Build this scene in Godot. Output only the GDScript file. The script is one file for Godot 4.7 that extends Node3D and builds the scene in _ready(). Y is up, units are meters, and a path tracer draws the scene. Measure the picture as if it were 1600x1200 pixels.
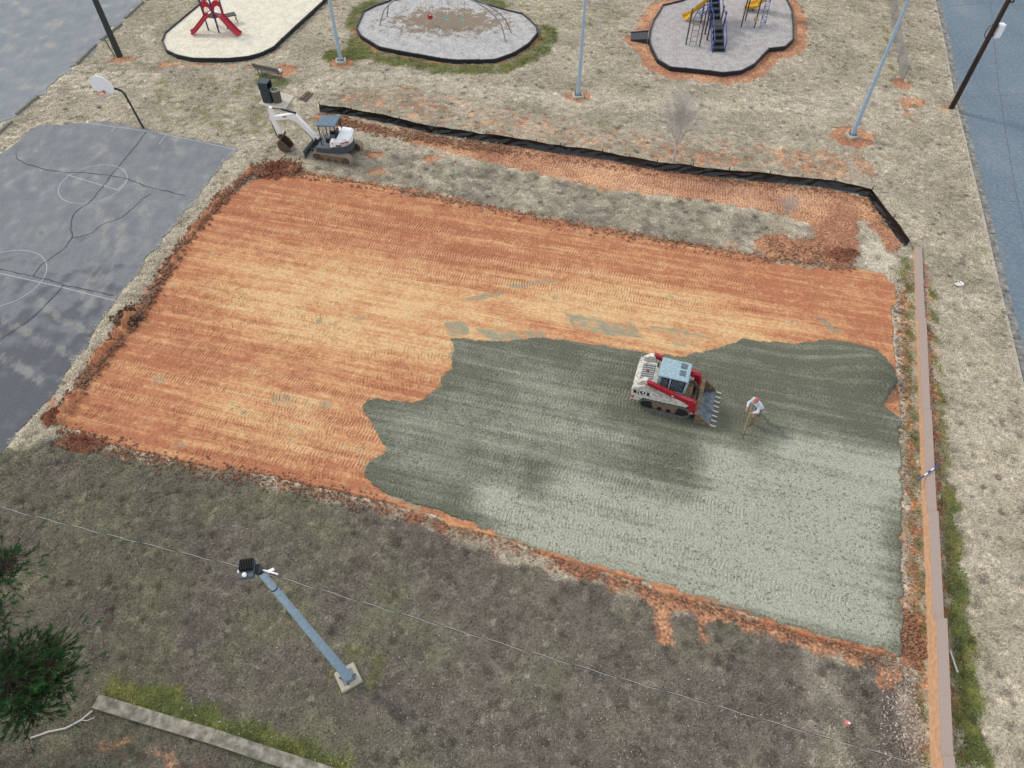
extends Node3D
# A graded clay lot beside a playground and a basketball court, seen from a drone.
# Units are metres; x to the right, y up, -z away from the camera. Origin lies below the camera.

var M := {}
var T := {}
var rng := RandomNumberGenerator.new()
var used_names := {}

# ---------------------------------------------------------------- helpers
func pts(a: Array) -> PackedVector2Array:
	var r := PackedVector2Array()
	for i in range(0, a.size(), 2):
		r.append(Vector2(a[i], a[i + 1]))
	return r

func v3(p: Vector2, y := 0.0) -> Vector3:
	return Vector3(p.x, y, p.y)

func sm() -> SurfaceTool:
	var st := SurfaceTool.new()
	st.begin(Mesh.PRIMITIVE_TRIANGLES)
	return st

func tri(st: SurfaceTool, a: Vector3, b: Vector3, c: Vector3, n: Vector3) -> void:
	if (b - a).cross(c - a).dot(n) > 0.0:
		var t := b
		b = c
		c = t
	st.set_normal(n); st.add_vertex(a)
	st.set_normal(n); st.add_vertex(b)
	st.set_normal(n); st.add_vertex(c)

func face(st: SurfaceTool, p: Array, n: Vector3) -> void:
	for i in range(1, p.size() - 1):
		tri(st, p[0], p[i], p[i + 1], n)

func trin(st: SurfaceTool, a: Vector3, b: Vector3, c: Vector3, na: Vector3, nb: Vector3, nc: Vector3) -> void:
	if (b - a).cross(c - a).dot(na + nb + nc) > 0.0:
		st.set_normal(na); st.add_vertex(a)
		st.set_normal(nc); st.add_vertex(c)
		st.set_normal(nb); st.add_vertex(b)
	else:
		st.set_normal(na); st.add_vertex(a)
		st.set_normal(nb); st.add_vertex(b)
		st.set_normal(nc); st.add_vertex(c)

func at(p: Vector3, turn := Vector3.ZERO) -> Transform3D:
	return Transform3D(Basis.from_euler(turn), p)

# a box with chamfered edges
func box(st: SurfaceTool, xf: Transform3D, s: Vector3, ch := 0.01) -> void:
	var h := s * 0.5
	ch = minf(ch, minf(h.x, minf(h.y, h.z)) * 0.6)
	var ax := [Vector3.RIGHT, Vector3.UP, Vector3.BACK]
	var hh := [h.x, h.y, h.z]
	for i in 3:
		var j := (i + 1) % 3
		var k := (i + 2) % 3
		for sg in [-1.0, 1.0]:
			var c: Vector3 = ax[i] * hh[i] * sg
			var a: Vector3 = ax[j] * (hh[j] - ch)
			var b: Vector3 = ax[k] * (hh[k] - ch)
			face(st, [xf * (c - a - b), xf * (c + a - b), xf * (c + a + b), xf * (c - a + b)], (xf.basis * (ax[i] * sg)).normalized())
		for sj in [-1.0, 1.0]:
			for sk in [-1.0, 1.0]:
				var e: Vector3 = ax[i] * (hh[i] - ch)
				var p: Vector3 = ax[j] * hh[j] * sj + ax[k] * (hh[k] - ch) * sk
				var q: Vector3 = ax[j] * (hh[j] - ch) * sj + ax[k] * hh[k] * sk
				face(st, [xf * (p - e), xf * (p + e), xf * (q + e), xf * (q - e)], (xf.basis * (ax[j] * sj + ax[k] * sk)).normalized())
	for sx in [-1.0, 1.0]:
		for sy in [-1.0, 1.0]:
			for sz in [-1.0, 1.0]:
				var a := Vector3(h.x * sx, (h.y - ch) * sy, (h.z - ch) * sz)
				var b := Vector3((h.x - ch) * sx, h.y * sy, (h.z - ch) * sz)
				var c := Vector3((h.x - ch) * sx, (h.y - ch) * sy, h.z * sz)
				tri(st, xf * a, xf * b, xf * c, (xf.basis * Vector3(sx, sy, sz)).normalized())

func frame_of(d: Vector3) -> Basis:
	var y := d.normalized()
	var x := y.cross(Vector3(0.31, 0.17, 0.93)).normalized()
	return Basis(x, y, x.cross(y))

func tube(st: SurfaceTool, a: Vector3, b: Vector3, ra: float, rb := -1.0, n := 8, caps := true) -> void:
	if rb < 0.0:
		rb = ra
	if (b - a).length() < 0.0005:
		return
	var f := frame_of(b - a)
	for i in n:
		var t0 := TAU * i / n
		var t1 := TAU * (i + 1) / n
		var d0 := f.x * cos(t0) + f.z * sin(t0)
		var d1 := f.x * cos(t1) + f.z * sin(t1)
		trin(st, a + d0 * ra, b + d0 * rb, b + d1 * rb, d0, d0, d1)
		trin(st, a + d0 * ra, b + d1 * rb, a + d1 * ra, d0, d1, d1)
		if caps:
			tri(st, a, a + d0 * ra, a + d1 * ra, -f.y)
			if rb > 0.001:
				tri(st, b, b + d0 * rb, b + d1 * rb, f.y)

func pipe(st: SurfaceTool, p: Array, r: float, n := 7) -> void:
	for i in p.size() - 1:
		tube(st, p[i], p[i + 1], r, r, n, true)
	for i in range(1, p.size() - 1):
		ball(st, p[i], Vector3(r, r, r), 4, n)

func ball(st: SurfaceTool, c: Vector3, r: Vector3, rows := 6, cols := 10) -> void:
	for i in rows:
		for j in cols:
			var q := []
			for e in [[0, 0], [1, 0], [1, 1], [0, 1]]:
				var th: float = PI * (i + e[0]) / rows
				var ph: float = TAU * (j + e[1]) / cols
				q.append(Vector3(sin(th) * cos(ph), cos(th), sin(th) * sin(ph)))
			if i > 0:
				trin(st, c + q[0] * r, c + q[2] * r, c + q[3] * r, q[0], q[2], q[3])
			if i < rows - 1:
				trin(st, c + q[0] * r, c + q[1] * r, c + q[2] * r, q[0], q[1], q[2])

# polygon in the local xy plane, extruded along local z by depth (centred)
func prism(st: SurfaceTool, poly: PackedVector2Array, xf: Transform3D, depth: float) -> void:
	var p := poly
	if Geometry2D.is_polygon_clockwise(p):
		p = p.duplicate()
		p.reverse()
	var idx := Geometry2D.triangulate_polygon(p)
	var h := depth * 0.5
	var nz := (xf.basis * Vector3.BACK).normalized()
	for i in range(0, idx.size(), 3):
		var a := p[idx[i]]
		var b := p[idx[i + 1]]
		var c := p[idx[i + 2]]
		tri(st, xf * Vector3(a.x, a.y, h), xf * Vector3(b.x, b.y, h), xf * Vector3(c.x, c.y, h), nz)
		tri(st, xf * Vector3(a.x, a.y, -h), xf * Vector3(b.x, b.y, -h), xf * Vector3(c.x, c.y, -h), -nz)
	for i in p.size():
		var a := p[i]
		var b := p[(i + 1) % p.size()]
		var d := (b - a)
		var n := (xf.basis * Vector3(d.y, -d.x, 0)).normalized()
		face(st, [xf * Vector3(a.x, a.y, -h), xf * Vector3(b.x, b.y, -h), xf * Vector3(b.x, b.y, h), xf * Vector3(a.x, a.y, h)], n)

# slab over a ground outline, from y0 to y1
func slab(st: SurfaceTool, poly: PackedVector2Array, y0: float, y1: float) -> void:
	var q := PackedVector2Array()
	for p in poly:
		q.append(Vector2(p.x, -p.y))
	prism(st, q, Transform3D(Basis(Vector3.RIGHT, Vector3.FORWARD, Vector3.UP), Vector3(0, (y0 + y1) * 0.5, 0)), y1 - y0)

func part(parent: Node, called: String, st: SurfaceTool, m: Material) -> MeshInstance3D:
	var o := MeshInstance3D.new()
	o.name = called
	o.mesh = st.commit()
	o.material_override = m
	parent.add_child(o, true)
	return o

func numbered(called: String) -> String:
	var n: int = used_names.get(called, -1) + 1
	used_names[called] = n
	return called if n == 0 else "%s_%03d" % [called, n]

func tag(o: Node, label: String, category: String, group := "", kind := "") -> void:
	o.set_meta("label", label)
	o.set_meta("category", category)
	if group != "":
		o.set_meta("group", group)
	if kind != "":
		o.set_meta("kind", kind)

func thing(called: String, label: String, category: String, p := Vector3.ZERO, turn := 0.0, group := "") -> Node3D:
	var o := Node3D.new()
	o.name = numbered(called)
	add_child(o)
	o.position = p
	o.rotation.y = turn
	tag(o, label, category, group)
	return o

func solid(called: String, st: SurfaceTool, m: Material, label: String, category: String, group := "") -> MeshInstance3D:
	var o := MeshInstance3D.new()
	o.name = numbered(called)
	o.mesh = st.commit()
	o.material_override = m
	add_child(o)
	tag(o, label, category, group)
	return o

func structure(o: Node) -> void:
	o.set_meta("kind", "structure")

func holder(called: String) -> Node3D:
	var o := Node3D.new()
	o.name = numbered(called)
	add_child(o)
	structure(o)
	return o

func lettering(parent: Node, called: String, text: String, xf: Transform3D, height: float, m: Material) -> void:
	var t := TextMesh.new()
	var f := SystemFont.new()
	f.font_names = PackedStringArray(["Droid Sans"])
	f.font_weight = 700
	t.font = f
	t.text = text
	t.font_size = 32
	t.pixel_size = height / 24.0
	t.depth = 0.006
	t.curve_step = 2.0
	var o := MeshInstance3D.new()
	o.name = called
	o.mesh = t
	o.material_override = m
	o.transform = xf
	parent.add_child(o, true)

# ---------------------------------------------------------------- textures and materials
func noise_of(seed_value: int, freq: float, octaves := 3) -> FastNoiseLite:
	var n := FastNoiseLite.new()
	n.seed = seed_value
	n.noise_type = FastNoiseLite.TYPE_SIMPLEX_SMOOTH
	n.frequency = freq
	n.fractal_octaves = octaves
	return n

func noise_bytes(seed_value: int, w: int, h: int, freq: float, octaves := 3, sx := 1, sy := 1) -> PackedByteArray:
	# sx, sy > 1 stretch the pattern along that axis
	var im := noise_of(seed_value, freq, octaves).get_image(maxi(8, w / sx), maxi(8, h / sy), false, false, true)
	im.convert(Image.FORMAT_L8)
	if sx > 1 or sy > 1:
		im.resize(w, h, Image.INTERPOLATE_BILINEAR)
	return im.get_data()

# a tiling grey texture between lo and hi, to multiply a colour with
func grain(seed_value: int, size: int, freq: float, octaves: int, lo: float, hi: float) -> ImageTexture:
	var im := noise_of(seed_value, freq, octaves).get_seamless_image(size, size, false, false, 0.2, true)
	im.convert(Image.FORMAT_L8)
	var d := im.get_data()
	for i in d.size():
		d[i] = int(255.0 * lerpf(lo, hi, d[i] / 255.0))
	return ImageTexture.create_from_image(Image.create_from_data(size, size, false, Image.FORMAT_L8, d))

func mat(key: String, color: Color, rough := 0.8, metal := 0.0, tex := "", scale := 1.0, bump := 0.0) -> StandardMaterial3D:
	var m := StandardMaterial3D.new()
	m.albedo_color = color
	m.roughness = rough
	m.metallic = metal
	if tex != "":
		m.albedo_texture = T[tex]
		m.uv1_triplanar = true
		m.uv1_scale = Vector3.ONE * scale
		if bump > 0.0:
			m.heightmap_enabled = true
			m.heightmap_texture = T[tex]
			m.heightmap_scale = bump
	M[key] = m
	return m

func make_materials() -> void:
	T.fine = grain(3, 256, 0.09, 4, 0.62, 1.0)
	T.blotch = grain(4, 256, 0.018, 5, 0.55, 1.0)
	T.dusty = grain(5, 256, 0.03, 4, 0.8, 1.0)
	T.clean = grain(9, 128, 0.05, 3, 0.92, 1.0)
	T.grime = grain(8, 256, 0.025, 5, 0.66, 1.02)
	T.speck = grain(6, 256, 0.22, 2, 0.4, 1.0)
	mat("concrete", Color(0.66, 0.63, 0.56), 0.95, 0, "blotch", 0.6, 1.0)
	mat("concrete_pale", Color(0.82, 0.78, 0.7), 0.95, 0, "fine", 1.2, 1.0)
	mat("concrete_grey", Color(0.6, 0.59, 0.56), 0.95, 0, "blotch", 0.5, 1.0)
	mat("pad_concrete", Color(0.8, 0.77, 0.7), 0.95, 0, "dusty", 0.8)
	mat("wall_top", Color(0.90, 0.80, 0.74), 0.95, 0, "speck", 1.0, 1.5)
	mat("wall_face", Color(0.86, 0.68, 0.53), 0.95, 0, "dusty", 0.5, 1.0)
	mat("pole_steel", Color(0.68, 0.78, 0.86), 0.45, 0.1, "dusty", 0.7)
	mat("steel", Color(0.5, 0.52, 0.53), 0.5, 0.6, "dusty", 1.0)
	mat("dark_steel", Color(0.2, 0.21, 0.22), 0.55, 0.4, "dusty", 1.0)
	mat("galvanised", Color(0.62, 0.63, 0.62), 0.5, 0.5, "dusty", 1.0)
	mat("black_plastic", Color(0.085, 0.09, 0.1), 0.35, 0, "dusty", 1.0)
	mat("border_black", Color(0.12, 0.15, 0.19), 0.5, 0, "fine", 0.6)
	mat("film", Color(0.06, 0.062, 0.066), 0.24, 0, "dusty", 1.0)
	mat("creosote", Color(0.26, 0.19, 0.15), 0.9, 0, "fine", 2.0, 1.0)
	mat("green_pole", Color(0.24, 0.27, 0.25), 0.8, 0, "fine", 1.0)
	mat("white_paint", Color(0.95, 0.95, 0.945), 0.35, 0, "clean", 0.9)
	mat("grimy_white", Color(0.9, 0.88, 0.83), 0.55, 0, "grime", 0.9)
	mat("machine_grey", Color(0.27, 0.32, 0.36), 0.5, 0, "dusty", 0.8)
	mat("canopy_grey", Color(0.37, 0.46, 0.52), 0.45, 0, "dusty", 0.8)
	mat("cab_grey", Color(0.61, 0.71, 0.74), 0.4, 0, "dusty", 0.8)
	mat("machine_red", Color(0.72, 0.14, 0.2), 0.45, 0, "grime", 1.2)
	mat("rubber", Color(0.5, 0.49, 0.46), 0.9, 0, "fine", 1.5)
	mat("muddy_rubber", Color(0.70, 0.64, 0.56), 0.95, 0, "fine", 1.5)
	mat("mud", Color(0.60, 0.50, 0.41), 0.95, 0, "fine", 1.2)
	mat("worn_steel", Color(0.48, 0.51, 0.54), 0.4, 0.55, "blotch", 0.7)
	mat("muddy_steel", Color(0.56, 0.47, 0.37), 0.85, 0, "blotch", 1.2)
	mat("rusty_steel", Color(0.46, 0.37, 0.3), 0.8, 0.1, "blotch", 1.5)
	mat("tooth", Color(0.72, 0.7, 0.66), 0.4, 0.4)
	mat("glass_dark", Color(0.1, 0.12, 0.14), 0.12, 0)
	mat("black", Color(0.05, 0.05, 0.055), 0.6)
	mat("slide_red", Color(0.72, 0.07, 0.17), 0.35, 0, "dusty", 1.0)
	mat("slide_yellow", Color(0.9, 0.69, 0.07), 0.35, 0, "dusty", 1.0)
	mat("post_blue", Color(0.12, 0.2, 0.42), 0.4, 0, "dusty", 1.0)
	mat("blue_bright", Color(0.15, 0.29, 0.58), 0.4, 0, "dusty", 1.0)
	mat("deck_grey", Color(0.36, 0.35, 0.34), 0.8, 0, "fine", 1.5)
	mat("step_grey", Color(0.26, 0.27, 0.28), 0.75, 0, "fine", 1.5)
	mat("post_grey", Color(0.3, 0.31, 0.32), 0.5, 0.2, "dusty", 1.0)
	mat("teal", Color(0.28, 0.62, 0.58), 0.5)
	mat("chain", Color(0.55, 0.53, 0.52), 0.5, 0.4)
	mat("bin_grey", Color(0.2, 0.25, 0.3), 0.45, 0, "dusty", 1.2)
	mat("stone_bin", Color(0.42, 0.41, 0.37), 0.9, 0, "fine", 1.5)
	mat("bin_lid", Color(0.43, 0.5, 0.45), 0.7, 0, "fine", 1.5)
	mat("old_wood", Color(0.40, 0.33, 0.27), 0.95, 0, "fine", 2.0)
	mat("stake_wood", Color(0.76, 0.64, 0.48), 0.9, 0, "fine", 2.0)
	mat("grey_wood", Color(0.47, 0.45, 0.43), 0.9, 0, "fine", 1.5)
	mat("timber_stop", Color(0.56, 0.55, 0.5), 0.95, 0, "blotch", 1.0, 1.0)
	mat("orange_rim", Color(0.75, 0.22, 0.1), 0.5)
	mat("net", Color(0.82, 0.8, 0.8), 0.9)
	mat("pvc", Color(0.88, 0.88, 0.86), 0.5, 0, "dusty", 2.0)
	mat("cable_white", Color(0.66, 0.65, 0.63), 0.7)
	mat("paper", Color(0.86, 0.86, 0.87), 0.8)
	mat("blue_rod", Color(0.18, 0.24, 0.52), 0.5)
	mat("pink", Color(0.78, 0.45, 0.45), 0.7)
	mat("bark", Color(0.3, 0.25, 0.21), 0.95, 0, "fine", 3.0)
	mat("pale_bark", Color(0.90, 0.87, 0.84), 0.95, 0, "fine", 3.0)
	mat("clay_clod", Color(1, 1, 1), 1.0, 0, "fine", 2.0)
	M.clay_clod.vertex_color_use_as_albedo = true
	mat("clay_pile", Color(0.63, 0.40, 0.29), 1.0, 0, "fine", 0.9, 5.0)
	mat("soil_pile", Color(0.42, 0.31, 0.24), 1.0, 0, "fine", 0.9, 5.0)
	mat("painted", Color(1, 1, 1), 1.0)
	M.painted.vertex_color_use_as_albedo = true
	mat("leafy", Color(1, 1, 1), 0.95)
	M.leafy.vertex_color_use_as_albedo = true
	M.leafy.backlight = Color(0.25, 0.25, 0.2)
	mat("crack", Color(0.27, 0.27, 0.26), 1.0)
	mat("court_line", Color(0.72, 0.725, 0.72), 0.9, 0, "dusty", 1.5)
	mat("road_crack", Color(0.32, 0.35, 0.37), 1.0)

# a coloured picture of what a surface is made of, mapped once over it
func picture_mat(key: String, im: Image, rough := 1.0, relief: Image = null, relief_cm := 2.0) -> StandardMaterial3D:
	var m := StandardMaterial3D.new()
	im.generate_mipmaps()
	m.albedo_texture = ImageTexture.create_from_image(im)
	m.roughness = rough
	if relief != null:
		m.heightmap_enabled = true
		m.heightmap_texture = ImageTexture.create_from_image(relief)
		m.heightmap_scale = relief_cm
	m.metallic_specular = 0.25
	M[key] = m
	return m

# ---------------------------------------------------------------- ground: masks over a field of 90 x 64 m
const GX0 := -45.0
const GZ0 := -64.0
const GW := 90.0
const GD := 64.0
const MW := 720
const MH := 512
const TW := 2048
const TH := 1456
var ground_rgb: PackedByteArray
var ground_cover: PackedByteArray
var hill: FastNoiseLite

func new_mask() -> PackedByteArray:
	var m := PackedByteArray()
	m.resize(MW * MH)
	return m

# scanline fill of a polygon given in mask pixels
func fill_px(m: PackedByteArray, w: int, h: int, p: PackedVector2Array, val: int) -> void:
	var lo := 1e9
	var hi := -1e9
	for q in p:
		lo = minf(lo, q.y)
		hi = maxf(hi, q.y)
	for y in range(maxi(0, int(lo)), mini(h - 1, int(hi) + 1) + 1):
		var yy := y + 0.5
		var xs := []
		for i in p.size():
			var a := p[i]
			var b := p[(i + 1) % p.size()]
			if (a.y <= yy) != (b.y <= yy):
				xs.append(a.x + (yy - a.y) / (b.y - a.y) * (b.x - a.x))
		xs.sort()
		for k in range(0, xs.size() - 1, 2):
			for x in range(maxi(0, int(xs[k] + 0.5)), mini(w - 1, int(xs[k + 1] - 0.5)) + 1):
				m[y * w + x] = val

func fill(m: PackedByteArray, p: PackedVector2Array, val: int) -> void:
	var q := PackedVector2Array()
	for a in p:
		q.append(Vector2((a.x - GX0) / GW * MW, (a.y - GZ0) / GD * MH))
	fill_px(m, MW, MH, q, val)

func spot(m: PackedByteArray, c: Vector2, rx: float, rz: float, val: int) -> void:
	var q := PackedVector2Array()
	for i in 18:
		q.append(c + Vector2(cos(TAU * i / 18) * rx, sin(TAU * i / 18) * rz))
	fill(m, q, val)

func stroke(m: PackedByteArray, p: PackedVector2Array, wide: float, val: int, closed := false) -> void:
	var n := p.size()
	for i in (n if closed else n - 1):
		var a := p[i]
		var b := p[(i + 1) % n]
		var d := (b - a).normalized() * wide * 0.5
		var s := Vector2(-d.y, d.x)
		fill(m, PackedVector2Array([a + s - d * 0.3, b + s + d * 0.3, b - s + d * 0.3, a - s - d * 0.3]), val)

func soft_full(m: PackedByteArray, w: int, h: int, k: int, fw: int, fh: int) -> PackedByteArray:
	var im := Image.create_from_data(w, h, false, Image.FORMAT_L8, m)
	if k > 1:
		im.resize(w / k, h / k, Image.INTERPOLATE_TRILINEAR)
	im.resize(fw, fh, Image.INTERPOLATE_CUBIC)
	return im.get_data()

# outlines shared by several builders (metres on the ground)
var court_edge := pts([-32.38, -36.22, -30.78, -37.66, -29.73, -40.67, -25.70, -41.19, -16.67, -38.20, -18.12, -31.28, -19.43, -25.08, -20.00, -19.84, -20.95, -15.97, -22.08, -12.12, -28.04, -16.44])
var parking_edge := pts([-32.21, -39.95, -31.08, -43.89, -30.21, -48.75, -29.00, -58.77, -28.72, -63.64, -50.31, -66.28, -46.26, -46.80])
var red_edge := pts([-24.01, -58.06, -25.36, -52.71, -25.19, -51.42, -24.50, -50.08, -23.51, -49.33, -22.31, -48.87, -19.96, -48.78, -18.56, -49.06, -17.65, -49.61, -16.98, -50.46, -16.64, -51.71, -14.69, -58.06, -13.58, -62.36, -18.16, -64.41, -22.85, -62.86])
var swing_edge := pts([-9.46, -58.06, -10.55, -57.15, -11.31, -56.16, -11.48, -53.52, -11.03, -52.31, -9.48, -50.55, -7.95, -49.89, -6.65, -49.43, -5.09, -48.87, -4.00, -48.60, -2.31, -48.60, -1.16, -48.69, 0.09, -49.61, 1.19, -51.03, 1.87, -52.71, 1.80, -53.72, 1.34, -54.77, 0.78, -55.83, -0.69, -56.60, -2.48, -57.83, -3.25, -58.51, -5.54, -59.09, -8.03, -58.74])
var blue_edge := pts([13.25, -58.06, 11.65, -57.26, 11.20, -56.05, 10.64, -54.77, 10.21, -53.21, 9.91, -51.52, 9.93, -50.55, 10.15, -48.69, 10.89, -47.61, 11.87, -47.44, 13.43, -47.09, 14.38, -46.83, 15.61, -47.09, 16.67, -47.97, 18.25, -50.27, 19.46, -50.55, 20.34, -51.71, 20.84, -53.72, 21.40, -56.38, 21.47, -58.06, 21.31, -59.68, 18.82, -61.12, 14.97, -59.68])
var kerb_line := pts([38.93, -82.05, 35.58, -68.36, 33.13, -58.77, 30.77, -50.23, 28.85, -43.89, 27.89, -40.09, 26.22, -33.86, 25.24, -30.19, 24.02, -25.76, 23.17, -22.53, 22.50, -20.02, 21.48, -16.44, 20.41, -12.65, 19.23, -8.31, 18.09, -4.08])
var fence_line := pts([-12.31, -42.40, -10.22, -41.94, -7.04, -40.75, -4.68, -39.81, 0.00, -38.61, 2.89, -37.79, 5.35, -37.19, 8.46, -36.09, 12.52, -35.33, 14.77, -34.95, 18.28, -34.28, 20.12, -33.50, 20.47, -31.00, 20.74, -29.10])
var wall_line := pts([20.99, -28.84, 17.39, -18.08, 15.87, -13.47, 14.46, -9.20, 12.89, -4.60, 11.83, -1.39])

func kerb_x(z: float) -> float:
	for i in kerb_line.size() - 1:
		var a := kerb_line[i]
		var b := kerb_line[i + 1]
		if z >= a.y and z <= b.y:
			return lerpf(a.x, b.x, (z - a.y) / (b.y - a.y))
	return kerb_line[0].x + (kerb_line[0].y - z) * 0.18 if z < kerb_line[0].y else kerb_line[kerb_line.size() - 1].x

func gh(x: float, z: float) -> float:
	var h := hill.get_noise_2d(x, z) * 0.03
	var d := kerb_x(z) - x
	if d < 6.0:
		if d < -0.12:
			return -0.12
		h = lerpf(h, 0.13, smoothstep(5.0, 0.3, d))
	return h

func ground_picture() -> void:
	var clay := new_mask()
	var green := new_mask()
	var brown := new_mask()
	var pale := new_mask()
	var hard := new_mask()
	# bare clay: partial north of the silt fence, full in the machine lane south of it
	fill(clay, pts([-11.82, -44.29, -7.77, -45.94, 0.00, -42.86, 7.97, -40.09, 20.77, -37.66, 20.24, -34.46, 12.43, -36.22, 4.85, -38.20, 0.00, -39.45, -6.07, -41.19, -10.77, -42.86]), 129)
	fill(clay, pts([-11.43, -44.45, -6.82, -44.94, -4.15, -43.10, -4.85, -41.04, -9.92, -42.71]), 138)
	fill(clay, pts([-2.87, -42.09, 1.23, -42.09, 3.19, -40.09, 7.05, -38.89, 6.17, -37.79, -2.39, -39.95]), 138)
	fill(clay, pts([7.76, -38.20, 10.86, -38.20, 14.48, -37.00, 12.38, -35.96, 8.55, -36.86]), 150)
	fill(clay, pts([15.61, -37.79, 19.00, -38.20, 19.90, -36.67, 19.24, -35.08, 16.41, -35.58]), 152)
	fill(clay, pts([-13.06, -41.79, -12.11, -42.25, -8.04, -40.75, -3.94, -39.38, 0.00, -38.54, 5.35, -37.19, 12.50, -35.20, 14.75, -34.83, 18.23, -34.10, 20.08, -33.38, 20.44, -30.89, 20.67, -29.00, 19.60, -28.39, 19.40, -29.82, 19.17, -31.83, 17.69, -27.79, 14.72, -27.50, 12.93, -28.29, 12.91, -29.72, 15.29, -31.11, 14.28, -32.00, 10.74, -32.97, 5.10, -34.04, 0.00, -36.15, -4.24, -37.79, -7.91, -39.59, -11.66, -40.75]), 255)
	fill(clay, pts([13.72, -31.83, 16.03, -31.28, 15.99, -29.82, 13.66, -30.03]), 105)
	fill(clay, pts([11.21, -29.72, 11.89, -29.72, 11.64, -28.14, 10.85, -28.14]), 170)
	spot(clay, Vector2(-7.94, -35.83), 0.9, 0.6, 160)
	spot(clay, Vector2(-8.25, -37.53), 0.9, 0.5, 170)
	spot(clay, Vector2(-4.77, -37.13), 0.7, 0.5, 165)
	spot(clay, Vector2(-6.38, -40.09), 1.6, 0.9, 150)
	stroke(clay, blue_edge, 2.3, 235, true)
	fill(clay, pts([7.84, -52.16, 9.00, -53.36, 10.31, -54.39, 9.96, -50.41, 9.18, -50.80, 8.53, -51.18]), 235)
	fill(clay, pts([9.09, -49.94, 11.01, -47.49, 13.50, -46.62, 16.20, -47.06, 18.74, -49.48, 20.11, -50.41, 16.52, -48.56, 11.61, -48.56]), 235)
	stroke(clay, swing_edge, 1.2, 150, true)
	stroke(clay, red_edge, 1.3, 120, true)
	fill(clay, pts([-24.67, -48.93, -21.01, -48.66, -17.35, -48.29, -15.41, -47.49, -15.15, -46.62, -17.70, -47.85, -22.22, -48.20, -24.78, -47.85]), 160)
	spot(clay, Vector2(4.34, -44.21), 1.1, 0.8, 190)
	spot(clay, Vector2(21.01, -39.45), 1.4, 1.3, 215)
	spot(clay, Vector2(-11.89, -48.66), 1.0, 0.9, 205)
	spot(clay, Vector2(-27.37, -49.20), 1.0, 0.6, 210)
	spot(clay, Vector2(-15.63, -47.67), 0.9, 1.0, 190)
	spot(clay, Vector2(26.16, -45.69), 0.7, 1.0, 190)
	spot(clay, Vector2(26.05, -43.33), 1.0, 0.9, 170)
	spot(clay, Vector2(25.30, -41.79), 0.4, 1.2, 160)
	spot(clay, Vector2(20.78, -36.22), 0.5, 1.3, 160)
	spot(clay, Vector2(27.96, -42.55), 0.6, 0.7, 150)
	fill(clay, pts([19.05, -25.99, 20.85, -28.64, 19.22, -23.78, 17.36, -18.08, 15.87, -13.47, 14.46, -9.20, 12.89, -4.60, 12.56, -4.60, 13.42, -7.47, 13.19, -7.78, 16.13, -16.44, 17.60, -21.34]), 150)
	fill(clay, pts([13.66, -9.66, 14.43, -9.43, 13.84, -7.68, 13.06, -7.68]), 255)
	fill(clay, pts([21.13, -28.39, 21.29, -27.40, 19.35, -21.34, 17.35, -15.20, 15.83, -10.85, 15.01, -8.31, 14.38, -6.26, 13.66, -4.60, 13.15, -4.60, 15.25, -10.85, 17.71, -18.08, 19.59, -23.78]), 172)
	# clay spilled over the grass along the lot
	stroke(clay, pts([-19.14, -17.34, -15.74, -16.06, -11.60, -15.26, -7.58, -14.37, -4.71, -13.47, -0.97, -12.43, 2.35, -11.20, 6.78, -9.66, 10.92, -8.31, 13.13, -7.63]), 0.7, 140)
	stroke(clay, pts([-3.95, -13.33, -0.96, -12.22, 1.18, -11.45, 3.69, -10.49, 6.75, -9.47, 10.08, -8.44, 11.68, -7.93]), 0.65, 190)
	fill(clay, pts([-3.43, -13.05, 0.48, -12.12, 1.88, -11.15, 0.00, -11.10, -2.40, -12.12]), 128)
	fill(clay, pts([4.99, -9.77, 5.65, -9.66, 5.59, -8.31, 5.01, -8.21]), 205)
	fill(clay, pts([6.43, -9.43, 6.81, -9.31, 6.56, -8.36, 6.35, -8.42]), 200)
	fill(clay, pts([-15.81, -36.22, -12.43, -36.22, -5.85, -34.34, 2.10, -31.66, 12.98, -28.49, 17.92, -27.79, 17.24, -27.16, 12.52, -27.89, 1.73, -30.89, -7.24, -33.62, -14.73, -34.77]), 170)
	stroke(clay, pts([-19.58, -18.42, -18.62, -21.93, -18.02, -25.08, -17.05, -29.93, -16.10, -35.08]), 1.3, 130)
	spot(clay, Vector2(12.42, -7.22), 0.6, 0.35, 190)
	fill(clay, pts([-13.96, -5.98, -11.08, -5.32, -7.45, -4.33, -9.72, -4.08, -12.70, -4.78]), 122)
	# green weeds and moss
	stroke(green, swing_edge, 3.6, 168, true)
	stroke(green, red_edge, 1.9, 120, true)
	spot(green, Vector2(-11.95, -49.66), 1.7, 1.3, 190)
	fill(green, pts([-17.84, -47.49, -15.34, -47.14, -14.81, -45.52, -15.33, -44.94, -17.29, -45.11]), 160)
	fill(green, pts([-0.50, -58.77, 8.07, -58.77, 9.22, -55.44, 4.74, -53.36, 0.00, -55.44]), 122)
	fill(green, pts([28.68, -57.64, 28.45, -55.44, 25.95, -46.11, 25.50, -45.77, 26.59, -50.41]), 165)
	fill(green, pts([27.73, -49.48, 26.76, -45.44, 26.44, -45.27, 27.23, -48.56]), 165)
	fill(green, pts([-13.48, -7.22, -11.61, -7.02, -9.55, -6.38, -6.68, -5.50, -3.53, -4.33, -7.09, -4.51, -9.46, -5.28, -12.36, -6.11, -13.62, -6.46]), 225)
	spot(green, Vector2(-5.13, -7.51), 1.25, 1.1, 128)
	fill(green, pts([20.10, -28.49, 20.70, -28.49, 19.88, -25.99, 19.16, -25.76]), 190)
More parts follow.
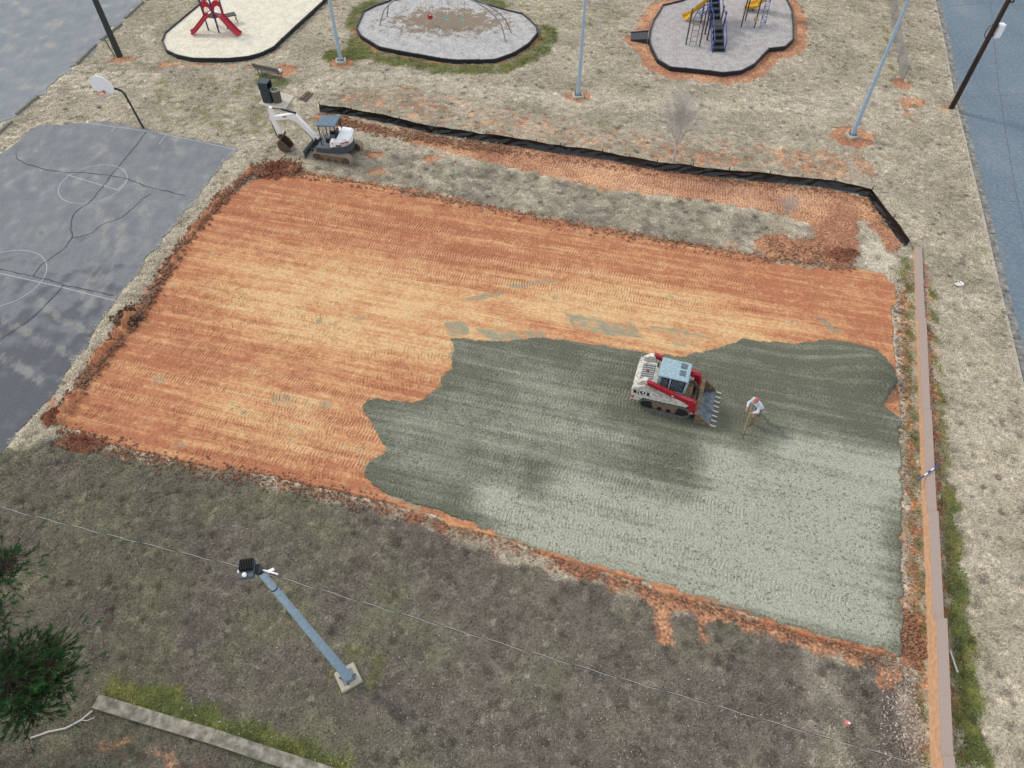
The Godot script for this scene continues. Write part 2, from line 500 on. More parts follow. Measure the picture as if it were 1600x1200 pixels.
	fill(green, pts([19.09, -25.53, 19.94, -25.99, 17.41, -18.08, 14.57, -9.43, 12.93, -4.60, 12.52, -4.60, 13.33, -7.47, 16.24, -16.44]), 190)
	fill(green, pts([21.39, -28.39, 21.26, -26.45, 19.18, -19.84, 17.59, -14.61, 16.43, -10.37, 15.56, -7.26, 14.85, -4.42, 13.55, -4.42, 14.85, -8.53, 17.10, -15.20, 19.06, -21.34]), 172)
	fill(green, pts([17.18, -14.61, 17.52, -14.32, 16.43, -10.37, 15.56, -7.26, 14.85, -4.42, 13.75, -4.42, 14.94, -8.31]), 205)
	fill(green, pts([-16.50, -11.35, -13.59, -11.10, -12.73, -9.89, -15.37, -9.66]), 108)
	fill(green, pts([-16.63, -9.43, -10.33, -8.53, -7.95, -6.66, -11.77, -6.86, -15.47, -7.68]), 108)
	fill(green, pts([-24.52, -46.37, -20.56, -46.97, -15.79, -45.11, -13.64, -42.71, -14.59, -39.38, -18.54, -39.38, -22.66, -41.19]), 128)
	fill(green, pts([-27.88, -57.64, -23.70, -58.77, -23.97, -54.39, -25.74, -52.35, -27.33, -54.39]), 122)
	fill(green, pts([-30.05, -51.37, -28.42, -53.36, -26.12, -51.37, -25.00, -48.56, -27.97, -48.12]), 118)
	fill(green, pts([-8.07, -58.77, -12.18, -59.36, -12.62, -55.44, -11.79, -51.37, -12.34, -50.41, -14.14, -54.39, -14.12, -58.77]), 108)
	# brown dormant turf in front of the lot, its colour darkened for lens vignetting, greyer turf between the lot and the fence
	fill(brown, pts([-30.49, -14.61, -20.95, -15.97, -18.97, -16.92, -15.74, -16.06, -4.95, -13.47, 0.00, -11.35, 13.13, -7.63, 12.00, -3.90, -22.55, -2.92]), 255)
	fill(brown, pts([-12.43, -36.22, -6.17, -37.79, 1.12, -35.58, 14.03, -31.66, 12.91, -29.72, 11.27, -28.29, 1.74, -31.28, -7.32, -34.34]), 118)
	fill(brown, pts([9.67, -8.53, 11.84, -8.10, 10.61, -4.42, 8.45, -4.42]), 150)
	fill(brown, pts([-23.38, -21.34, -20.00, -19.84, -20.95, -15.97]), 110)
	fill(brown, pts([-30.05, -51.37, -27.67, -55.44, -22.32, -48.56, -15.80, -47.23, -13.50, -41.94, -16.32, -38.34, -21.92, -40.09, -27.75, -45.11]), 84)
	fill(brown, pts([26.17, -41.94, 27.92, -41.19, 21.78, -18.42, 22.04, -23.78, 24.05, -35.08]), 80)
	# paler, worn straw
	fill(pale, pts([-15.79, -45.11, -12.36, -47.67, -7.05, -47.49, 0.00, -45.77, 8.45, -44.29, 16.89, -44.29, 26.61, -45.52, 26.72, -42.32, 24.03, -40.46, 16.44, -42.32, 8.18, -41.94, 0.00, -43.49, -7.73, -45.52, -13.51, -44.29]), 150)
	fill(pale, pts([-30.99, -46.80, -27.81, -47.67, -22.95, -47.67, -24.33, -45.11, -28.71, -44.29]), 150)
	fill(pale, pts([-28.05, -54.39, -26.53, -54.91, -25.07, -49.48, -26.50, -50.41]), 150)
	fill(pale, pts([18.82, -31.83, 19.34, -31.28, 19.57, -29.82, 19.97, -28.49, 19.34, -26.45, 17.89, -27.16, 18.42, -29.41]), 185)
	fill(pale, pts([9.86, -8.27, 10.49, -8.18, 10.20, -7.26, 9.55, -7.22]), 165)
	fill(pale, pts([11.02, -7.89, 11.53, -7.78, 11.12, -6.66, 10.86, -6.76]), 165)
	fill(pale, pts([9.20, -6.66, 9.90, -6.56, 9.47, -5.32, 9.01, -5.50]), 165)
	fill(pale, pts([10.40, -6.46, 11.13, -6.46, 10.74, -5.50, 10.26, -5.60]), 140)
	fill(pale, pts([22.26, -28.39, 22.21, -21.34, 19.81, -13.47, 15.79, -4.60, 14.61, -4.60, 17.34, -13.47]), 110)
	# nothing grows under these
	for e in [court_edge, parking_edge, red_edge, swing_edge, blue_edge]:
		fill(hard, e, 255)
	fill(hard, lot_outline, 255)
	var road_side := kerb_line.duplicate()
	road_side.append(Vector2(60, 5))
	road_side.append(Vector2(60, -66))
	fill(hard, road_side, 255)
	fill(hard, pts([-16.43, -43.18, -14.64, -42.32, -14.37, -44.13, -16.16, -45.03]), 255)

	var c := soft_full(clay, MW, MH, 3, TW, TH)
	var g := soft_full(green, MW, MH, 4, TW, TH)
	var b := soft_full(brown, MW, MH, 5, TW, TH)
	var p := soft_full(pale, MW, MH, 5, TW, TH)
	var hd := soft_full(hard, MW, MH, 1, TW, TH)
	var n1 := noise_bytes(11, TW, TH, 0.33, 2)
	var n2 := noise_bytes(12, TW, TH, 0.045, 4)
	var n3 := noise_bytes(13, TW, TH, 0.011, 4)
	var n4 := noise_bytes(14, TW, TH, 0.12, 3)
	var n5 := noise_bytes(15, TW, TH, 0.02, 3)
	ground_rgb.resize(TW * TH * 3)
	ground_cover.resize(TW * TH)
	var relief := PackedByteArray()
	relief.resize(TW * TH)
	for i in TW * TH:
		var f1 := (n1[i] - 128) / 128.0
		var f2 := (n2[i] - 128) / 128.0
		var f3 := (n3[i] - 128) / 128.0
		var f4 := (n4[i] - 128) / 128.0
		var f5 := (n5[i] - 128) / 128.0
		# straw
		var w := clampf(0.72 + f3 * 0.6 + f4 * 0.25, 0.0, 1.0)
		var r := lerpf(166.0, 206.0, w)
		var gg := lerpf(156.0, 194.0, w)
		var bb := lerpf(136.0, 173.0, w)
		var w2 := clampf(f5 * 1.3 + f4 * 0.4 - 0.25, 0.0, 1.0)     # olive tinge in patches
		r = lerpf(r, 150.0, w2 * 0.55); gg = lerpf(gg, 145.0, w2 * 0.55); bb = lerpf(bb, 112.0, w2 * 0.55)
		var wp := clampf((p[i] - 120) / 50.0 + f2 * 0.9, 0.0, 1.0) * (1.0 if p[i] > 20 else 0.0)
		r = lerpf(r, 214.0, wp); gg = lerpf(gg, 203.0, wp); bb = lerpf(bb, 183.0, wp)
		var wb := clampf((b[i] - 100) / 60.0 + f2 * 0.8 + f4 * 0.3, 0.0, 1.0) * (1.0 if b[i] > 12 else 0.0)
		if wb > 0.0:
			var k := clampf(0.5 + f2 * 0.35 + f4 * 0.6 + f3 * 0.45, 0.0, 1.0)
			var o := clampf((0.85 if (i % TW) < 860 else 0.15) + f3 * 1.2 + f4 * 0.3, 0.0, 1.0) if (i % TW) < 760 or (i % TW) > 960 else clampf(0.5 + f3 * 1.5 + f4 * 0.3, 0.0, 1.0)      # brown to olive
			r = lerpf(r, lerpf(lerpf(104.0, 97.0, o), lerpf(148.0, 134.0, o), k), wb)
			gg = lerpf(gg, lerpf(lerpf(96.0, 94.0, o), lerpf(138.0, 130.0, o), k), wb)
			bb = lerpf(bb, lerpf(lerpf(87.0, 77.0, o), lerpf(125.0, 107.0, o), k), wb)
		var wg := clampf((g[i] - 128) / 45.0 + f2 * 0.9 + f4 * 0.5, 0.0, 1.0) * (1.0 if g[i] > 40 else 0.0)
		var y := clampf(0.5 + f2, 0.0, 1.0)
		r = lerpf(r, lerpf(88.0, 128.0, y), wg); gg = lerpf(gg, lerpf(98.0, 128.0, y), wg); bb = lerpf(bb, lerpf(54.0, 68.0, y), wg)
		var wc := clampf((c[i] - 128) / 40.0 + f2 * 1.25 + f4 * 1.0 + f1 * 0.4, 0.0, 1.0) * (1.0 if c[i] > 30 else 0.0)
		var t := clampf(0.45 + f3 * 0.8 + f2 * 0.5 + f1 * 0.25, 0.0, 1.0)
		r = lerpf(r, lerpf(148.0, 186.0, t), wc * 0.93); gg = lerpf(gg, lerpf(101.0, 139.0, t), wc * 0.93); bb = lerpf(bb, lerpf(77.0, 104.0, t), wc * 0.93)
		var q := 1.0 + f1 * 0.36 + f4 * 0.12
		ground_rgb[i * 3] = clampi(int(r * q), 0, 255)
		ground_rgb[i * 3 + 1] = clampi(int(gg * q), 0, 255)
		ground_rgb[i * 3 + 2] = clampi(int(bb * q), 0, 255)
		ground_cover[i] = 0 if hd[i] > 100 else int(255.0 * (1.0 - wc))
		relief[i] = clampi(int(128.0 + f1 * 60.0 + f4 * 50.0 + f2 * 20.0), 0, 255)
	# machine tracks pressed into the clay lane by the fence
	for k in 7:
		var line := PackedVector2Array()
		for j in fence_line.size() - 1:
			var a := fence_line[j]
			var bq := fence_line[j + 1]
			var d := (bq - a).normalized()
			var s := Vector2(-d.y, d.x)
			var off: float = [0.5, 0.95, 1.5, 1.95, 2.5, 1.2, 2.2][k]
			var e := (a + s * off - Vector2(GX0, GZ0)) / GW * TW
			if a.x > -4.0 + k * 1.3 and a.x < 20.0:
				line.append(e)
		if line.size() > 1:
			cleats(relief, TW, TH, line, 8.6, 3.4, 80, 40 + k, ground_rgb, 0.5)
	var im := Image.create_from_data(TW, TH, false, Image.FORMAT_RGB8, ground_rgb)
	var rl := Image.create_from_data(TW, TH, false, Image.FORMAT_L8, relief)
	picture_mat("ground", im, 1.0, rl, 9.0)

# press a row of track bars into a relief picture along a line of picture points
func cleats(d: PackedByteArray, w: int, h: int, line: PackedVector2Array, wide: float, pitch: float, depth: int, seed_value: int, rgb := PackedByteArray(), flank_tint := 0.0) -> void:
	var rg := RandomNumberGenerator.new()
	rg.seed = seed_value
	var slant := rg.randf_range(-0.25, 0.25)
	for i in line.size() - 1:
		var a := line[i]
		var b := line[i + 1]
		var l := a.distance_to(b)
		if l < 0.5:
			continue
		var t := (b - a) / l
		var s := Vector2(-t.y, t.x)
		var at_l := 0.0
		while at_l < l:
			if rg.randf() > 0.12:
				var c := a + t * at_l
				var dd := depth * rg.randf_range(0.55, 1.1)
				var half := int(wide * 0.5 * rg.randf_range(0.8, 1.05))
				for k in range(-half, half + 1):
					var bow: float = slant * k + absf(k) * 0.12
					for m in range(int(-pitch * 0.5), int(pitch * 0.5) + 1):
						var q := c + s * k + t * (m + bow)
						var x := int(q.x)
						var y := int(q.y)
						if x < 0 or y < 0 or x >= w or y >= h:
							continue
						var o := y * w + x
						var cut := -dd if absf(m) < pitch * 0.22 else dd * 0.45
						d[o] = clampi(int(d[o] * 0.35 + (128 + cut) * 0.65), 0, 255)
						# paler clay tint on one flank of each bar
						if flank_tint > 0.0 and cut > 0.0 and m > 0:
							rgb[o * 3] = int(lerpf(rgb[o * 3], 222.0, flank_tint))
							rgb[o * 3 + 1] = int(lerpf(rgb[o * 3 + 1], 182.0, flank_tint))
							rgb[o * 3 + 2] = int(lerpf(rgb[o * 3 + 2], 148.0, flank_tint))
			at_l += pitch

func build_ground() -> void:
	hill = noise_of(77, 0.07, 3)
	ground_picture()
	print("ground picture ", Time.get_ticks_msec())
	var nx := 360
	var nz := 256
	var v := PackedVector3Array()
	var n := PackedVector3Array()
	var uv := PackedVector2Array()
	var ix := PackedInt32Array()
	for j in nz + 1:
		for i in nx + 1:
			var x := GX0 + GW * i / nx
			var z := GZ0 + GD * j / nz
			v.append(Vector3(x, gh(x, z), z))
			n.append(Vector3.UP)
			uv.append(Vector2(float(i) / nx, float(j) / nz))
	for j in nz:
		for i in nx:
			var a := j * (nx + 1) + i
			ix.append_array(PackedInt32Array([a, a + 1, a + nx + 2, a, a + nx + 2, a + nx + 1]))
	var mesh := ArrayMesh.new()
	add_grid(mesh, v, n, uv, ix)
	# the sheet goes on to the horizon
	v = PackedVector3Array()
	n = PackedVector3Array()
	uv = PackedVector2Array()
	ix = PackedInt32Array()
	var xs := [-500.0, GX0, GX0 + GW, 500.0]
	var zs := [-560.0, GZ0, GZ0 + GD, 500.0]
	for j in 3:
		for i in 3:
			if i == 1 and j == 1:
				continue
			var o := v.size()
			for e in [[0, 0], [1, 0], [1, 1], [0, 1]]:
				var x: float = xs[i + e[0]]
				var z: float = zs[j + e[1]]
				v.append(Vector3(x, -0.12, z))
				n.append(Vector3.UP)
				uv.append(Vector2(x / 12.0, z / 12.0))
			ix.append_array(PackedInt32Array([o, o + 1, o + 2, o, o + 2, o + 3]))
	add_grid(mesh, v, n, uv, ix)
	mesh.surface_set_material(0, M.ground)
	mat("ground_far", Color(0.8, 0.76, 0.66), 1.0, 0, "fine", 0.15)
	M.ground_far.uv1_triplanar = false
	mesh.surface_set_material(1, M.ground_far)
	var o := MeshInstance3D.new()
	o.name = "ground"
	o.mesh = mesh
	add_child(o)
	structure(o)

func add_grid(mesh: ArrayMesh, v: PackedVector3Array, n: PackedVector3Array, uv: PackedVector2Array, ix: PackedInt32Array) -> void:
	var a := []
	a.resize(Mesh.ARRAY_MAX)
	a[Mesh.ARRAY_VERTEX] = v
	a[Mesh.ARRAY_NORMAL] = n
	a[Mesh.ARRAY_TEX_UV] = uv
	a[Mesh.ARRAY_INDEX] = ix
	mesh.add_surface_from_arrays(Mesh.PRIMITIVE_TRIANGLES, a)

# ---------------------------------------------------------------- the graded clay lot and the gravel spread on it
const LO := Vector2(-14.8, -35.08)
const LU := Vector2(0.9674, 0.2534)
const LV := Vector2(-0.2534, 0.9674)
const LU0 := -1.6
const LV0 := -1.9
const LUW := 38.2
const LVW := 22.4
var lot_outline := pts([-14.92, -34.77, -13.80, -35.58, -12.26, -35.33, -7.28, -34.04, -2.85, -32.68, 1.74, -31.28, 6.80, -29.77, 12.90, -28.14, 15.02, -27.40, 17.61, -27.31, 18.98, -27.02, 19.02, -25.99, 17.67, -21.73, 16.08, -16.44, 14.69, -12.12, 13.22, -7.89, 12.56, -7.97, 9.93, -8.71, 6.81, -9.80, 2.35, -11.30, -0.97, -12.49, -3.96, -13.47, -7.60, -14.49, -11.63, -15.38, -14.95, -16.06, -17.04, -16.76, -18.55, -17.21, -19.44, -17.74, -19.23, -18.59, -18.71, -21.34, -18.05, -24.21, -17.56, -27.16, -17.08, -30.03, -16.19, -33.27])
var gravel_outline := pts([-2.69, -22.53, -0.89, -22.25, 1.50, -22.53, 4.73, -21.93, 7.60, -21.34, 9.44, -21.81, 10.75, -22.45, 13.06, -22.13, 16.09, -22.33, 16.83, -21.42, 16.84, -19.55, 15.99, -18.42, 16.56, -17.91, 15.50, -14.61, 13.21, -7.91, 10.97, -8.47, 6.84, -9.98, 2.36, -11.42, -0.48, -12.43, -2.47, -13.30, -4.77, -14.03, -5.75, -14.84, -6.02, -15.32, -5.86, -15.69, -5.24, -16.03, -5.12, -16.31, -5.63, -17.08, -6.08, -17.91, -6.43, -18.70, -5.86, -18.98, -4.16, -18.70, -3.69, -19.05, -3.11, -19.62, -3.09, -20.21, -2.66, -20.77])
var lot_mask: PackedByteArray
var gravel_mask: PackedByteArray
var berm_mask: PackedByteArray
const LMW := 382
const LMH := 224

func luv(p: Vector2) -> Vector2:
	return Vector2((p - LO).dot(LU), (p - LO).dot(LV))

func lot_px(p: Vector2, w: int, h: int) -> Vector2:
	var q := luv(p)
	return Vector2((q.x - LU0) / LUW * w, (q.y - LV0) / LVW * h)

func lot_fill(m: PackedByteArray, p: PackedVector2Array, val: int) -> void:
	var q := PackedVector2Array()
	for a in p:
		q.append(lot_px(a, LMW, LMH))
	fill_px(m, LMW, LMH, q, val)

func byte_at(m: PackedByteArray, w: int, h: int, x: float, y: float) -> float:
	x = clampf(x, 0.0, w - 1.001)
	y = clampf(y, 0.0, h - 1.001)
	var i := int(x)
	var j := int(y)
	var fx := x - i
	var fy := y - j
	var o := j * w + i
	return (lerpf(lerpf(m[o], m[o + 1], fx), lerpf(m[o + w], m[o + w + 1], fx), fy)) / 255.0

func build_lot() -> void:
	lot_mask.resize(LMW * LMH)
	gravel_mask.resize(LMW * LMH)
	berm_mask.resize(LMW * LMH)
	lot_fill(lot_mask, lot_outline, 255)
	lot_fill(gravel_mask, gravel_outline, 255)
	# spoil thrown up along the edges: high by the court, low along the other sides
	var ridge := func(line: PackedVector2Array, wide: float, val: int) -> void:
		for i in line.size() - 1:
			var d := (line[i + 1] - line[i]).normalized() * wide * 0.5
			var s := Vector2(-d.y, d.x)
			lot_fill(berm_mask, PackedVector2Array([line[i] + s - d * 0.4, line[i + 1] + s + d * 0.4, line[i + 1] - s + d * 0.4, line[i] - s - d * 0.4]), val)
	ridge.call(pts([-12.27, -35.39, -7.28, -34.04, 1.74, -31.28, 6.80, -29.77, 12.90, -28.14]), 0.55, 90)
	ridge.call(pts([-17.84, -16.76, -14.95, -16.06, -11.63, -15.38, -7.60, -14.49, -3.96, -13.47, 2.35, -11.30, 6.81, -9.80]), 0.5, 80)
	ridge.call(pts([-19.42, -17.91, -19.16, -18.77, -18.73, -21.42]), 0.8, 190)
	ridge.call(pts([-18.73, -21.42, -18.38, -22.94, -17.85, -24.55]), 0.9, 235)
	ridge.call(pts([-18.02, -25.08, -17.57, -27.40, -17.11, -30.14]), 0.8, 150)
	ridge.call(pts([-17.11, -30.14, -16.40, -33.38, -15.29, -35.58]), 0.7, 190)
	ridge.call(pts([-15.29, -35.58, -14.31, -36.22, -12.73, -35.83]), 0.9, 210)
	lot_mask = soft_full(lot_mask, LMW, LMH, 3, LMW, LMH)
	gravel_mask = soft_full(gravel_mask, LMW, LMH, 2, LMW, LMH)
	berm_mask = soft_full(berm_mask, LMW, LMH, 4, LMW, LMH)
	var w := 2048
	var h := 1200
	var n1 := noise_bytes(21, w, h, 0.3, 2)
	var n2 := noise_bytes(22, w, h, 0.03, 4)
	var n3 := noise_bytes(23, w, h, 0.05, 4, 12, 1)      # streaks along the passes of the blade
	var n4 := noise_bytes(24, w, h, 0.008, 3)
	var n5 := noise_bytes(25, w, h, 0.2, 2, 34, 1)
	var n7 := noise_bytes(27, w, h, 0.035, 3, 26, 1)
	var n6 := noise_bytes(26, w, h, 0.09, 3)
	var smear := PackedByteArray()
	smear.resize(LMW * LMH)
	smear.fill(0)
	for e in [[pts([-2.66, -25.08, -0.64, -25.90, 0.00, -25.62, -1.87, -24.91]), 190], [pts([-0.32, -26.22, 2.27, -26.92, 2.57, -26.45, 0.00, -25.76]), 170], [pts([-3.35, -23.57, -2.14, -23.78, -1.95, -22.74, -2.99, -22.53]), 190], [pts([-1.82, -23.27, 1.51, -23.02, 1.79, -22.33, -1.19, -22.37]), 200], [pts([2.47, -24.21, 5.79, -23.57, 6.28, -22.53, 3.00, -22.74]), 170], [pts([6.07, -23.36, 7.88, -23.27, 9.57, -22.53, 7.69, -21.93]), 160], [pts([14.32, -24.12, 14.87, -23.86, 15.64, -22.86, 15.04, -22.86]), 230], [pts([-9.49, -23.78, -9.03, -23.95, -8.94, -23.44, -9.31, -23.44]), 200], [pts([-7.68, -23.95, -6.79, -24.21, -6.95, -23.57, -7.43, -23.52]), 200], [pts([-10.63, -19.12, -9.82, -19.30, -9.10, -18.42, -10.17, -18.25]), 150], [pts([-8.40, -19.19, -7.80, -18.94, -7.83, -18.25, -8.33, -18.42]), 170], [pts([4.27, -23.57, 6.05, -23.15, 6.03, -22.94, 4.22, -22.94]), 220]]:
		lot_fill(smear, e[0], e[1])
	smear = soft_full(smear, LMW, LMH, 2, w, h)
	var gm := soft_full(gravel_mask, LMW, LMH, 5, w, h)
	var relief := PackedByteArray()
	relief.resize(w * h)
	var rgb := PackedByteArray()
	rgb.resize(w * h * 3)
	for j in h:
		var vv := LV0 + LVW * j / h
		for i in w:
			var o := j * w + i
			var u := LU0 + LUW * i / w
			var f1 := (n1[o] - 128) / 128.0
			var f2 := (n2[o] - 128) / 128.0
			var f3 := (n3[o] - 128) / 128.0
			var f4 := (n4[o] - 128) / 128.0
			var f5 := (n5[o] - 128) / 128.0
			var f6 := (n6[o] - 128) / 128.0
			var f7 := (n7[o] - 128) / 128.0
			var a1 := (u - 10.5) / 9.0
			var b1 := (vv - 8.2) / 3.6
			var a2 := (u - 23.0) / 8.5
			var b2 := (vv - 5.4) / 2.6
			var a3 := (u - 9.0) / 6.0
			var b3 := (vv - 15.0) / 2.8
			# the yellower subsoil comes up in the middle of the lot, the red topsoil stays along its edges
			var t := maxf(1.05 - a1 * a1 - b1 * b1, maxf(0.95 - a2 * a2 - b2 * b2, 0.5 - a3 * a3 - b3 * b3))
			t = clampf(clampf(t, -0.5, 0.8) * 0.5 + 0.42 + f3 * 0.24 + f7 * 0.34 + f2 * 0.26 + f4 * 0.24 + f5 * 0.13 + f6 * 0.16, 0.0, 1.0)
			var r: float
			var g: float
			var b: float
			if t < 0.5:
				var k := t * 2.0
				r = lerpf(163.0, 187.0, k); g = lerpf(107.0, 138.0, k); b = lerpf(79.0, 99.0, k)
			else:
				var k := t * 2.0 - 1.0
				r = lerpf(187.0, 201.0, k); g = lerpf(138.0, 166.0, k); b = lerpf(99.0, 122.0, k)
			# dusting of stone carried about on the tracks
			var st := clampf((gm[o] - 70) / 120.0 + f2 * 0.8 + f3 * 0.5 + f4 * 0.6 - 0.45, 0.0, 0.75) if vv > 4.5 else 0.0
			st = maxf(st, clampf((f4 * 0.9 + f2 * 0.9 + f3 * 0.4 - 0.85) * 2.0, 0.0, 0.6))
			if smear[o] > 20:
				st = maxf(st, clampf((smear[o] - 120) / 120.0 + f2 * 0.7 + f7 * 0.7 + f6 * 0.4, 0.0, 0.85))
			r = lerpf(r, 138.0, st); g = lerpf(g, 134.0, st); b = lerpf(b, 114.0, st)
			var q := 1.0 + f1 * 0.11 + f5 * 0.05 + f6 * 0.08
			rgb[o * 3] = clampi(int(r * q), 0, 255)
			rgb[o * 3 + 1] = clampi(int(g * q), 0, 255)
			rgb[o * 3 + 2] = clampi(int(b * q), 0, 255)
			relief[o] = clampi(int(128.0 + f1 * 22.0 + f6 * 22.0 + f5 * 10.0), 0, 255)
	print("lot picture ", Time.get_ticks_msec())
	var pm := w / LUW
	for k in 17:
		var v0 := rng.randf_range(-0.3, 16.5) if k > 7 else -0.2 + k * 0.62
		var u0 := rng.randf_range(-1.0, 12.0)
		var u1 := u0 + rng.randf_range(8.0, 24.0)
		var tilt := rng.randf_range(-0.05, 0.05) + (v0 - 8.0) * 0.006
		for side in [0.0, 1.42]:
			var line := PackedVector2Array()
			for s in 20:
				var u := lerpf(u0, u1, s / 19.0)
				line.append(Vector2((u - LU0) * pm, (v0 + side + tilt * (u - 15.0) + sin(u * 0.22 + k) * 0.22 - LV0) * pm))
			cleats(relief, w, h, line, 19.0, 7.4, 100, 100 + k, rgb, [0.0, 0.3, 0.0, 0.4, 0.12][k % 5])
	for k in 34:
		var c := Vector2(rng.randf_range(0.5, 14.0), rng.randf_range(8.5, 18.0))
		var ang := rng.randf_range(-0.75, 0.75)
		var len := rng.randf_range(1.5, 5.0)
		var bend := rng.randf_range(-0.25, 0.25)
		for side in [0.0, 1.4]:
			var line := PackedVector2Array()
			for s in 9:
				var e: float = (s / 8.0 - 0.5) * len
				var a := ang + bend * e * 0.5
				var p = c + Vector2(cos(a), sin(a)) * e + Vector2(-sin(ang), cos(ang)) * side
				line.append((p - Vector2(LU0, LV0)) * pm)
			cleats(relief, w, h, line, 20.0, 7.8, 110, 200 + k, rgb, 0.0)
	picture_mat("lot", Image.create_from_data(w, h, false, Image.FORMAT_RGB8, rgb), 1.0, Image.create_from_data(w, h, false, Image.FORMAT_L8, relief), 4.0)
	var rough := noise_of(31, 0.9, 3)
	var wave := noise_of(32, 0.22, 2)
	var edge := noise_of(33, 0.8, 3)
	var lot_h := func(u: float, v: float) -> float:
		var x := (u - LU0) / LUW * LMW
		var y := (v - LV0) / LVW * LMH
		var m := byte_at(lot_mask, LMW, LMH, x, y) + edge.get_noise_2d(u, v) * 0.35
		var bm := byte_at(berm_mask, LMW, LMH, x, y)
		var lump: float = 0.55 + rough.get_noise_2d(u * 2.0, v * 2.0) * 0.8 + rough.get_noise_2d(u * 0.5 + 40.0, v * 0.5) * 0.9
		# furrows left by the bucket, running in from the court side
		var furrow: float = 0.07 * maxf(0.0, sin(v * 7.5 + wave.get_noise_2d(u * 2.0, v * 4.0) * 5.0)) * exp(-pow((u - 0.3) / 1.1, 2.0)) * smoothstep(0.3, 0.6, m) * (0.5 + wave.get_noise_2d(v * 2.0, 3.0))
		var press := (byte_at(relief, w, h, (u - LU0) / LUW * w, (v - LV0) / LVW * h) - 0.5) * 0.085
		return -0.12 + 0.17 * smoothstep(0.3, 0.6, m) + press + wave.get_noise_2d(u, v) * 0.02 + rough.get_noise_2d(u * 3.0, v * 3.0) * 0.012 + bm * bm * 0.5 * maxf(lump, 0.1) + furrow
	field("clay_lot", lot_h, 0.035, 0.065, LU0, LV0, LUW, LVW, M.lot)
	print("lot ", Time.get_ticks_msec())

	# gravel
	w = 1920
	h = 1126
	var s1 := noise_bytes(41, w, h, 0.42, 2)
	var s2 := noise_bytes(42, w, h, 0.02, 4)
	var s3 := noise_bytes(43, w, h, 0.045, 3, 22, 1)
	var s4 := noise_bytes(44, w, h, 0.006, 3)
	var s5 := noise_bytes(45, w, h, 0.14, 3)
	relief = PackedByteArray()
	relief.resize(w * h)
	rgb = PackedByteArray()
	rgb.resize(w * h * 3)
	var dry := PackedByteArray()
	dry.resize(LMW * LMH)
	lot_fill(dry, pts([-3.99, -13.75, -1.01, -14.32, 2.56, -14.90, 7.37, -14.61, 8.26, -16.76, 12.96, -16.44, 15.92, -15.66, 13.19, -7.78, 6.82, -9.89, 0.00, -12.12]), 255)
	lot_fill(dry, pts([-5.79, -18.42, -2.80, -19.12, 0.57, -19.84, 4.41, -18.42, 4.76, -16.44, 0.00, -14.61, -4.07, -14.61]), 100)
	lot_fill(dry, pts([-2.36, -21.93, 4.68, -21.34, 5.11, -19.84, -2.29, -20.21]), 60)
	lot_fill(dry, pts([0.00, -16.76, 2.72, -17.74, 5.33, -16.76, 6.69, -15.20, 2.56, -14.90]), 110)
	dry = soft_full(dry, LMW, LMH, 14, w, h)
	for o in w * h:
		var f1 := (s1[o] - 128) / 128.0
		var f2 := (s2[o] - 128) / 128.0
		var f3 := (s3[o] - 128) / 128.0
		var f4 := (s4[o] - 128) / 128.0
		var f5 := (s5[o] - 128) / 128.0
		# damp crushed stone is dark and olive, what has dried is pale
		var t := clampf((dry[o] - 110) / 260.0 + 0.5 + f2 * 0.14 + f3 * 0.34 + f4 * 0.16 + f5 * 0.16, 0.0, 1.0)
		var q := 1.0 + f1 * 0.26 + f5 * 0.1
		if f1 > 0.66:
			q += 0.22
		rgb[o * 3] = clampi(int(lerpf(96.0, 158.0, t) * q), 0, 255)
		rgb[o * 3 + 1] = clampi(int(lerpf(97.0, 158.0, t) * q), 0, 255)
		rgb[o * 3 + 2] = clampi(int(lerpf(82.0, 140.0, t) * q), 0, 255)
		relief[o] = clampi(int(128.0 + f1 * 60.0 + f5 * 30.0), 0, 255)
	pm = w / LUW
	for k in 30:
		var v0 := 8.0 + k * 0.37 + rng.randf_range(-0.2, 0.2)
		var u0 := rng.randf_range(13.0, 22.0)
		var u1 := u0 + rng.randf_range(4.0, 13.0)
		var tilt := rng.randf_range(-0.05, 0.09)
		var line := PackedVector2Array()
		for s in 12:
			var u := lerpf(u0, u1, s / 11.0)
			line.append(Vector2((u - LU0) * pm, (v0 + tilt * (u - 18.0) - LV0) * pm))
		cleats(relief, w, h, line, 18.0, 7.0, 75, 300 + k)
	picture_mat("gravel", Image.create_from_data(w, h, false, Image.FORMAT_RGB8, rgb), 1.0, Image.create_from_data(w, h, false, Image.FORMAT_L8, relief), 8.0)
	var edge2 := noise_of(35, 1.6, 5)
	var heap := [luv(Vector2(15.84, -20.39)), luv(Vector2(14.61, -21.34)), luv(Vector2(16.32, -19.84))]
	var gravel_h := func(u: float, v: float) -> float:
		var x := (u - LU0) / LUW * LMW
		var y := (v - LV0) / LVW * LMH
		var m := byte_at(gravel_mask, LMW, LMH, x, y) + edge2.get_noise_2d(u * 0.5, v) * 0.55
		var d := Vector2(u, v)
		var up := 0.75 * exp(-pow(d.distance_to(heap[0]) / 1.2, 2.0)) + 0.34 * exp(-pow(d.distance_to(heap[1]) / 1.2, 2.0)) + 0.3 * exp(-pow(d.distance_to(heap[2]) / 0.8, 2.0))
		var press := (byte_at(relief, w, h, (u - LU0) / LUW * w, (v - LV0) / LVW * h) - 0.5) * 0.05
		return -0.1 + 0.2 * smoothstep(0.35, 0.62, m) + press + wave.get_noise_2d(u + 50.0, v) * 0.03 + rough.get_noise_2d(u * 2.0, v * 2.0) * 0.015 + up * smoothstep(0.4, 0.7, m)
	field("gravel_bed", gravel_h, 0.045, 0.07, 12.0, 5.0, 23.2, 15.0, M.gravel)
	print("gravel ", Time.get_ticks_msec())

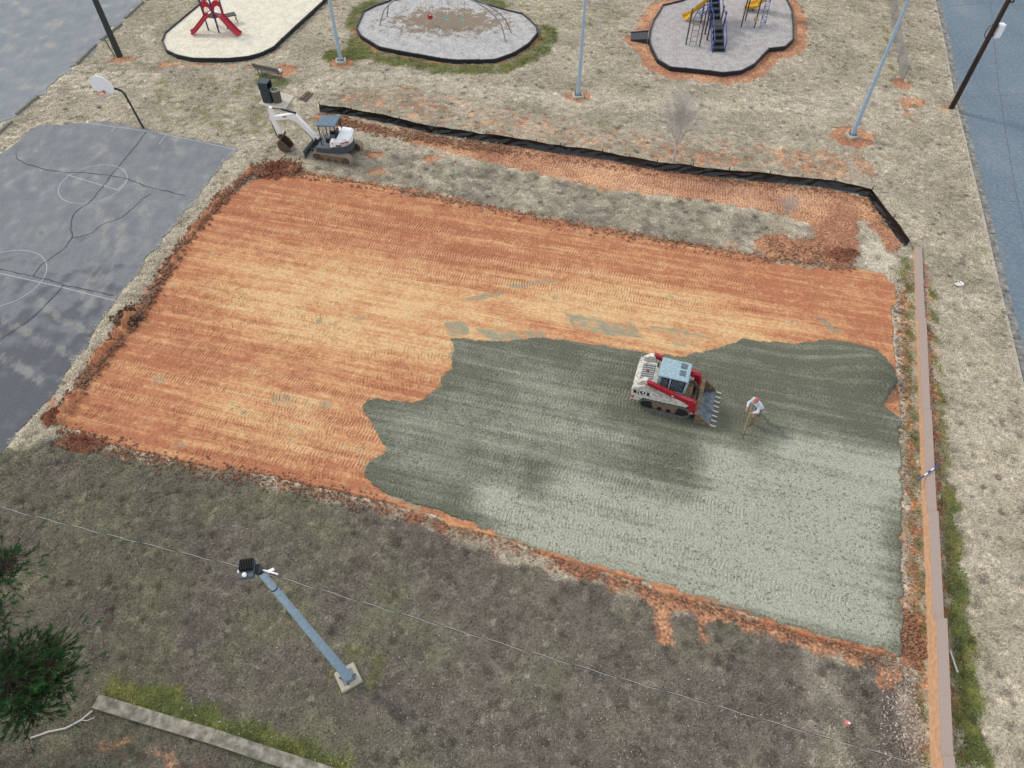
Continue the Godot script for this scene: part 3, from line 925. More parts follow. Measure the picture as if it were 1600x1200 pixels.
# a height field in the lot's own axes; cells that lie wholly under the ground are left out
func field(called: String, height: Callable, cell: float, cell_v: float, u0: float, v0: float, uw: float, vw: float, m: Material) -> void:
	var nu := int(uw / cell)
	var nv := int(vw / cell_v)
	var hs := PackedFloat32Array()
	hs.resize((nu + 1) * (nv + 1))
	for j in nv + 1:
		for i in nu + 1:
			hs[j * (nu + 1) + i] = height.call(u0 + i * cell, v0 + j * cell_v)
	var v := PackedVector3Array()
	var n := PackedVector3Array()
	var uv := PackedVector2Array()
	var ix := PackedInt32Array()
	for j in nv + 1:
		for i in nu + 1:
			var o := j * (nu + 1) + i
			var u := u0 + i * cell
			var vv := v0 + j * cell_v
			var p := LO + LU * u + LV * vv
			v.append(Vector3(p.x, hs[o], p.y))
			var du := hs[o + (1 if i < nu else 0)] - hs[o - (1 if i > 0 else 0)]
			var dv := hs[o + (nu + 1 if j < nv else 0)] - hs[o - (nu + 1 if j > 0 else 0)]
			var g := LU * du / (2.0 * cell) + LV * dv / (2.0 * cell_v)
			n.append(Vector3(-g.x, 1.0, -g.y).normalized())
			uv.append(Vector2((u - LU0) / LUW, (vv - LV0) / LVW))
	for j in nv:
		for i in nu:
			var a := j * (nu + 1) + i
			if maxf(maxf(hs[a], hs[a + 1]), maxf(hs[a + nu + 1], hs[a + nu + 2])) < -0.06:
				continue
			ix.append_array(PackedInt32Array([a, a + 1, a + nu + 2, a, a + nu + 2, a + nu + 1]))
	var mesh := ArrayMesh.new()
	add_grid(mesh, v, n, uv, ix)
	var o := MeshInstance3D.new()
	o.name = called
	o.mesh = mesh
	o.material_override = m
	add_child(o)
	structure(o)

# ---------------------------------------------------------------- paved surfaces
func sheet(called: String, poly: PackedVector2Array, y: float, m: Material, uv_from: Vector2, uv_size: float) -> MeshInstance3D:
	var p := poly.duplicate()
	if Geometry2D.is_polygon_clockwise(p):
		p.reverse()
	var idx := Geometry2D.triangulate_polygon(p)
	var st := sm()
	for i in range(0, idx.size(), 3):
		for k in [0, 1, 2]:
			var q := p[idx[i + k]]
			st.set_normal(Vector3.UP)
			st.set_uv((q - uv_from) / uv_size)
			st.add_vertex(v3(q, y))
	var o := MeshInstance3D.new()
	o.name = numbered(called)
	o.mesh = st.commit()
	o.material_override = m
	add_child(o)
	structure(o)
	return o

func asphalt_picture(key: String, seed_value: int, size: int, metres: float, dark: Color, light: Color, dust: Color, dust_share: float, axis_stretch: int) -> void:
	var n1 := noise_bytes(seed_value, size, size, 0.4, 2)
	var n2 := noise_bytes(seed_value + 1, size, size, 0.9 / metres, 4)
	var n3 := noise_bytes(seed_value + 2, size, size, 0.05, 4, 1, axis_stretch)
	var n4 := noise_bytes(seed_value + 3, size, size, 0.018, 4)
	var arcs := PackedByteArray()
	arcs.resize(size * size)
	arcs.fill(0)
	if key == "court":
		# dust tracked over the court by turning wheels
		for e in [pts([-24.49, -23.78, -22.84, -22.94, -21.36, -22.13, -19.79, -21.27]), pts([-23.45, -21.50, -22.29, -20.85, -20.90, -19.95]), pts([-21.32, -25.08, -21.05, -26.92, -21.28, -28.89, -22.03, -31.00, -23.17, -32.68]), pts([-20.68, -24.64, -20.24, -26.45, -20.42, -28.64, -21.17, -31.00]), pts([-23.20, -25.08, -21.58, -23.78, -19.89, -22.94])]:
			for i in e.size() - 1:
				var p = (e[i] - Vector2(-45, -46)) / metres * size
				var q2 = (e[i + 1] - Vector2(-45, -46)) / metres * size
				var s2 = (q2 - p).orthogonal().normalized() * 5.0
				fill_px(arcs, size, size, PackedVector2Array([p + s2, q2 + s2, q2 - s2, p - s2]), 255)
		arcs = soft_full(arcs, size, size, 6, size, size)
	var d := PackedByteArray()
	d.resize(size * size * 3)
	for o in size * size:
		var f1 := (n1[o] - 128) / 128.0
		var f2 := (n2[o] - 128) / 128.0
		var f3 := (n3[o] - 128) / 128.0
		var f4 := (n4[o] - 128) / 128.0
		var c := dark.lerp(light, clampf(0.5 + f2 * 0.5 + f3 * 0.3 + f4 * 0.22, 0.0, 1.0))
		c = c.lerp(dust, clampf(f4 * 0.7 + f3 * 0.7 + f2 * 0.9 - 0.4 + dust_share, 0.0, 0.8))
		if key == "court":
			# the near half blends to a darker grey, with a noisy edge
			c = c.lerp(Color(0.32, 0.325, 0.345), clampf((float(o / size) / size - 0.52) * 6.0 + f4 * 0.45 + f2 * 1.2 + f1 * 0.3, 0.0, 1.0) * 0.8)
		if arcs[o] > 8:
			c = c.lerp(dust, clampf(arcs[o] / 255.0 * (0.45 + f3 + f1 * 0.4), 0.0, 0.5))
		var q := 255.0 * (1.0 + f1 * 0.13)
		d[o * 3] = clampi(int(c.r * q), 0, 255)
		d[o * 3 + 1] = clampi(int(c.g * q), 0, 255)
		d[o * 3 + 2] = clampi(int(c.b * q), 0, 255)
	picture_mat(key, Image.create_from_data(size, size, false, Image.FORMAT_RGB8, d), 0.85)

# a narrow strip following a line, a few millimetres thick
func strip(st: SurfaceTool, p: PackedVector2Array, wide: float, y: float, ragged := 0.0) -> void:
	var q := PackedVector2Array()
	for i in p.size() - 1:
		var l := p[i].distance_to(p[i + 1])
		var k := maxi(1, int(l / 0.25)) if ragged > 0.0 else 1
		for s in k:
			var e := p[i].lerp(p[i + 1], float(s) / k)
			if ragged > 0.0 and (i > 0 or s > 0):
				e += Vector2(rng.randf_range(-1, 1), rng.randf_range(-1, 1)) * ragged
			q.append(e)
	q.append(p[p.size() - 1])
	var w0 := wide
	for i in q.size() - 1:
		var w1 := wide * (rng.randf_range(0.5, 1.5) if ragged > 0.0 else 1.0)
		var d := (q[i + 1] - q[i]).normalized()
		var s := Vector2(-d.y, d.x) * 0.5
		face(st, [v3(q[i] + s * w0, y), v3(q[i + 1] + s * w1, y), v3(q[i + 1] - s * w1, y), v3(q[i] - s * w0, y)], Vector3.UP)
		w0 = w1

func ring(c: Vector2, r: float, a0 := 0.0, a1 := TAU) -> PackedVector2Array:
	var q := PackedVector2Array()
	for i in 41:
		var a := lerpf(a0, a1, i / 40.0)
		q.append(c + Vector2(cos(a), sin(a)) * r)
	return q

# break a straight outline up, as worn asphalt edges are
func worn_edge(p: PackedVector2Array, step: float, amount: float) -> PackedVector2Array:
	var nz := noise_of(19, 0.6, 3)
	var q := PackedVector2Array()
	for i in p.size():
		var a := p[i]
		var b := p[(i + 1) % p.size()]
		var n := maxi(1, int(a.distance_to(b) / step))
		var d := (b - a).normalized()
		for k in n:
			var e := a.lerp(b, float(k) / n)
			q.append(e + Vector2(-d.y, d.x) * nz.get_noise_2d(e.x, e.y) * amount)
	return q

func build_paving() -> void:
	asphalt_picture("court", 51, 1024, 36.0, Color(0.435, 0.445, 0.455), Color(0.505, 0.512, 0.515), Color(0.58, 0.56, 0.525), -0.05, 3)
	asphalt_picture("parking", 55, 1024, 40.0, Color(0.47, 0.487, 0.5), Color(0.53, 0.542, 0.55), Color(0.61, 0.585, 0.53), 0.0, 3)
	asphalt_picture("road", 59, 1024, 60.0, Color(0.40, 0.445, 0.485), Color(0.44, 0.485, 0.52), Color(0.47, 0.5, 0.52), -0.3, 16)
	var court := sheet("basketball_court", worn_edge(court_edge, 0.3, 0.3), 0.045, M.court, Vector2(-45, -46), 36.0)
	sheet("parking_lot", worn_edge(parking_edge, 0.35, 0.9), 0.045, M.parking, Vector2(-62, -72), 40.0)
	# court markings
	var y := 0.049
	var lines := [
		pts([-27.46, -41.04, -25.51, -40.67, -22.27, -39.95, -16.41, -37.93]),
		pts([-28.21, -27.65, -25.95, -27.02, -22.66, -26.08, -19.42, -25.04]),
		pts([-25.87, -35.45, -22.38, -33.98]),
		pts([-24.82, -40.53, -24.89, -39.95]),
		pts([-21.37, -39.59, -21.49, -38.61]),
		pts([-22.38, -33.98, -22.16, -34.95]),
	]
	for l in lines:
		var st := sm()
		strip(st, l, 0.045, y)
		part(court, "painted_line", st, M.court_line)
	var st := sm()
	strip(st, ring(Vector2(-24.02, -34.58), 1.85), 0.04, y + 0.003)
	part(court, "painted_line", st, M.court_line)
	st = sm()
	strip(st, ring(Vector2(-25.72, -26.64), 2.15), 0.04, y + 0.003)
	part(court, "painted_line", st, M.court_line)
	var cracks := [
		pts([-22.75, -39.95, -22.81, -38.48, -23.05, -37.00, -23.24, -35.71, -23.37, -34.22, -23.57, -32.80, -24.02, -32.11, -23.98, -31.28, -23.70, -30.46, -23.33, -29.77, -23.48, -28.79, -23.74, -28.29, -24.07, -27.65, -24.17, -26.78]),
		pts([-23.33, -29.77, -22.84, -29.93, -22.45, -30.25, -22.17, -30.89, -21.34, -31.50, -20.94, -32.40, -20.76, -33.15, -20.41, -33.62]),
		pts([-29.81, -37.66, -29.50, -37.13, -28.86, -36.60, -27.73, -36.09, -26.15, -35.71, -25.01, -35.64, -23.43, -35.39, -22.18, -35.02, -20.84, -34.28, -19.54, -33.86, -18.40, -33.44]),
		pts([-27.71, -27.99, -26.11, -27.36, -24.98, -27.02, -24.17, -26.78, -23.33, -26.55, -22.37, -26.17, -20.94, -25.76, -19.61, -25.40]),
		pts([-22.37, -26.17, -22.52, -25.35, -22.70, -24.64, -22.95, -23.91, -23.50, -22.94, -23.88, -22.45, -24.41, -21.66]),
	]
	for k in cracks.size():
		st = sm()
		strip(st, cracks[k], 0.05 if k != 1 else 0.03, y + 0.006, 0.04)
		part(court, "crack", st, M.crack)
	# road
	var inner := PackedVector2Array()
	for p in kerb_line:
		inner.append(p + Vector2(0.62, 0.0))
	var road_poly := inner.duplicate()
	road_poly.append(Vector2(60, inner[inner.size() - 1].y))
	road_poly.append(Vector2(60, inner[0].y))
	var road := sheet("road", road_poly, 0.01, M.road, Vector2(8, -80), 90.0)
	for c in [pts([38.57, -61.14, 35.24, -52.35, 32.80, -45.94, 30.61, -39.74, 28.78, -34.46, 27.20, -29.41]), pts([29.49, -44.13, 31.46, -44.29, 33.85, -44.45]), pts([26.68, -33.38, 27.94, -32.97, 28.98, -32.92]), pts([33.75, -57.64, 37.08, -58.20, 39.93, -57.86])]:
		st = sm()
		strip(st, c, 0.03, 0.014, 0.03)
		part(road, "crack", st, M.road_crack)
	# kerb and gutter, cast in lengths with open joints
	var kerb := holder("kerb")
	for i in kerb_line.size() - 1:
		var a := kerb_line[i]
		var b := kerb_line[i + 1]
		var l := a.distance_to(b)
		var n := maxi(1, int(round(l / 2.6)))
		for k in n:
			var p := a.lerp(b, (k + 0.008) / n)
			var q := a.lerp(b, (k + 0.992) / n)
			var up := rng.randf_range(-0.006, 0.006)
			st = sm()
			slab(st, PackedVector2Array([p, q, q + Vector2(0.15, 0), p + Vector2(0.15, 0)]), -0.1, 0.145 + up)
			part(kerb, "kerb_stone", st, M.concrete_pale)
			st = sm()
			slab(st, PackedVector2Array([p + Vector2(0.152, 0), q + Vector2(0.152, 0), q + Vector2(0.625, 0), p + Vector2(0.625, 0)]), -0.1, 0.022 + up)
			part(kerb, "gutter_slab", st, M.concrete_grey)
	# wheel stops between the parking and the grass
	var stops := [pts([-30.27, -48.56, -29.98, -51.18]), pts([-29.85, -51.96, -29.28, -54.49]), pts([-29.32, -55.44, -28.86, -58.20]), pts([-28.76, -58.66, -28.31, -61.63]), pts([-31.61, -41.94, -31.18, -44.13]), pts([-31.90, -39.10, -31.54, -41.04])]
	var told := [
		"grey timber wheel stop left of the dark utility pole", "grey timber wheel stop directly behind the dark utility pole", "grey timber wheel stop between utility pole and picture's top edge",
		"grey wheel stop cut by the top edge beside parking lot", "weathered wheel stop right of its pair at far left", "weathered wheel stop cut by the picture's left edge"]
	for i in stops.size():
		var a: Vector2 = stops[i][0]
		var b: Vector2 = stops[i][1]
		var d := b - a
		st = sm()
		var hw := 0.13
		prism(st, PackedVector2Array([Vector2(-hw, 0), Vector2(hw, 0), Vector2(hw * 0.6, 0.15), Vector2(-hw * 0.6, 0.15)]), Transform3D(Basis(), Vector3.ZERO), d.length())
		var o := solid("wheel_stop", st, M.timber_stop, told[i], "wheel stop", "wheel stops along the parking lot")
		o.position = v3((a + b) * 0.5, 0.02)
		o.rotation.y = atan2(d.x, d.y)

# ---------------------------------------------------------------- wall, fences, kerbs
func build_walls() -> void:
	var steps := [0.17, 0.3, 0.4, 0.52, 0.74, 0.82]
	var ys := [-28.85, -23.6, -18.1, -13.2, -9.0, -4.75, 1.0]
	var w := thing("retaining_wall", "long low stepped concrete wall stained with clay beside the gravel", "wall", Vector3.ZERO)
	var x_at := func(z: float) -> float:
		for i in wall_line.size() - 1:
			if z <= wall_line[i + 1].y or i == wall_line.size() - 2:
				return lerpf(wall_line[i].x, wall_line[i + 1].x, (z - wall_line[i].y) / (wall_line[i + 1].y - wall_line[i].y))
		return 0.0
	for i in 6:
		var z0: float = ys[i] + 0.004
		var z1: float = ys[i + 1]
		var h: float = steps[i]
		var a := Vector2(x_at.call(z0), z0)
		var b := Vector2(x_at.call(z1), z1)
		var s := Vector2(0.37, 0.0)
		var st := sm()
		slab(st, PackedVector2Array([a, b, b + s, a + s]), -0.1, h)
		var block := part(w, "wall_section", st, M.wall_face)
		st = sm()
		var e := Vector2(0.004, 0)
		slab(st, PackedVector2Array([a + e, b + e, b + s - e, a + s - e]), h, h + 0.03)
		part(block, "cap", st, M.wall_top)
	# blue and white rod lying over it
	var p := Vector3(15.89, 0.48, -14.58)
	var q := Vector3(17.07, 0.48, -15.38)
	var rod := thing("levelling_rod", "blue and white striped rod lying across the concrete wall", "rod", (p + q) * 0.5)
	for k in 7:
		var st := sm()
		tube(st, (p - q) * (k / 7.0 - 0.5), (p - q) * ((k + 1) / 7.0 - 0.5), 0.032, 0.032, 8)
		part(rod, "band", st, M.paper if k in [2, 4] else M.blue_rod)
	# low concrete edging at the lower left
	var line := pts([-13.52, -6.30, -11.42, -5.75, -9.45, -5.25, -7.52, -4.70, -5.46, -4.14])
	var c := thing("concrete_edging", "low weathered concrete edging running past mossy grass near the pine", "edging", Vector3.ZERO)
	for i in line.size() - 1:
		var d := (line[i + 1] - line[i]).normalized()
		var s := Vector2(d.y, -d.x) * 0.42
		var st := sm()
		var a := line[i] + d * 0.006
		slab(st, PackedVector2Array([a, line[i + 1], line[i + 1] + s, a + s]), -0.05, 0.2)
		part(c, "edging_block", st, M.concrete)
	# silt fence
	var f := thing("silt_fence", "long sagging black plastic silt fence dug into red clay", "fence", Vector3.ZERO)
	var nz := noise_of(61, 0.9, 3)
	var run := 0.0
	for i in fence_line.size() - 1:
		var a := fence_line[i]
		var b := fence_line[i + 1]
		var l := a.distance_to(b)
		var d := (b - a) / l
		var s := Vector2(-d.y, d.x)
		var n := maxi(2, int(l / 0.14))
		var st := sm()
		var grid := []
		for k in n + 1:
			var col := []
			var r := run + l * k / n
			var sag: float = 0.5 + nz.get_noise_2d(r * 0.5, 9.0) * 0.09
			for m in 8:
				var t := m / 7.0
				# long diagonal folds in the stretched film
				var fold: float = sin((r * 1.1 - t * 1.6) * 5.0 + nz.get_noise_2d(r * 0.4, t * 0.8) * 7.0) * 0.05 * (0.5 + nz.get_noise_2d(r * 0.5, 5.0))
				var bulge: float = fold * sin(PI * t) + nz.get_noise_2d(r * 0.35, t * 0.4) * 0.07 + 0.16 * (1.0 - t) * (1.0 - t)
				var q2 := a.lerp(b, float(k) / n) + s * bulge
				col.append(Vector3(q2.x, gh(q2.x, q2.y) + t * sag - 0.02, q2.y))
			grid.append(col)
		var nrm := func(k: int, m: int) -> Vector3:
			var du: Vector3 = grid[mini(k + 1, n)][m] - grid[maxi(k - 1, 0)][m]
			var dv: Vector3 = grid[k][mini(m + 1, 7)] - grid[k][maxi(m - 1, 0)]
			var nn := du.cross(dv).normalized()
			return nn if nn.dot(Vector3(s.x, 0.2, s.y)) > 0.0 else -nn
		for k in n:
			for m in 7:
				trin(st, grid[k][m], grid[k + 1][m], grid[k + 1][m + 1], nrm.call(k, m), nrm.call(k + 1, m), nrm.call(k + 1, m + 1))
				trin(st, grid[k][m], grid[k + 1][m + 1], grid[k][m + 1], nrm.call(k, m), nrm.call(k + 1, m + 1), nrm.call(k, m + 1))
		part(f, "fabric", st, M.film)
		var m2 := maxi(1, int(round(l / 1.9)))
		for k in m2:
			st = sm()
			var q3 := a.lerp(b, float(k) / m2) - s * 0.05
			box(st, at(Vector3(q3.x, 0.27, q3.y)), Vector3(0.04, 0.72, 0.04), 0.004)
			part(f, "stake", st, M.creosote)
		run += l
	# chain link fence by the road
	var cl := thing("chain_link_fence", "silver chain link fence ending near the road corner", "fence", Vector3.ZERO)
	var base := pts([26.29, -45.94, 26.97, -48.84, 27.80, -51.96, 28.71, -55.23, 29.63, -58.54, 30.81, -62.88, 31.98, -67.10])
	for i in base.size():
		var st := sm()
		var r := 0.035 if i == 0 else 0.025
		tube(st, v3(base[i], -0.05), v3(base[i], 1.25), r, r, 7)
		ball(st, v3(base[i], 1.26), Vector3(r * 1.4, r, r * 1.4), 4, 7)
		part(cl, "post", st, M.galvanised)
		if i == base.size() - 1:
			continue
		st = sm()
		tube(st, v3(base[i], 1.22), v3(base[i + 1], 1.22), 0.02, 0.02, 6)
		part(cl, "rail", st, M.galvanised)
		st = sm()
		var a := base[i]
		var l := a.distance_to(base[i + 1])
		var d := (base[i + 1] - a) / l
		var step := 0.14
		var k := -1.2
		while k < l:
			var lo := maxf(k, 0.0)
			var hi := minf(k + 1.15, l)
			if hi > lo:
				tube(st, v3(a + d * lo, 0.05 + lo - k), v3(a + d * hi, 0.05 + hi - k), 0.006, 0.006, 3, false)
				tube(st, v3(a + d * lo, 1.2 - (lo - k)), v3(a + d * hi, 1.2 - (hi - k)), 0.006, 0.006, 3, false)
			k += step
		part(cl, "mesh", st, M.galvanised)

# ---------------------------------------------------------------- poles and wires
func light_pole(p: Vector2, top: Vector3, r0: float, r1: float, label: String, pad_turn: float) -> Node3D:
	var o := thing("light_pole", label, "light pole", v3(p), 0.0, "steel light poles round the playground")
	var st := sm()
	box(st, at(Vector3(0, 0.06, 0), Vector3(0, pad_turn, 0)), Vector3(0.72, 0.22, 0.72), 0.03)
	part(o, "concrete_base", st, M.concrete_pale)
	st = sm()
	box(st, at(Vector3(0, 0.185, 0), Vector3(0, pad_turn, 0)), Vector3(0.42, 0.03, 0.42), 0.006)
	part(o, "base_plate", st, M.steel)
	st = sm()
	var t := top - v3(p)
	var b := Vector3(0, 0.2, 0)
	var prev := b
	for i in 3:
		var e := b.lerp(t, (i + 1) / 3.0)
		tube(st, prev, e, lerpf(r0, r1, i / 3.0), lerpf(r0, r1, (i + 1) / 3.0), 14, i == 2)
		prev = e
	part(o, "shaft", st, M.pole_steel)
	for k in 4:
		st = sm()
		var a := pad_turn + PI / 4 + k * PI / 2
		tube(st, Vector3(cos(a) * 0.25, 0.17, sin(a) * 0.25), Vector3(cos(a) * 0.25, 0.29, sin(a) * 0.25), 0.022, 0.022, 6)
		part(o, "anchor_bolt", st, M.dark_steel)
	return o

func floodlight(o: Node3D, t: Vector3, turn: float) -> void:
	# finned head on a short arm at the top of a pole
	var hd := Transform3D(Basis(Vector3.UP, turn).scaled(Vector3.ONE * 0.74), t)
	var st := sm()
	tube(st, hd * Vector3(0, -0.1, 0), hd * Vector3(0, 0.12, 0), 0.12, 0.12, 10)
	box(st, hd * at(Vector3(-0.08, 0.1, 0)), Vector3(0.2, 0.09, 0.11), 0.01)
	part(o, "bracket", st, M.dark_steel)
	st = sm()
	box(st, hd * at(Vector3(-0.34, 0.1, 0.0)), Vector3(0.5, 0.16, 0.62), 0.03)
	var lamp := part(o, "lamp_housing", st, M.machine_grey)
	for k in 9:
		st = sm()
		box(st, hd * at(Vector3(-0.54 + k * 0.052, 0.25, -0.12)), Vector3(0.018, 0.14, 0.4), 0.003)
		part(lamp, "cooling_fin", st, M.black)
	st = sm()
	box(st, hd * at(Vector3(-0.34, 0.012, 0.0)), Vector3(0.42, 0.02, 0.52), 0.004)
	part(lamp, "lens", st, M.glass_dark)
	st = sm()
	ball(st, hd * Vector3(-0.38, 0.2, 0.21), Vector3(0.06, 0.07, 0.06), 6, 10)
	part(lamp, "photocell", st, M.white_paint)
	st = sm()
	ball(st, hd * Vector3(-0.59, 0.15, 0.04), Vector3(0.035, 0.05, 0.05), 5, 8)
	part(lamp, "cap_nut", st, M.white_paint)

func build_poles() -> void:
	var top := Vector3(-6.17, 8.20, -7.38)
	var a := light_pole(Vector2(-5.42, -7.26), top, 0.155, 0.085, "leaning blue-grey light pole with finned floodlight on the front grass", 0.55)
	var st := sm()
	var base := v3(Vector2(-5.42, -7.26))
	var j := (top - base).lerp(Vector3(0, 0.2, 0), 0.13)
	var ax := (top - base).normalized()
	tube(st, j - ax * 0.03, j + ax * 0.03, 0.1, 0.1, 12)
	part(a, "joint_band", st, M.dark_steel)
	floodlight(a, top - base, 0.15)
	st = sm()
	box(st, at(top - base + Vector3(0.3, 0.0, 0.02), Vector3(0.2, 0.3, 0.5)), Vector3(0.2, 0.06, 0.07), 0.01)
	tube(st, top - base + Vector3(0.05, 0.03, 0), top - base + Vector3(0.5, 0.01, 0.12), 0.02, 0.02, 6)
	part(a, "wire_clamp", st, M.white_paint)
	for e in [
		[Vector2(4.34, -44.21), 0.12, 0.075, "pale blue-grey light pole standing between swing pit and yellow-slide pit", 0.1],
		[Vector2(20.99, -39.52), 0.14, 0.08, "blue-grey light pole on square clay-ringed base near the road", 0.35],
		[Vector2(-11.96, -48.84), 0.13, 0.075, "blue-grey light pole on clay ring left of the swings", 0.2]]:
		var p: Vector2 = e[0]
		var o := light_pole(p, v3(p, 8.4), e[1], e[2], e[3], e[4])
		floodlight(o, Vector3(0, 8.4, 0), 0.4)
	# twisted overhead line through the top of the front pole
	var p0 := Vector3(-17.03, 8.10, -10.12)
	var p1 := top + Vector3(-0.05, -0.06, 0.0)
	var p2 := Vector3(10.65, 8.00, -2.56)
	var w := thing("overhead_cable", "thin twisted white overhead cable crossing above the front grass", "cable", p1)
	for k in 2:
		st = sm()
		var ends := [p0 - p1, Vector3.ZERO, p2 - p1]
		for i in 2:
			var l: float = ends[i].distance_to(ends[i + 1])
			var n := int(l / 0.12)
			var prev := Vector3.ZERO
			for m in n + 1:
				var t := float(m) / n
				var ph := t * l * 6.0 + k * PI
				var q: Vector3 = ends[i].lerp(ends[i + 1], t) + Vector3(0, cos(ph), sin(ph)) * 0.011
				q.y -= 0.12 * sin(PI * t)
				if m > 0:
					tube(st, prev, q, 0.007, 0.007, 4, false)
				prev = q
		part(w, "strand", st, M.cable_white if k == 0 else M.dark_steel)
	# wooden utility pole by the road
	var u := Vector2(28.25, -42.55)
	var o := thing("utility_pole", "brown wooden utility pole with white box beside the road", "utility pole", v3(u, 0.05))
	st = sm()
	tube(st, Vector3(0, -0.1, 0), Vector3(0.06, 5, 0), 0.17, 0.145, 14)
	tube(st, Vector3(0.06, 5, 0), Vector3(0.14, 10, 0), 0.145, 0.12, 14)
	part(o, "post", st, M.creosote)
	st = sm()
	tube(st, Vector3(-0.15, -0.05, 0.09), Vector3(-0.13, 3.6, 0.09), 0.03, 0.03, 6)
	part(o, "conduit", st, M.dark_steel)
	st = sm()
	box(st, at(Vector3(0.42, 5.0, 0.0), Vector3(0, 0.2, 0)), Vector3(0.42, 0.78, 0.36), 0.03)
	var cab := part(o, "cabinet", st, M.white_paint)
	st = sm()
	box(st, at(Vector3(0.42, 5.01, 0.185), Vector3(0, 0.2, 0)), Vector3(0.36, 0.68, 0.014), 0.004)
	part(cab, "door", st, M.white_paint)
	st = sm()
	box(st, at(Vector3(0.17, 4.75, 0)), Vector3(0.16, 0.06, 0.2), 0.01)
	part(o, "bracket", st, M.dark_steel)
	st = sm()
	box(st, at(Vector3(0.17, 5.25, 0)), Vector3(0.16, 0.06, 0.2), 0.01)
	part(o, "bracket", st, M.dark_steel)
	st = sm()
	var loop := []
	for i in 11:
		var t := PI * i / 10.0
		loop.append(Vector3(-0.1 - sin(t) * 0.28, 5.0 - cos(t) * 0.4, 0.12))
	pipe(st, loop, 0.022, 5)
	part(o, "cable_loop", st, M.black)
	st = sm()
	box(st, at(Vector3(0.25, 6.6, 0)), Vector3(0.3, 0.07, 0.07), 0.01)
	ball(st, Vector3(0.4, 6.65, 0), Vector3(0.06, 0.09, 0.06), 5, 8)
	part(o, "insulator", st, M.dark_steel)
	# darker pole in the far left
	var dp := Vector2(-27.75, -49.66)
	o = thing("utility_pole", "dark greenish wooden utility pole by the parking lot", "utility pole", v3(dp, 0.0))
	st = sm()
	tube(st, Vector3(0, -0.1, 0), Vector3(0, 9.5, 0), 0.22, 0.16, 14)
	part(o, "post", st, M.green_pole)
	st = sm()
	tube(st, Vector3(-0.35, 0.0, 0.0), Vector3(-0.55, 1.2, 0.0), 0.03, 0.03, 6)
	part(o, "guy_guard", st, M.dark_steel)
	# basketball hoop
	var hb := Vector2(-23.01, -40.38)
	o = thing("basketball_hoop", "basketball hoop with white fan backboard on a bent dark post", "basketball hoop", v3(hb, 0.0), 0.0)
	var f := Vector3(-0.253, 0, 0.967)      # the way the board faces
	var s := Vector3(0.967, 0, 0.253)
	var bc := Vector3(-1.0, 2.92, 0.62)
	st = sm()
	pipe(st, [Vector3(0, -0.1, 0), Vector3(-0.22, 2.3, 0.03), Vector3(-0.3, 2.52, 0.06), Vector3(-0.48, 2.7, 0.16), bc - f * 0.1 + Vector3(0, -0.02, 0)], 0.065, 10)
	part(o, "post", st, M.green_pole)
	st = sm()
	pipe(st, [Vector3(-0.4, 2.62, 0.1), bc - f * 0.05 + s * 0.3 + Vector3(0, 0.3, 0)], 0.03, 6)
	pipe(st, [Vector3(-0.4, 2.62, 0.1), bc - f * 0.05 - s * 0.3 + Vector3(0, 0.3, 0)], 0.03, 6)
	part(o, "brace", st, M.dark_steel)
	st = sm()
	var fan := PackedVector2Array()
	for i in 25:
		var t := PI * i / 24.0
		fan.append(Vector2(cos(t) * 0.76, 0.16 + sin(t) * 0.66))
	fan.append(Vector2(-0.72, -0.02))
	fan.append(Vector2(-0.45, -0.2))
	fan.append(Vector2(0.45, -0.2))
	fan.append(Vector2(0.72, -0.02))
	var bx := Transform3D(Basis(s, Vector3.UP, f), bc)
	prism(st, fan, bx, 0.05)
	part(o, "backboard", st, M.white_paint)
	st = sm()
	var rp := []
	for i in 17:
		rp.append(bc + f * 0.32 + Vector3(0, -0.1, 0) + (s * cos(TAU * i / 16) + f * sin(TAU * i / 16)) * 0.23)
	pipe(st, rp, 0.016, 5)
	box(st, Transform3D(Basis(s, Vector3.UP, f), bc + f * 0.07 + Vector3(0, -0.12, 0)), Vector3(0.16, 0.14, 0.05), 0.01)
	var rim := part(o, "rim", st, M.orange_rim)
	st = sm()
	for i in 12:
		var a0 := TAU * i / 12
		for sg in [-1.0, 1.0]:
			var a1: float = a0 + sg * TAU / 12
			var d0 := s * cos(a0) + f * sin(a0)
			var d1 := s * cos(a1) + f * sin(a1)
			tube(st, bc + f * 0.32 + Vector3(0, -0.11, 0) + d0 * 0.22, bc + f * 0.32 + Vector3(0, -0.52, 0) + d1 * 0.13, 0.008, 0.008, 3, false)
	part(rim, "net", st, M.net)

# ---------------------------------------------------------------- playgrounds
func border(edge: PackedVector2Array, label: String) -> void:
	var o := thing("playground_border", label, "border", Vector3.ZERO, 0.0, "black playground borders")
	for i in edge.size():
		var a := edge[i]
		var b := edge[(i + 1) % edge.size()]
		var l := a.distance_to(b)
		var n := maxi(1, int(round(l / 1.3)))
		var turn := atan2(-(b - a).y, (b - a).x)
		for k in n:
			var c := a.lerp(b, (k + 0.5) / n)
			var st := sm()
			box(st, at(Vector3(c.x, 0.14 + rng.randf_range(-0.01, 0.01), c.y), Vector3(0, turn, rng.randf_range(-0.01, 0.01))), Vector3(l / n - 0.012, 0.34, 0.1), 0.02)
			var board := part(o, "border_board", st, M.border_black)
			if k == 0:
				st = sm()
				tube(st, v3(a, 0.05), v3(a, 0.33), 0.05, 0.05, 8)
				part(board, "stake", st, M.border_black)

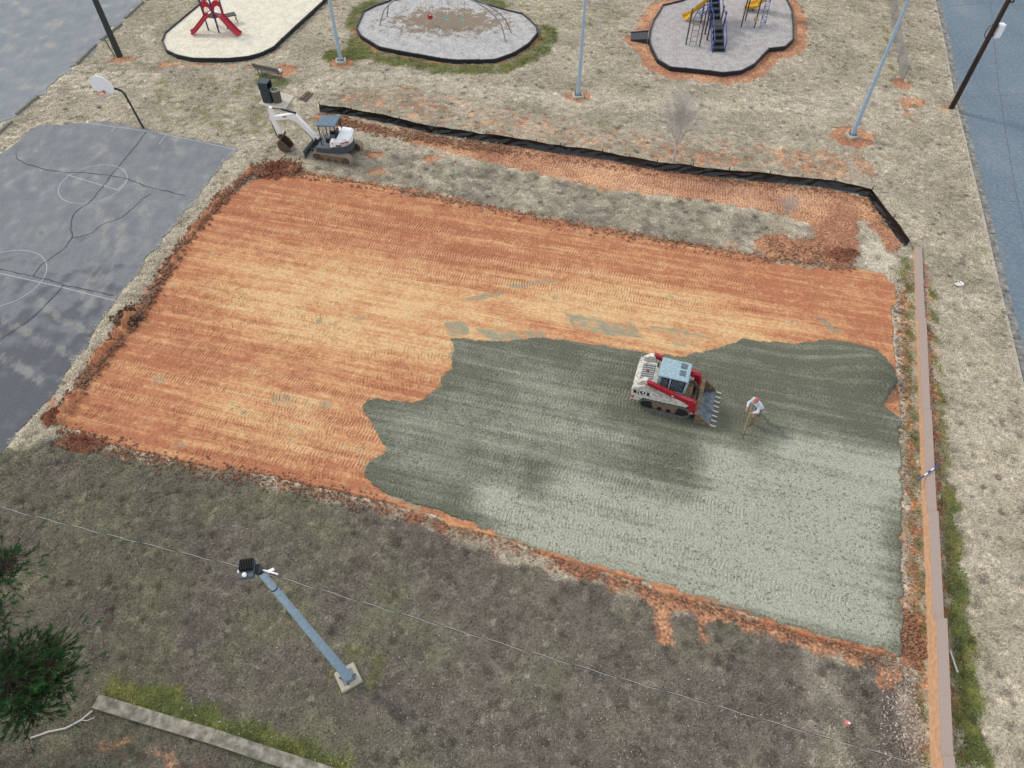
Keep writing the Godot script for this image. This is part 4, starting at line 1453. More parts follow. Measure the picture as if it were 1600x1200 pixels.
# an open trough that follows a line of points; width across, raised sides
func trough(st: SurfaceTool, p: Array, wide: float, side: float) -> void:
	var rows := []
	for i in p.size():
		var d: Vector3 = (p[mini(i + 1, p.size() - 1)] - p[maxi(i - 1, 0)])
		var s := d.cross(Vector3.UP).normalized()
		var u := s.cross(d).normalized()
		var c: Vector3 = p[i]
		var row := []
		for e in [[-0.5, 1.0], [-0.46, 0.55], [-0.36, 0.12], [0.0, 0.0], [0.36, 0.12], [0.46, 0.55], [0.5, 1.0], [0.56, 1.0], [0.52, 0.4], [0.38, -0.06], [0.0, -0.16], [-0.38, -0.06], [-0.52, 0.4], [-0.56, 1.0]]:
			row.append(c + s * wide * e[0] + u * side * e[1])
		rows.append(row)
	for i in rows.size() - 1:
		for k in 14:
			var a: Vector3 = rows[i][k]
			var b: Vector3 = rows[i][(k + 1) % 14]
			var c: Vector3 = rows[i + 1][(k + 1) % 14]
			var d: Vector3 = rows[i + 1][k]
			var n := (b - a).cross(d - a).normalized()
			face(st, [a, b, c, d], n)
	for e in [0, rows.size() - 1]:
		for k in 7:
			var n: Vector3 = (rows[1][3] - rows[0][3]).normalized() * (-1.0 if e == 0 else 1.0)
			face(st, [rows[e][k], rows[e][(k + 1) % 14], rows[e][13 - (k + 1)] if k < 6 else rows[e][7], rows[e][13 - k]], n)

func curve_points(p: Array, n: int) -> Array:
	var c := Curve3D.new()
	for i in p.size():
		var t: Vector3 = (p[mini(i + 1, p.size() - 1)] - p[maxi(i - 1, 0)]) / 6.0
		c.add_point(p[i], -t, t)
	var r := []
	for i in n + 1:
		r.append(c.sample_baked(c.get_baked_length() * i / n, true))
	return r

func build_playgrounds() -> void:
	border(red_edge, "black plastic border around the pale sand under the red slides")
	border(swing_edge, "black plastic border around the swing pit")
	border(blue_edge, "black plastic border around the pit with yellow slides")
	for e in [["sand_bed", red_edge, Color(0.875, 0.845, 0.77), Color(0.72, 0.685, 0.61), 71, 24.0, Vector2(-36, -76)], ["swing_mulch", swing_edge, Color(0.74, 0.735, 0.73), Color(0.53, 0.5, 0.47), 81, 20.0, Vector2(-14, -70)], ["play_mulch", blue_edge, Color(0.71, 0.69, 0.68), Color(0.52, 0.49, 0.46), 91, 18.0, Vector2(8, -68)]]:
		var size := 768
		var n1 := noise_bytes(e[4], size, size, 0.3, 3)
		var n2 := noise_bytes(e[4] + 1, size, size, 0.03, 4)
		var n3 := noise_bytes(e[4] + 2, size, size, 0.1, 3)
		var d := PackedByteArray()
		d.resize(size * size * 3)
		var worn: Vector2 = (Vector2(-4.67, -54.70) - e[6]) / e[5] * size
		var hi: Color = e[2]
		var lo: Color = e[3]
		var soil := Color(0.5, 0.44, 0.37)
		for i in size * size:
			var f1 := (n1[i] - 128) / 128.0
			var f2 := (n2[i] - 128) / 128.0
			var f3 := (n3[i] - 128) / 128.0
			var c := hi.lerp(lo, clampf(0.32 + f1 * 0.55 + f2 * 0.3 + f3 * 0.35, 0.0, 1.0))
			if e[0] == "swing_mulch":
				# scuffed bare soil under the swings
				var q := Vector2((i % size - worn.x) / 190.0, (i / size - worn.y) / 95.0).length()
				c = c.lerp(soil, clampf((1.0 - q) * 2.2 + f2 * 1.1 + f3 * 0.7, 0.0, 0.85))
			d[i * 3] = clampi(int(c.r * 255), 0, 255)
			d[i * 3 + 1] = clampi(int(c.g * 255), 0, 255)
			d[i * 3 + 2] = clampi(int(c.b * 255), 0, 255)
		var rl := PackedByteArray(n1)
		picture_mat(e[0], Image.create_from_data(size, size, false, Image.FORMAT_RGB8, d), 1.0, Image.create_from_data(size, size, false, Image.FORMAT_L8, rl), 6.0)
		sheet(e[0], e[1], 0.2, M[e[0]], e[6], e[5])

	# red slides on a small three-sided deck
	var o := thing("red_slide_tower", "play tower with two red slides and blue posts", "play structure", Vector3(-21.78, 0.20, -53.23))
	var org := o.position
	var pl := Vector3(-22.33, 0.20, -53.18) - org
	var pf := Vector3(-21.47, 0.20, -52.82) - org
	var pr := Vector3(-20.99, 0.20, -53.43) - org
	var pb := Vector3(-21.83, 0.20, -53.79) - org
	for p in [pl, pf, pr, pb]:
		var st := sm()
		tube(st, p + Vector3(0, -0.1, 0), p + Vector3(0, 3.3, 0), 0.055, 0.055, 10)
		var post := part(o, "post", st, M.post_blue)
		st = sm()
		tube(st, p + Vector3(0, 0.62, 0), p + Vector3(0, 0.72, 0), 0.062, 0.062, 10)
		part(post, "clamp", st, M.galvanised)
	var st := sm()
	var deck := PackedVector2Array()
	for p in [pl, pf, pr, pb]:
		deck.append(Vector2(p.x, p.z))
	slab(st, deck, 0.98, 1.05)
	part(o, "deck", st, M.deck_grey)
	for e in [[pl, pf, Vector3(-23.37, 0.28, -52.45) - org], [pf, pr, Vector3(-19.83, 0.28, -52.25) - org]]:
		var m: Vector3 = (e[0] + e[1]) * 0.5
		var q: Vector3 = e[2]
		var d := Vector3(q.x - m.x, 0, q.z - m.z)
		st = sm()
		trough(st, curve_points([m + Vector3(0, 1.08, 0), m + d * 0.12 + Vector3(0, 1.05, 0), m + d * 0.45 + Vector3(0, 0.62, 0), m + d * 0.8 + Vector3(0, 0.2, 0), m + d + Vector3(0, 0.1, 0)], 14), 0.52, 0.17)
		part(o, "slide", st, M.slide_red)
		# hood panel over the slide's mouth
		st = sm()
		var l: float = e[0].distance_to(e[1])
		var hood := PackedVector2Array([Vector2(-l * 0.48, 0), Vector2(-l * 0.48, 0.75), Vector2(-l * 0.3, 1.02), Vector2(0, 1.1), Vector2(l * 0.3, 1.02), Vector2(l * 0.48, 0.75), Vector2(l * 0.48, 0), Vector2(l * 0.36, 0), Vector2(l * 0.32, 0.5), Vector2(l * 0.15, 0.68), Vector2(-l * 0.15, 0.68), Vector2(-l * 0.32, 0.5), Vector2(-l * 0.36, 0)])
		var s: Vector3 = (e[1] - e[0]).normalized()
		prism(st, hood, Transform3D(Basis(s, Vector3.UP, s.cross(Vector3.UP)), m + Vector3(0, 1.06, 0)), 0.05)
		part(o, "hood_panel", st, M.slide_red)
	st = sm()
	for k in 5:
		tube(st, pl.lerp(pb, 0.1 + k * 0.2) + Vector3(0, 1.2, 0), pl.lerp(pb, 0.1 + k * 0.2) + Vector3(0, 2.2, 0), 0.014, 0.014, 5)
	tube(st, pl + Vector3(0, 2.2, 0), pb + Vector3(0, 2.2, 0), 0.02, 0.02, 6)
	tube(st, pl + Vector3(0, 1.2, 0), pb + Vector3(0, 1.2, 0), 0.02, 0.02, 6)
	part(o, "railing", st, M.blue_bright)
	st = sm()
	var step := Vector3(-20.94, 0.75, -54.48) - org
	box(st, at(step, Vector3(0, 0.5, 0)), Vector3(0.85, 0.06, 0.6), 0.01)
	var sp := part(o, "step_platform", st, M.deck_grey)
	for k in 4:
		st = sm()
		var c: Vector3 = step + Basis(Vector3.UP, 0.5) * Vector3([-0.36, 0.36][k % 2], 0, [-0.24, 0.24][k / 2])
		tube(st, Vector3(c.x, -0.1, c.z), c, 0.025, 0.025, 6)
		part(sp, "leg", st, M.post_grey)

	# swings hung from a pair of arched pipes
	var lf := Vector3(-9.89, 0.20, -53.95)
	var rf := Vector3(-0.41, 0.20, -51.34)
	var rb := Vector3(0.00, 0.20, -52.82)
	o = thing("swing_set", "arched pipe swing set with one red and two teal seats", "swing set", (lf + rf) * 0.5)
	org = o.position
	var dep := (rb - rf)
	for sgn in [0.0, 1.0]:
		var arch := []
		for i in 25:
			var t := i / 24.0
			var hh := sqrt(maxf(0.0, 1.0 - pow(2.0 * t - 1.0, 2.0)))
			arch.append(lf.lerp(rf, t) - org + dep * lerpf(sgn, 0.5 + (sgn - 0.5) * 0.08, hh) + Vector3(0, hh * 2.75 - 0.1, 0))
		st = sm()
		pipe(st, arch, 0.045, 8)
		part(o, "arch_pipe", st, M.chain)
	for e in [[Vector3(-6.05, 0.75, -54.06), "red"], [Vector3(-4.85, 0.70, -53.76), "teal"], [Vector3(-3.67, 0.70, -53.65), "teal"]]:
		var c: Vector3 = e[0] - org
		var along := (rf - lf).normalized()
		st = sm()
		if e[1] == "red":
			ball(st, c, Vector3(0.2, 0.14, 0.18), 7, 12)
			var seat := part(o, "bucket_seat", st, M.slide_red)
			st = sm()
			pipe(st, curve_points([c - along * 0.2 + Vector3(0, 0.1, 0), c + Vector3(0, 0.2, 0.18), c + along * 0.2 + Vector3(0, 0.1, 0), c + Vector3(0, 0.2, -0.18), c - along * 0.2 + Vector3(0, 0.1, 0)], 16), 0.035, 6)
			part(seat, "rim", st, M.slide_red)
			st = sm()
			box(st, at(c + Vector3(0, 0.15, 0.0)), Vector3(0.12, 0.02, 0.1), 0.005)
			part(seat, "seat_pad", st, M.white_paint)
		else:
			for k in 6:
				var x := (k - 2.5) / 2.5
				box(st, Transform3D(Basis(along, Vector3.UP, along.cross(Vector3.UP)) * Basis(Vector3.BACK, x * 0.5), c + along * x * 0.22 + Vector3(0, x * x * 0.1, 0)), Vector3(0.1, 0.02, 0.18), 0.004)
			part(o, "belt_seat", st, M.teal)
		for sg in [-1.0, 1.0]:
			st = sm()
			var a: Vector3 = c + along * 0.25 * sg + Vector3(0, 0.1, 0)
			var top := Vector3(a.x, 2.6, a.z - 0.02)
			tube(st, a, top, 0.011, 0.011, 4, false)
			part(o, "chain", st, M.chain)

	# big climbing frame with yellow slides
	var b := Vector3(14.58, 0.20, -49.91)
	o = thing("climbing_frame", "blue climbing frame with dark stairs and yellow slides", "play structure", b)
	var flight := func(z0: float, y0: float, n: int) -> void:
		for k in n:
			var q := sm()
			box(q, at(Vector3(0.0, y0 + 0.25 * (k + 1), z0 - 0.42 * k - 0.21)), Vector3(0.74, 0.045, 0.44), 0.008)
			part(o, "step", q, M.step_grey)
			q = sm()
			box(q, at(Vector3(0.0, y0 + 0.25 * k + 0.11, z0 - 0.42 * k - 0.02)), Vector3(0.72, 0.2, 0.02), 0.004)
			part(o, "riser", q, M.black_plastic)
	flight.call(0.0, 0.0, 4)
	st = sm()
	box(st, at(Vector3(0, 1.03, -2.2)), Vector3(0.9, 0.06, 1.0), 0.01)
	part(o, "landing", st, M.deck_grey)
	flight.call(-2.72, 1.03, 4)
	for sx in [-0.42, 0.42]:
		st = sm()
		box(st, at(Vector3(sx, 0.5, -0.85), Vector3(0.54, 0, 0)), Vector3(0.05, 0.16, 2.0), 0.01)
		part(o, "stringer", st, M.blue_bright)
		st = sm()
		box(st, at(Vector3(sx, 1.5, -3.55), Vector3(0.54, 0, 0)), Vector3(0.05, 0.16, 2.0), 0.01)
		part(o, "stringer", st, M.blue_bright)
		st = sm()
		pipe(st, [Vector3(sx, -0.25, 0.12), Vector3(sx, 0.85, 0.05), Vector3(sx, 1.9, -1.75), Vector3(sx, 1.9, -2.6), Vector3(sx, 3.0, -4.4)], 0.035, 7)
		part(o, "handrail", st, M.blue_bright)
		for zz in [-1.75, -2.65, -4.5]:
			st = sm()
			tube(st, Vector3(sx * 1.15, -0.25, zz), Vector3(sx * 1.15, 3.6 if zz < -4.0 else 2.0, zz), 0.055, 0.055, 9)
			part(o, "post", st, M.post_blue if zz > -2.0 else M.post_grey)
	st = sm()
	box(st, at(Vector3(0.0, 2.07, -5.3)), Vector3(2.4, 0.08, 1.7), 0.01)
	part(o, "deck", st, M.deck_grey)
	st = sm()
	box(st, at(Vector3(2.2, 2.0, -4.9), Vector3(0, 0.3, 0)), Vector3(2.2, 0.2, 0.6), 0.02)
	part(o, "bridge", st, M.step_grey)
	st = sm()
	trough(st, curve_points([Vector3(14.72, 2.25, -54.01) - b, Vector3(14.41, 2.15, -53.93) - b, Vector3(13.96, 1.50, -54.32) - b, Vector3(13.53, 0.75, -54.80) - b, Vector3(13.22, 0.45, -54.85) - b, Vector3(12.92, 0.38, -54.69) - b], 18), 0.62, 0.2)
	part(o, "slide", st, M.slide_yellow)
	st = sm()
	trough(st, curve_points([Vector3(20.05, 2.20, -56.32) - b, Vector3(19.63, 1.60, -56.25) - b, Vector3(19.16, 1.00, -56.38) - b, Vector3(18.82, 0.60, -56.56) - b, Vector3(18.28, 0.42, -56.54) - b, Vector3(17.83, 0.40, -56.70) - b], 18), 0.8, 0.24)
	part(o, "slide", st, M.slide_yellow)
	st = sm()
	box(st, at(Vector3(18.44, 0.30, -56.49) - b), Vector3(0.08, 0.5, 0.08), 0.01)
	part(o, "slide_leg", st, M.post_grey)
	for e in [[Vector3(12.46, 0.15, -50.96), 2.55], [Vector3(13.39, 0.15, -50.72), 2.55], [Vector3(16.97, 0.15, -53.69), 3.4], [Vector3(17.93, 0.15, -53.60), 3.4], [Vector3(17.50, 0.15, -54.79), 3.4]]:
		st = sm()
		var p: Vector3 = e[0] - b
		tube(st, p, p + Vector3(0, e[1], 0), 0.05, 0.05, 9)
		part(o, "post", st, M.post_grey)
	# ladder between the two near posts
	var r0 := Vector3(12.71, 0.15, -50.90) - b
	var r1 := Vector3(13.15, 0.15, -50.82) - b
	st = sm()
	tube(st, r0, r0 + Vector3(0, 1.7, 0), 0.022, 0.022, 6)
	tube(st, r1, r1 + Vector3(0, 1.7, 0), 0.022, 0.022, 6)
	for k in 4:
		tube(st, r0 + Vector3(0, 0.3 + k * 0.4, 0), r1 + Vector3(0, 0.3 + k * 0.4, 0), 0.018, 0.018, 6)
	part(o, "ladder", st, M.post_grey)
	st = sm()
	pipe(st, curve_points([Vector3(14.53, 2.60, -52.13) - b, Vector3(13.91, 2.70, -51.79) - b, Vector3(13.20, 2.60, -51.42) - b, Vector3(13.01, 2.20, -51.65) - b, Vector3(12.66, 1.90, -51.05) - b], 12), 0.035, 7)
	pipe(st, curve_points([Vector3(14.76, 2.00, -52.62) - b, Vector3(14.13, 2.10, -52.29) - b, Vector3(13.60, 1.90, -52.14) - b, Vector3(13.31, 1.70, -51.80) - b], 10), 0.025, 6)
	for k in 4:
		var c: Vector3 = (Vector3(13.19, 1.80, -51.97) - b).lerp(Vector3(14.12, 2.00, -52.62) - b, k / 3.0)
		var lp := []
		for i in 11:
			lp.append(c + Vector3(cos(TAU * i / 10) * 0.22, sin(TAU * i / 10) * 0.2, 0))
		pipe(st, lp, 0.02, 5)
	part(o, "loop_climber", st, M.blue_bright)
	# blue lattice climber on the right
	var c0 := Vector3(18.35, 0.15, -53.64) - b
	st = sm()
	for dx in [0.0, 0.42]:
		tube(st, c0 + Vector3(dx, 0, -dx * 0.6), c0 + Vector3(dx + 0.05, 3.2, -dx * 0.6 - 0.5), 0.022, 0.022, 6)
	for k in 9:
		var t0 := 0.35 * k
		var s0: float = [0.0, 0.42][k % 2]
		var s1: float = [0.42, 0.0][k % 2]
		tube(st, c0 + Vector3(s0, t0, -s0 * 0.6 - t0 * 0.15), c0 + Vector3(s1, t0 + 0.35, -s1 * 0.6 - t0 * 0.15 - 0.05), 0.02, 0.02, 5)
		tube(st, c0 + Vector3(0, t0, -t0 * 0.15), c0 + Vector3(0.42, t0, -0.25 - t0 * 0.15), 0.02, 0.02, 5)
	part(o, "lattice_climber", st, M.blue_bright)
	st = sm()
	var dp := Vector3(17.82, 0.90, -53.41) - b
	tube(st, dp + Vector3(0, 0, 0.02), dp + Vector3(0, 0.04, 0.09), 0.17, 0.17, 14)
	part(o, "play_dial", st, M.stake_wood)

	# ramp over the border
	o = thing("access_ramp", "black ramp with pipe handrail leading over the climbing pit's border", "ramp", v3(Vector2(9.39, -52.65)))
	org = o.position
	var q := [Vector3(8.76, 0.03, -53.19) - org, Vector3(10.11, 0.34, -52.77) - org, Vector3(9.90, 0.34, -51.43) - org, Vector3(8.64, 0.03, -51.99) - org]
	st = sm()
	var up: Vector3 = (q[1] - q[0]).cross(q[3] - q[0]).normalized()
	if up.y < 0.0:
		up = -up
	face(st, q, up)
	face(st, [q[1], q[2], q[2] - Vector3(0, 0.34, 0), q[1] - Vector3(0, 0.34, 0)], Vector3.RIGHT)
	face(st, [q[3], q[2], q[2] - Vector3(0, 0.33, 0), q[3] - Vector3(0, 0.03, 0)], Vector3.BACK)
	face(st, [q[0], q[1], q[1] - Vector3(0, 0.33, 0), q[0] - Vector3(0, 0.03, 0)], Vector3.FORWARD)
	part(o, "ramp_plate", st, M.step_grey)
	for e in [[0, 1], [3, 2]]:
		st = sm()
		tube(st, q[e[0]] + Vector3(0, 0.03, 0), q[e[1]] + Vector3(0, 0.03, 0), 0.045, 0.045, 6)
		part(o, "side_curb", st, M.black_plastic)
	st = sm()
	pipe(st, [Vector3(9.64, 0.00, -50.80) - org, Vector3(9.64, 0.00, -50.80) - org + Vector3(0.0, 0.85, 0), Vector3(9.93, 0.85, -52.30) - org, Vector3(9.93, 0.85, -52.30) - org - Vector3(0, 0.85, 0)], 0.02, 6)
	part(o, "handrail", st, M.galvanised)

# ---------------------------------------------------------------- bench, bins and small things lying about
func build_furniture() -> void:
	# bench, seen from behind
	var a := Vector2(-17.52, -47.06)
	var b := Vector2(-15.56, -46.28)
	var d := (b - a)
	var o := thing("park_bench", "grey slatted park bench on worn clay below the red slides", "bench", v3((a + b) * 0.5), atan2(-d.y, d.x))
	var l := d.length()
	for k in 3:
		var st := sm()
		box(st, at(Vector3(0, 0.45, -0.02 - k * 0.15)), Vector3(l, 0.04, 0.12), 0.006)
		part(o, "seat_slat", st, M.grey_wood)
	for k in 2:
		var st := sm()
		box(st, at(Vector3(0, 0.66 + k * 0.16, 0.1 + k * 0.04), Vector3(-0.2, 0, 0)), Vector3(l, 0.13, 0.035), 0.006)
		part(o, "back_slat", st, M.grey_wood)
	for sx in [-0.38, 0.38]:
		var st := sm()
		pipe(st, [Vector3(sx * l, -0.05, 0.0), Vector3(sx * l, 0.43, 0.0), Vector3(sx * l, 0.9, 0.12)], 0.025, 6)
		pipe(st, [Vector3(sx * l, -0.05, -0.32), Vector3(sx * l, 0.42, -0.36), Vector3(sx * l, 0.42, 0.0)], 0.025, 6)
		part(o, "leg_frame", st, M.rusty_steel)
	# white paper bag on the bench
	var st := sm()
	ball(st, Vector3.ZERO, Vector3(0.17, 0.13, 0.15), 5, 7)
	var bag := solid("paper_bag", st, M.paper, "crumpled white bag on the right end of the bench", "bag")
	bag.position = o.transform * Vector3(l * 0.44, 0.6, -0.12)
	bag.rotation = Vector3(0.2, 0.5, 0.1)
	# pad with two bins
	var pad := thing("concrete_pad", "small square concrete pad under two litter bins", "concrete pad", Vector3.ZERO)
	st = sm()
	slab(st, pts([-16.43, -43.18, -14.62, -42.25, -14.33, -44.13, -16.16, -45.03]), -0.05, 0.09)
	part(pad, "slab", st, M.pad_concrete)
	var p := Vector3(-15.82, 0.09, -43.33)
	o = thing("litter_bin", "square dark litter bin with hood on the concrete pad", "bin", p + Vector3(0, 0, -0.2), -0.2)
	st = sm()
	box(st, at(Vector3(0, 0.43, 0)), Vector3(0.62, 0.86, 0.62), 0.03)
	var body := part(o, "body", st, M.bin_grey)
	st = sm()
	box(st, at(Vector3(0, 0.45, 0.315)), Vector3(0.5, 0.7, 0.014), 0.004)
	part(body, "door", st, M.bin_grey)
	st = sm()
	for e in [[Vector3(0, 1.33, 0), Vector3(0.64, 0.06, 0.64)], [Vector3(0, 1.1, 0.3), Vector3(0.64, 0.42, 0.03)], [Vector3(0, 1.1, -0.3), Vector3(0.64, 0.42, 0.03)], [Vector3(-0.3, 1.1, 0), Vector3(0.03, 0.42, 0.58)]]:
		box(st, at(e[0]), e[1], 0.012)
	part(o, "hood", st, M.bin_grey)
	st = sm()
	box(st, at(Vector3(0.0, 0.885, 0)), Vector3(0.6, 0.05, 0.6), 0.01)
	part(o, "inner_lid", st, M.black)
	p = Vector3(-15.27, 0.09, -43.33)
	o = thing("litter_bin", "round stone-coloured litter bin beside the square dark bin", "bin", p + Vector3(0.02, 0, -0.12), 0.0)
	st = sm()
	tube(st, Vector3.ZERO, Vector3(0, 0.78, 0), 0.27, 0.29, 20)
	part(o, "drum", st, M.stone_bin)
	st = sm()
	tube(st, Vector3(0, 0.78, 0), Vector3(0, 0.84, 0), 0.305, 0.29, 20)
	var lid := part(o, "lid", st, M.concrete_pale)
	st = sm()
	ball(st, Vector3(0, 0.83, 0), Vector3(0.23, 0.06, 0.23), 6, 14)
	part(lid, "dome", st, M.bin_lid)
	# dark boards lying on the straw
	o = thing("board_heap", "small heap of dark weathered boards lying on pale straw", "boards", v3(Vector2(-13.53, -44.13), 0.0), 0.0)
	var u := (Vector2(-13.25, -44.94) - Vector2(-13.78, -43.49))
	for k in 4:
		st = sm()
		box(st, at(Vector3((k - 1.5) * 0.13, 0.05 + (k % 2) * 0.025, (k - 1.5) * 0.09), Vector3(0.02, atan2(-u.y, u.x) + (k - 1.5) * 0.04, 0.02 * (k % 3 - 1))), Vector3(1.15 - 0.1 * (k % 3), 0.045, 0.13), 0.008)
		part(o, "board", st, M.old_wood)
	# white pipe stub with its broken arm
	o = thing("pipe_stub", "white plastic pipe stub sticking out of the grass strip", "pipe", v3(Vector2(-3.24, -35.52)))
	st = sm()
	tube(st, Vector3(0, -0.1, 0), Vector3(-0.02, 0.85, 0), 0.055, 0.055, 10)
	part(o, "riser", st, M.pvc)
	st = sm()
	tube(st, Vector3(-0.02, 0.8, 0), Vector3(-0.03, 0.95, 0), 0.07, 0.07, 10)
	part(o, "collar", st, M.stake_wood)
	# survey stake
	o = thing("survey_stake", "short pale wooden stake at the lot's far edge", "stake", v3(Vector2(11.08, -28.29)))
	st = sm()
	box(st, at(Vector3(0.02, 0.25, 0), Vector3(0, 0.3, -0.1)), Vector3(0.1, 0.62, 0.05), 0.006)
	part(o, "shaft", st, M.stake_wood)
	# litter
	st = sm()
	for k in 7:
		var q := []
		for e in [[0, 0], [1, 0], [1, 1], [0, 1]]:
			q.append(Vector3(k * 0.06 - 0.2 + e[0] * 0.06, 0.05 + 0.05 * sin((k + e[0]) * 2.3) + 0.02 * e[1], (e[1] - 0.5) * 0.3 * (1.0 - 0.08 * absf(k - 3.0))))
		face(st, q, (q[1] - q[0]).cross(q[2] - q[0]).normalized() * -1.0)
		for v in 4:
			q[v] = q[v] - Vector3(0, 0.012, 0)
		face(st, q, (q[1] - q[0]).cross(q[2] - q[0]).normalized())
	o = solid("paper_scrap", st, M.paper, "crumpled white paper scrap on the verge right of wall", "litter")
	o.position = v3(Vector2(22.26, -26.13), 0.09)
	o.rotation.y = 0.3
	o = thing("plastic_pipe", "short white pipe lying on green weeds right of the wall", "pipe", v3(Vector2(14.83, -7.80), 0.1))
	st = sm()
	tube(st, Vector3(0.01, 0, -0.34), Vector3(-0.02, 0.0, 0.34), 0.032, 0.032, 10)
	part(o, "length", st, M.pvc)
	st = sm()
	tube(st, Vector3(-0.02, 0, 0.3), Vector3(-0.022, 0, 0.37), 0.042, 0.042, 10)
	part(o, "coupling", st, M.pvc)
	o = thing("broken_branch", "pale broken branch lying below the pine beside the edging", "branch", v3(Vector2(-14.27, -5.73), 0.06))
	st = sm()
	pipe(st, [Vector3(0.75, 0.02, -0.5), Vector3(0.5, 0.03, -0.22), Vector3(0.1, 0.02, 0.02), Vector3(-0.4, 0.02, 0.12), Vector3(-0.9, 0.0, 0.3)], 0.03, 6)
	part(o, "stem", st, M.pale_bark)
	st = sm()
	pipe(st, [Vector3(0.5, 0.03, -0.22), Vector3(0.72, 0.05, -0.2), Vector3(0.9, 0.03, -0.3)], 0.016, 5)
	part(o, "twig", st, M.pale_bark)
	o = thing("plastic_scrap", "small crumpled pink scrap on bare pale ground in front", "litter", v3(Vector2(10.73, -5.88), 0.03))
	st = sm()
	ball(st, Vector3.ZERO, Vector3(0.13, 0.05, 0.1), 4, 6)
	part(o, "sheet", st, M.pink)
	st = sm()
	ball(st, Vector3(0.03, 0.05, 0.02), Vector3(0.05, 0.025, 0.04), 4, 6)
	part(o, "fold", st, M.paper)

# heaps of spoil
func pile(p: Vector2, rx: float, rz: float, h: float, turn: float, m: Material, label: String, seed_value: int) -> void:
	var nz := noise_of(seed_value, 1.6, 4)
	var st := sm()
	var n := 36
	var r := 18
	var P := func(i: int, j: int) -> Vector3:
		var a := TAU * j / n
		var t := float(i) / r
		var wob: float = 1.0 + nz.get_noise_2d(cos(a) * 1.5, sin(a) * 1.5) * 0.45
		var q := Vector3(cos(a) * rx * t * wob, 0, sin(a) * rz * t * wob)
		q.y = h * pow(1.0 - t * t, 1.2) * (1.0 + nz.get_noise_2d(q.x * 2.0 + 7.0, q.z * 2.0) * 1.0) + nz.get_noise_2d(q.x * 5.0, q.z * 5.0) * 0.07 - 0.05 * t
		return q
	for i in r:
		for j in n:
			var a: Vector3 = P.call(i, j)
			var b: Vector3 = P.call(i + 1, j)
			var c: Vector3 = P.call(i + 1, j + 1)
			var d: Vector3 = P.call(i, j + 1)
			var nn := (b - a).cross(c - a)
			nn = nn.normalized() if nn.length() > 1e-9 else Vector3.UP
			if nn.y < 0.0:
				nn = -nn
			face(st, [a, b, c, d], nn)
	var o := solid("dirt_pile", st, m, label, "dirt pile", "heaps of spoil at the lot's corners")
	o.position = v3(p, 0.02)
	o.rotation.y = turn

func build_piles() -> void:
	pile(Vector2(-13.74, -35.83), 1.35, 0.95, 0.42, 0.1, M.clay_pile, "red clay heap at the lot corner next to excavator bucket", 5)
	pile(Vector2(-17.86, -16.66), 1.15, 0.55, 0.28, -0.15, M.clay_pile, "reddish dirt heap at the lot's lower left corner in grass", 6)
	pile(Vector2(-19.55, -18.01), 0.6, 0.55, 0.3, 0.3, M.clay_pile, "small red dirt heap beside the court's lower corner", 7)
	pile(Vector2(-18.27, -23.86), 0.8, 0.75, 0.42, 0.4, M.soil_pile, "dark brown soil heap halfway along the court edge", 8)
	pile(Vector2(-11.31, -41.04), 0.9, 0.5, 0.25, 0.1, M.clay_pile, "low clay heap at the silt fence's left end behind excavator", 9)
	pile(Vector2(17.24, -28.49), 1.0, 0.6, 0.2, 0.1, M.clay_pile, "low rough clay heap near the right end of silt fence", 10)

# ---------------------------------------------------------------- machines
func stadium(l: float, h0: float, h1: float, n := 9) -> PackedVector2Array:
	# loop of a crawler track: a wheel of height h0 at -x, of height h1 at +x, both standing on y = 0
	var q := PackedVector2Array()
	for i in n + 1:
		var a := -PI / 2 + PI * i / n
		q.append(Vector2(l * 0.5 - h1 * 0.5 + cos(a) * h1 * 0.5, h1 * 0.5 + sin(a) * h1 * 0.5))
	for i in n + 1:
		var a := PI / 2 + PI * i / n
		q.append(Vector2(-l * 0.5 + h0 * 0.5 + cos(a) * h0 * 0.5, h0 * 0.5 + sin(a) * h0 * 0.5))
	return q

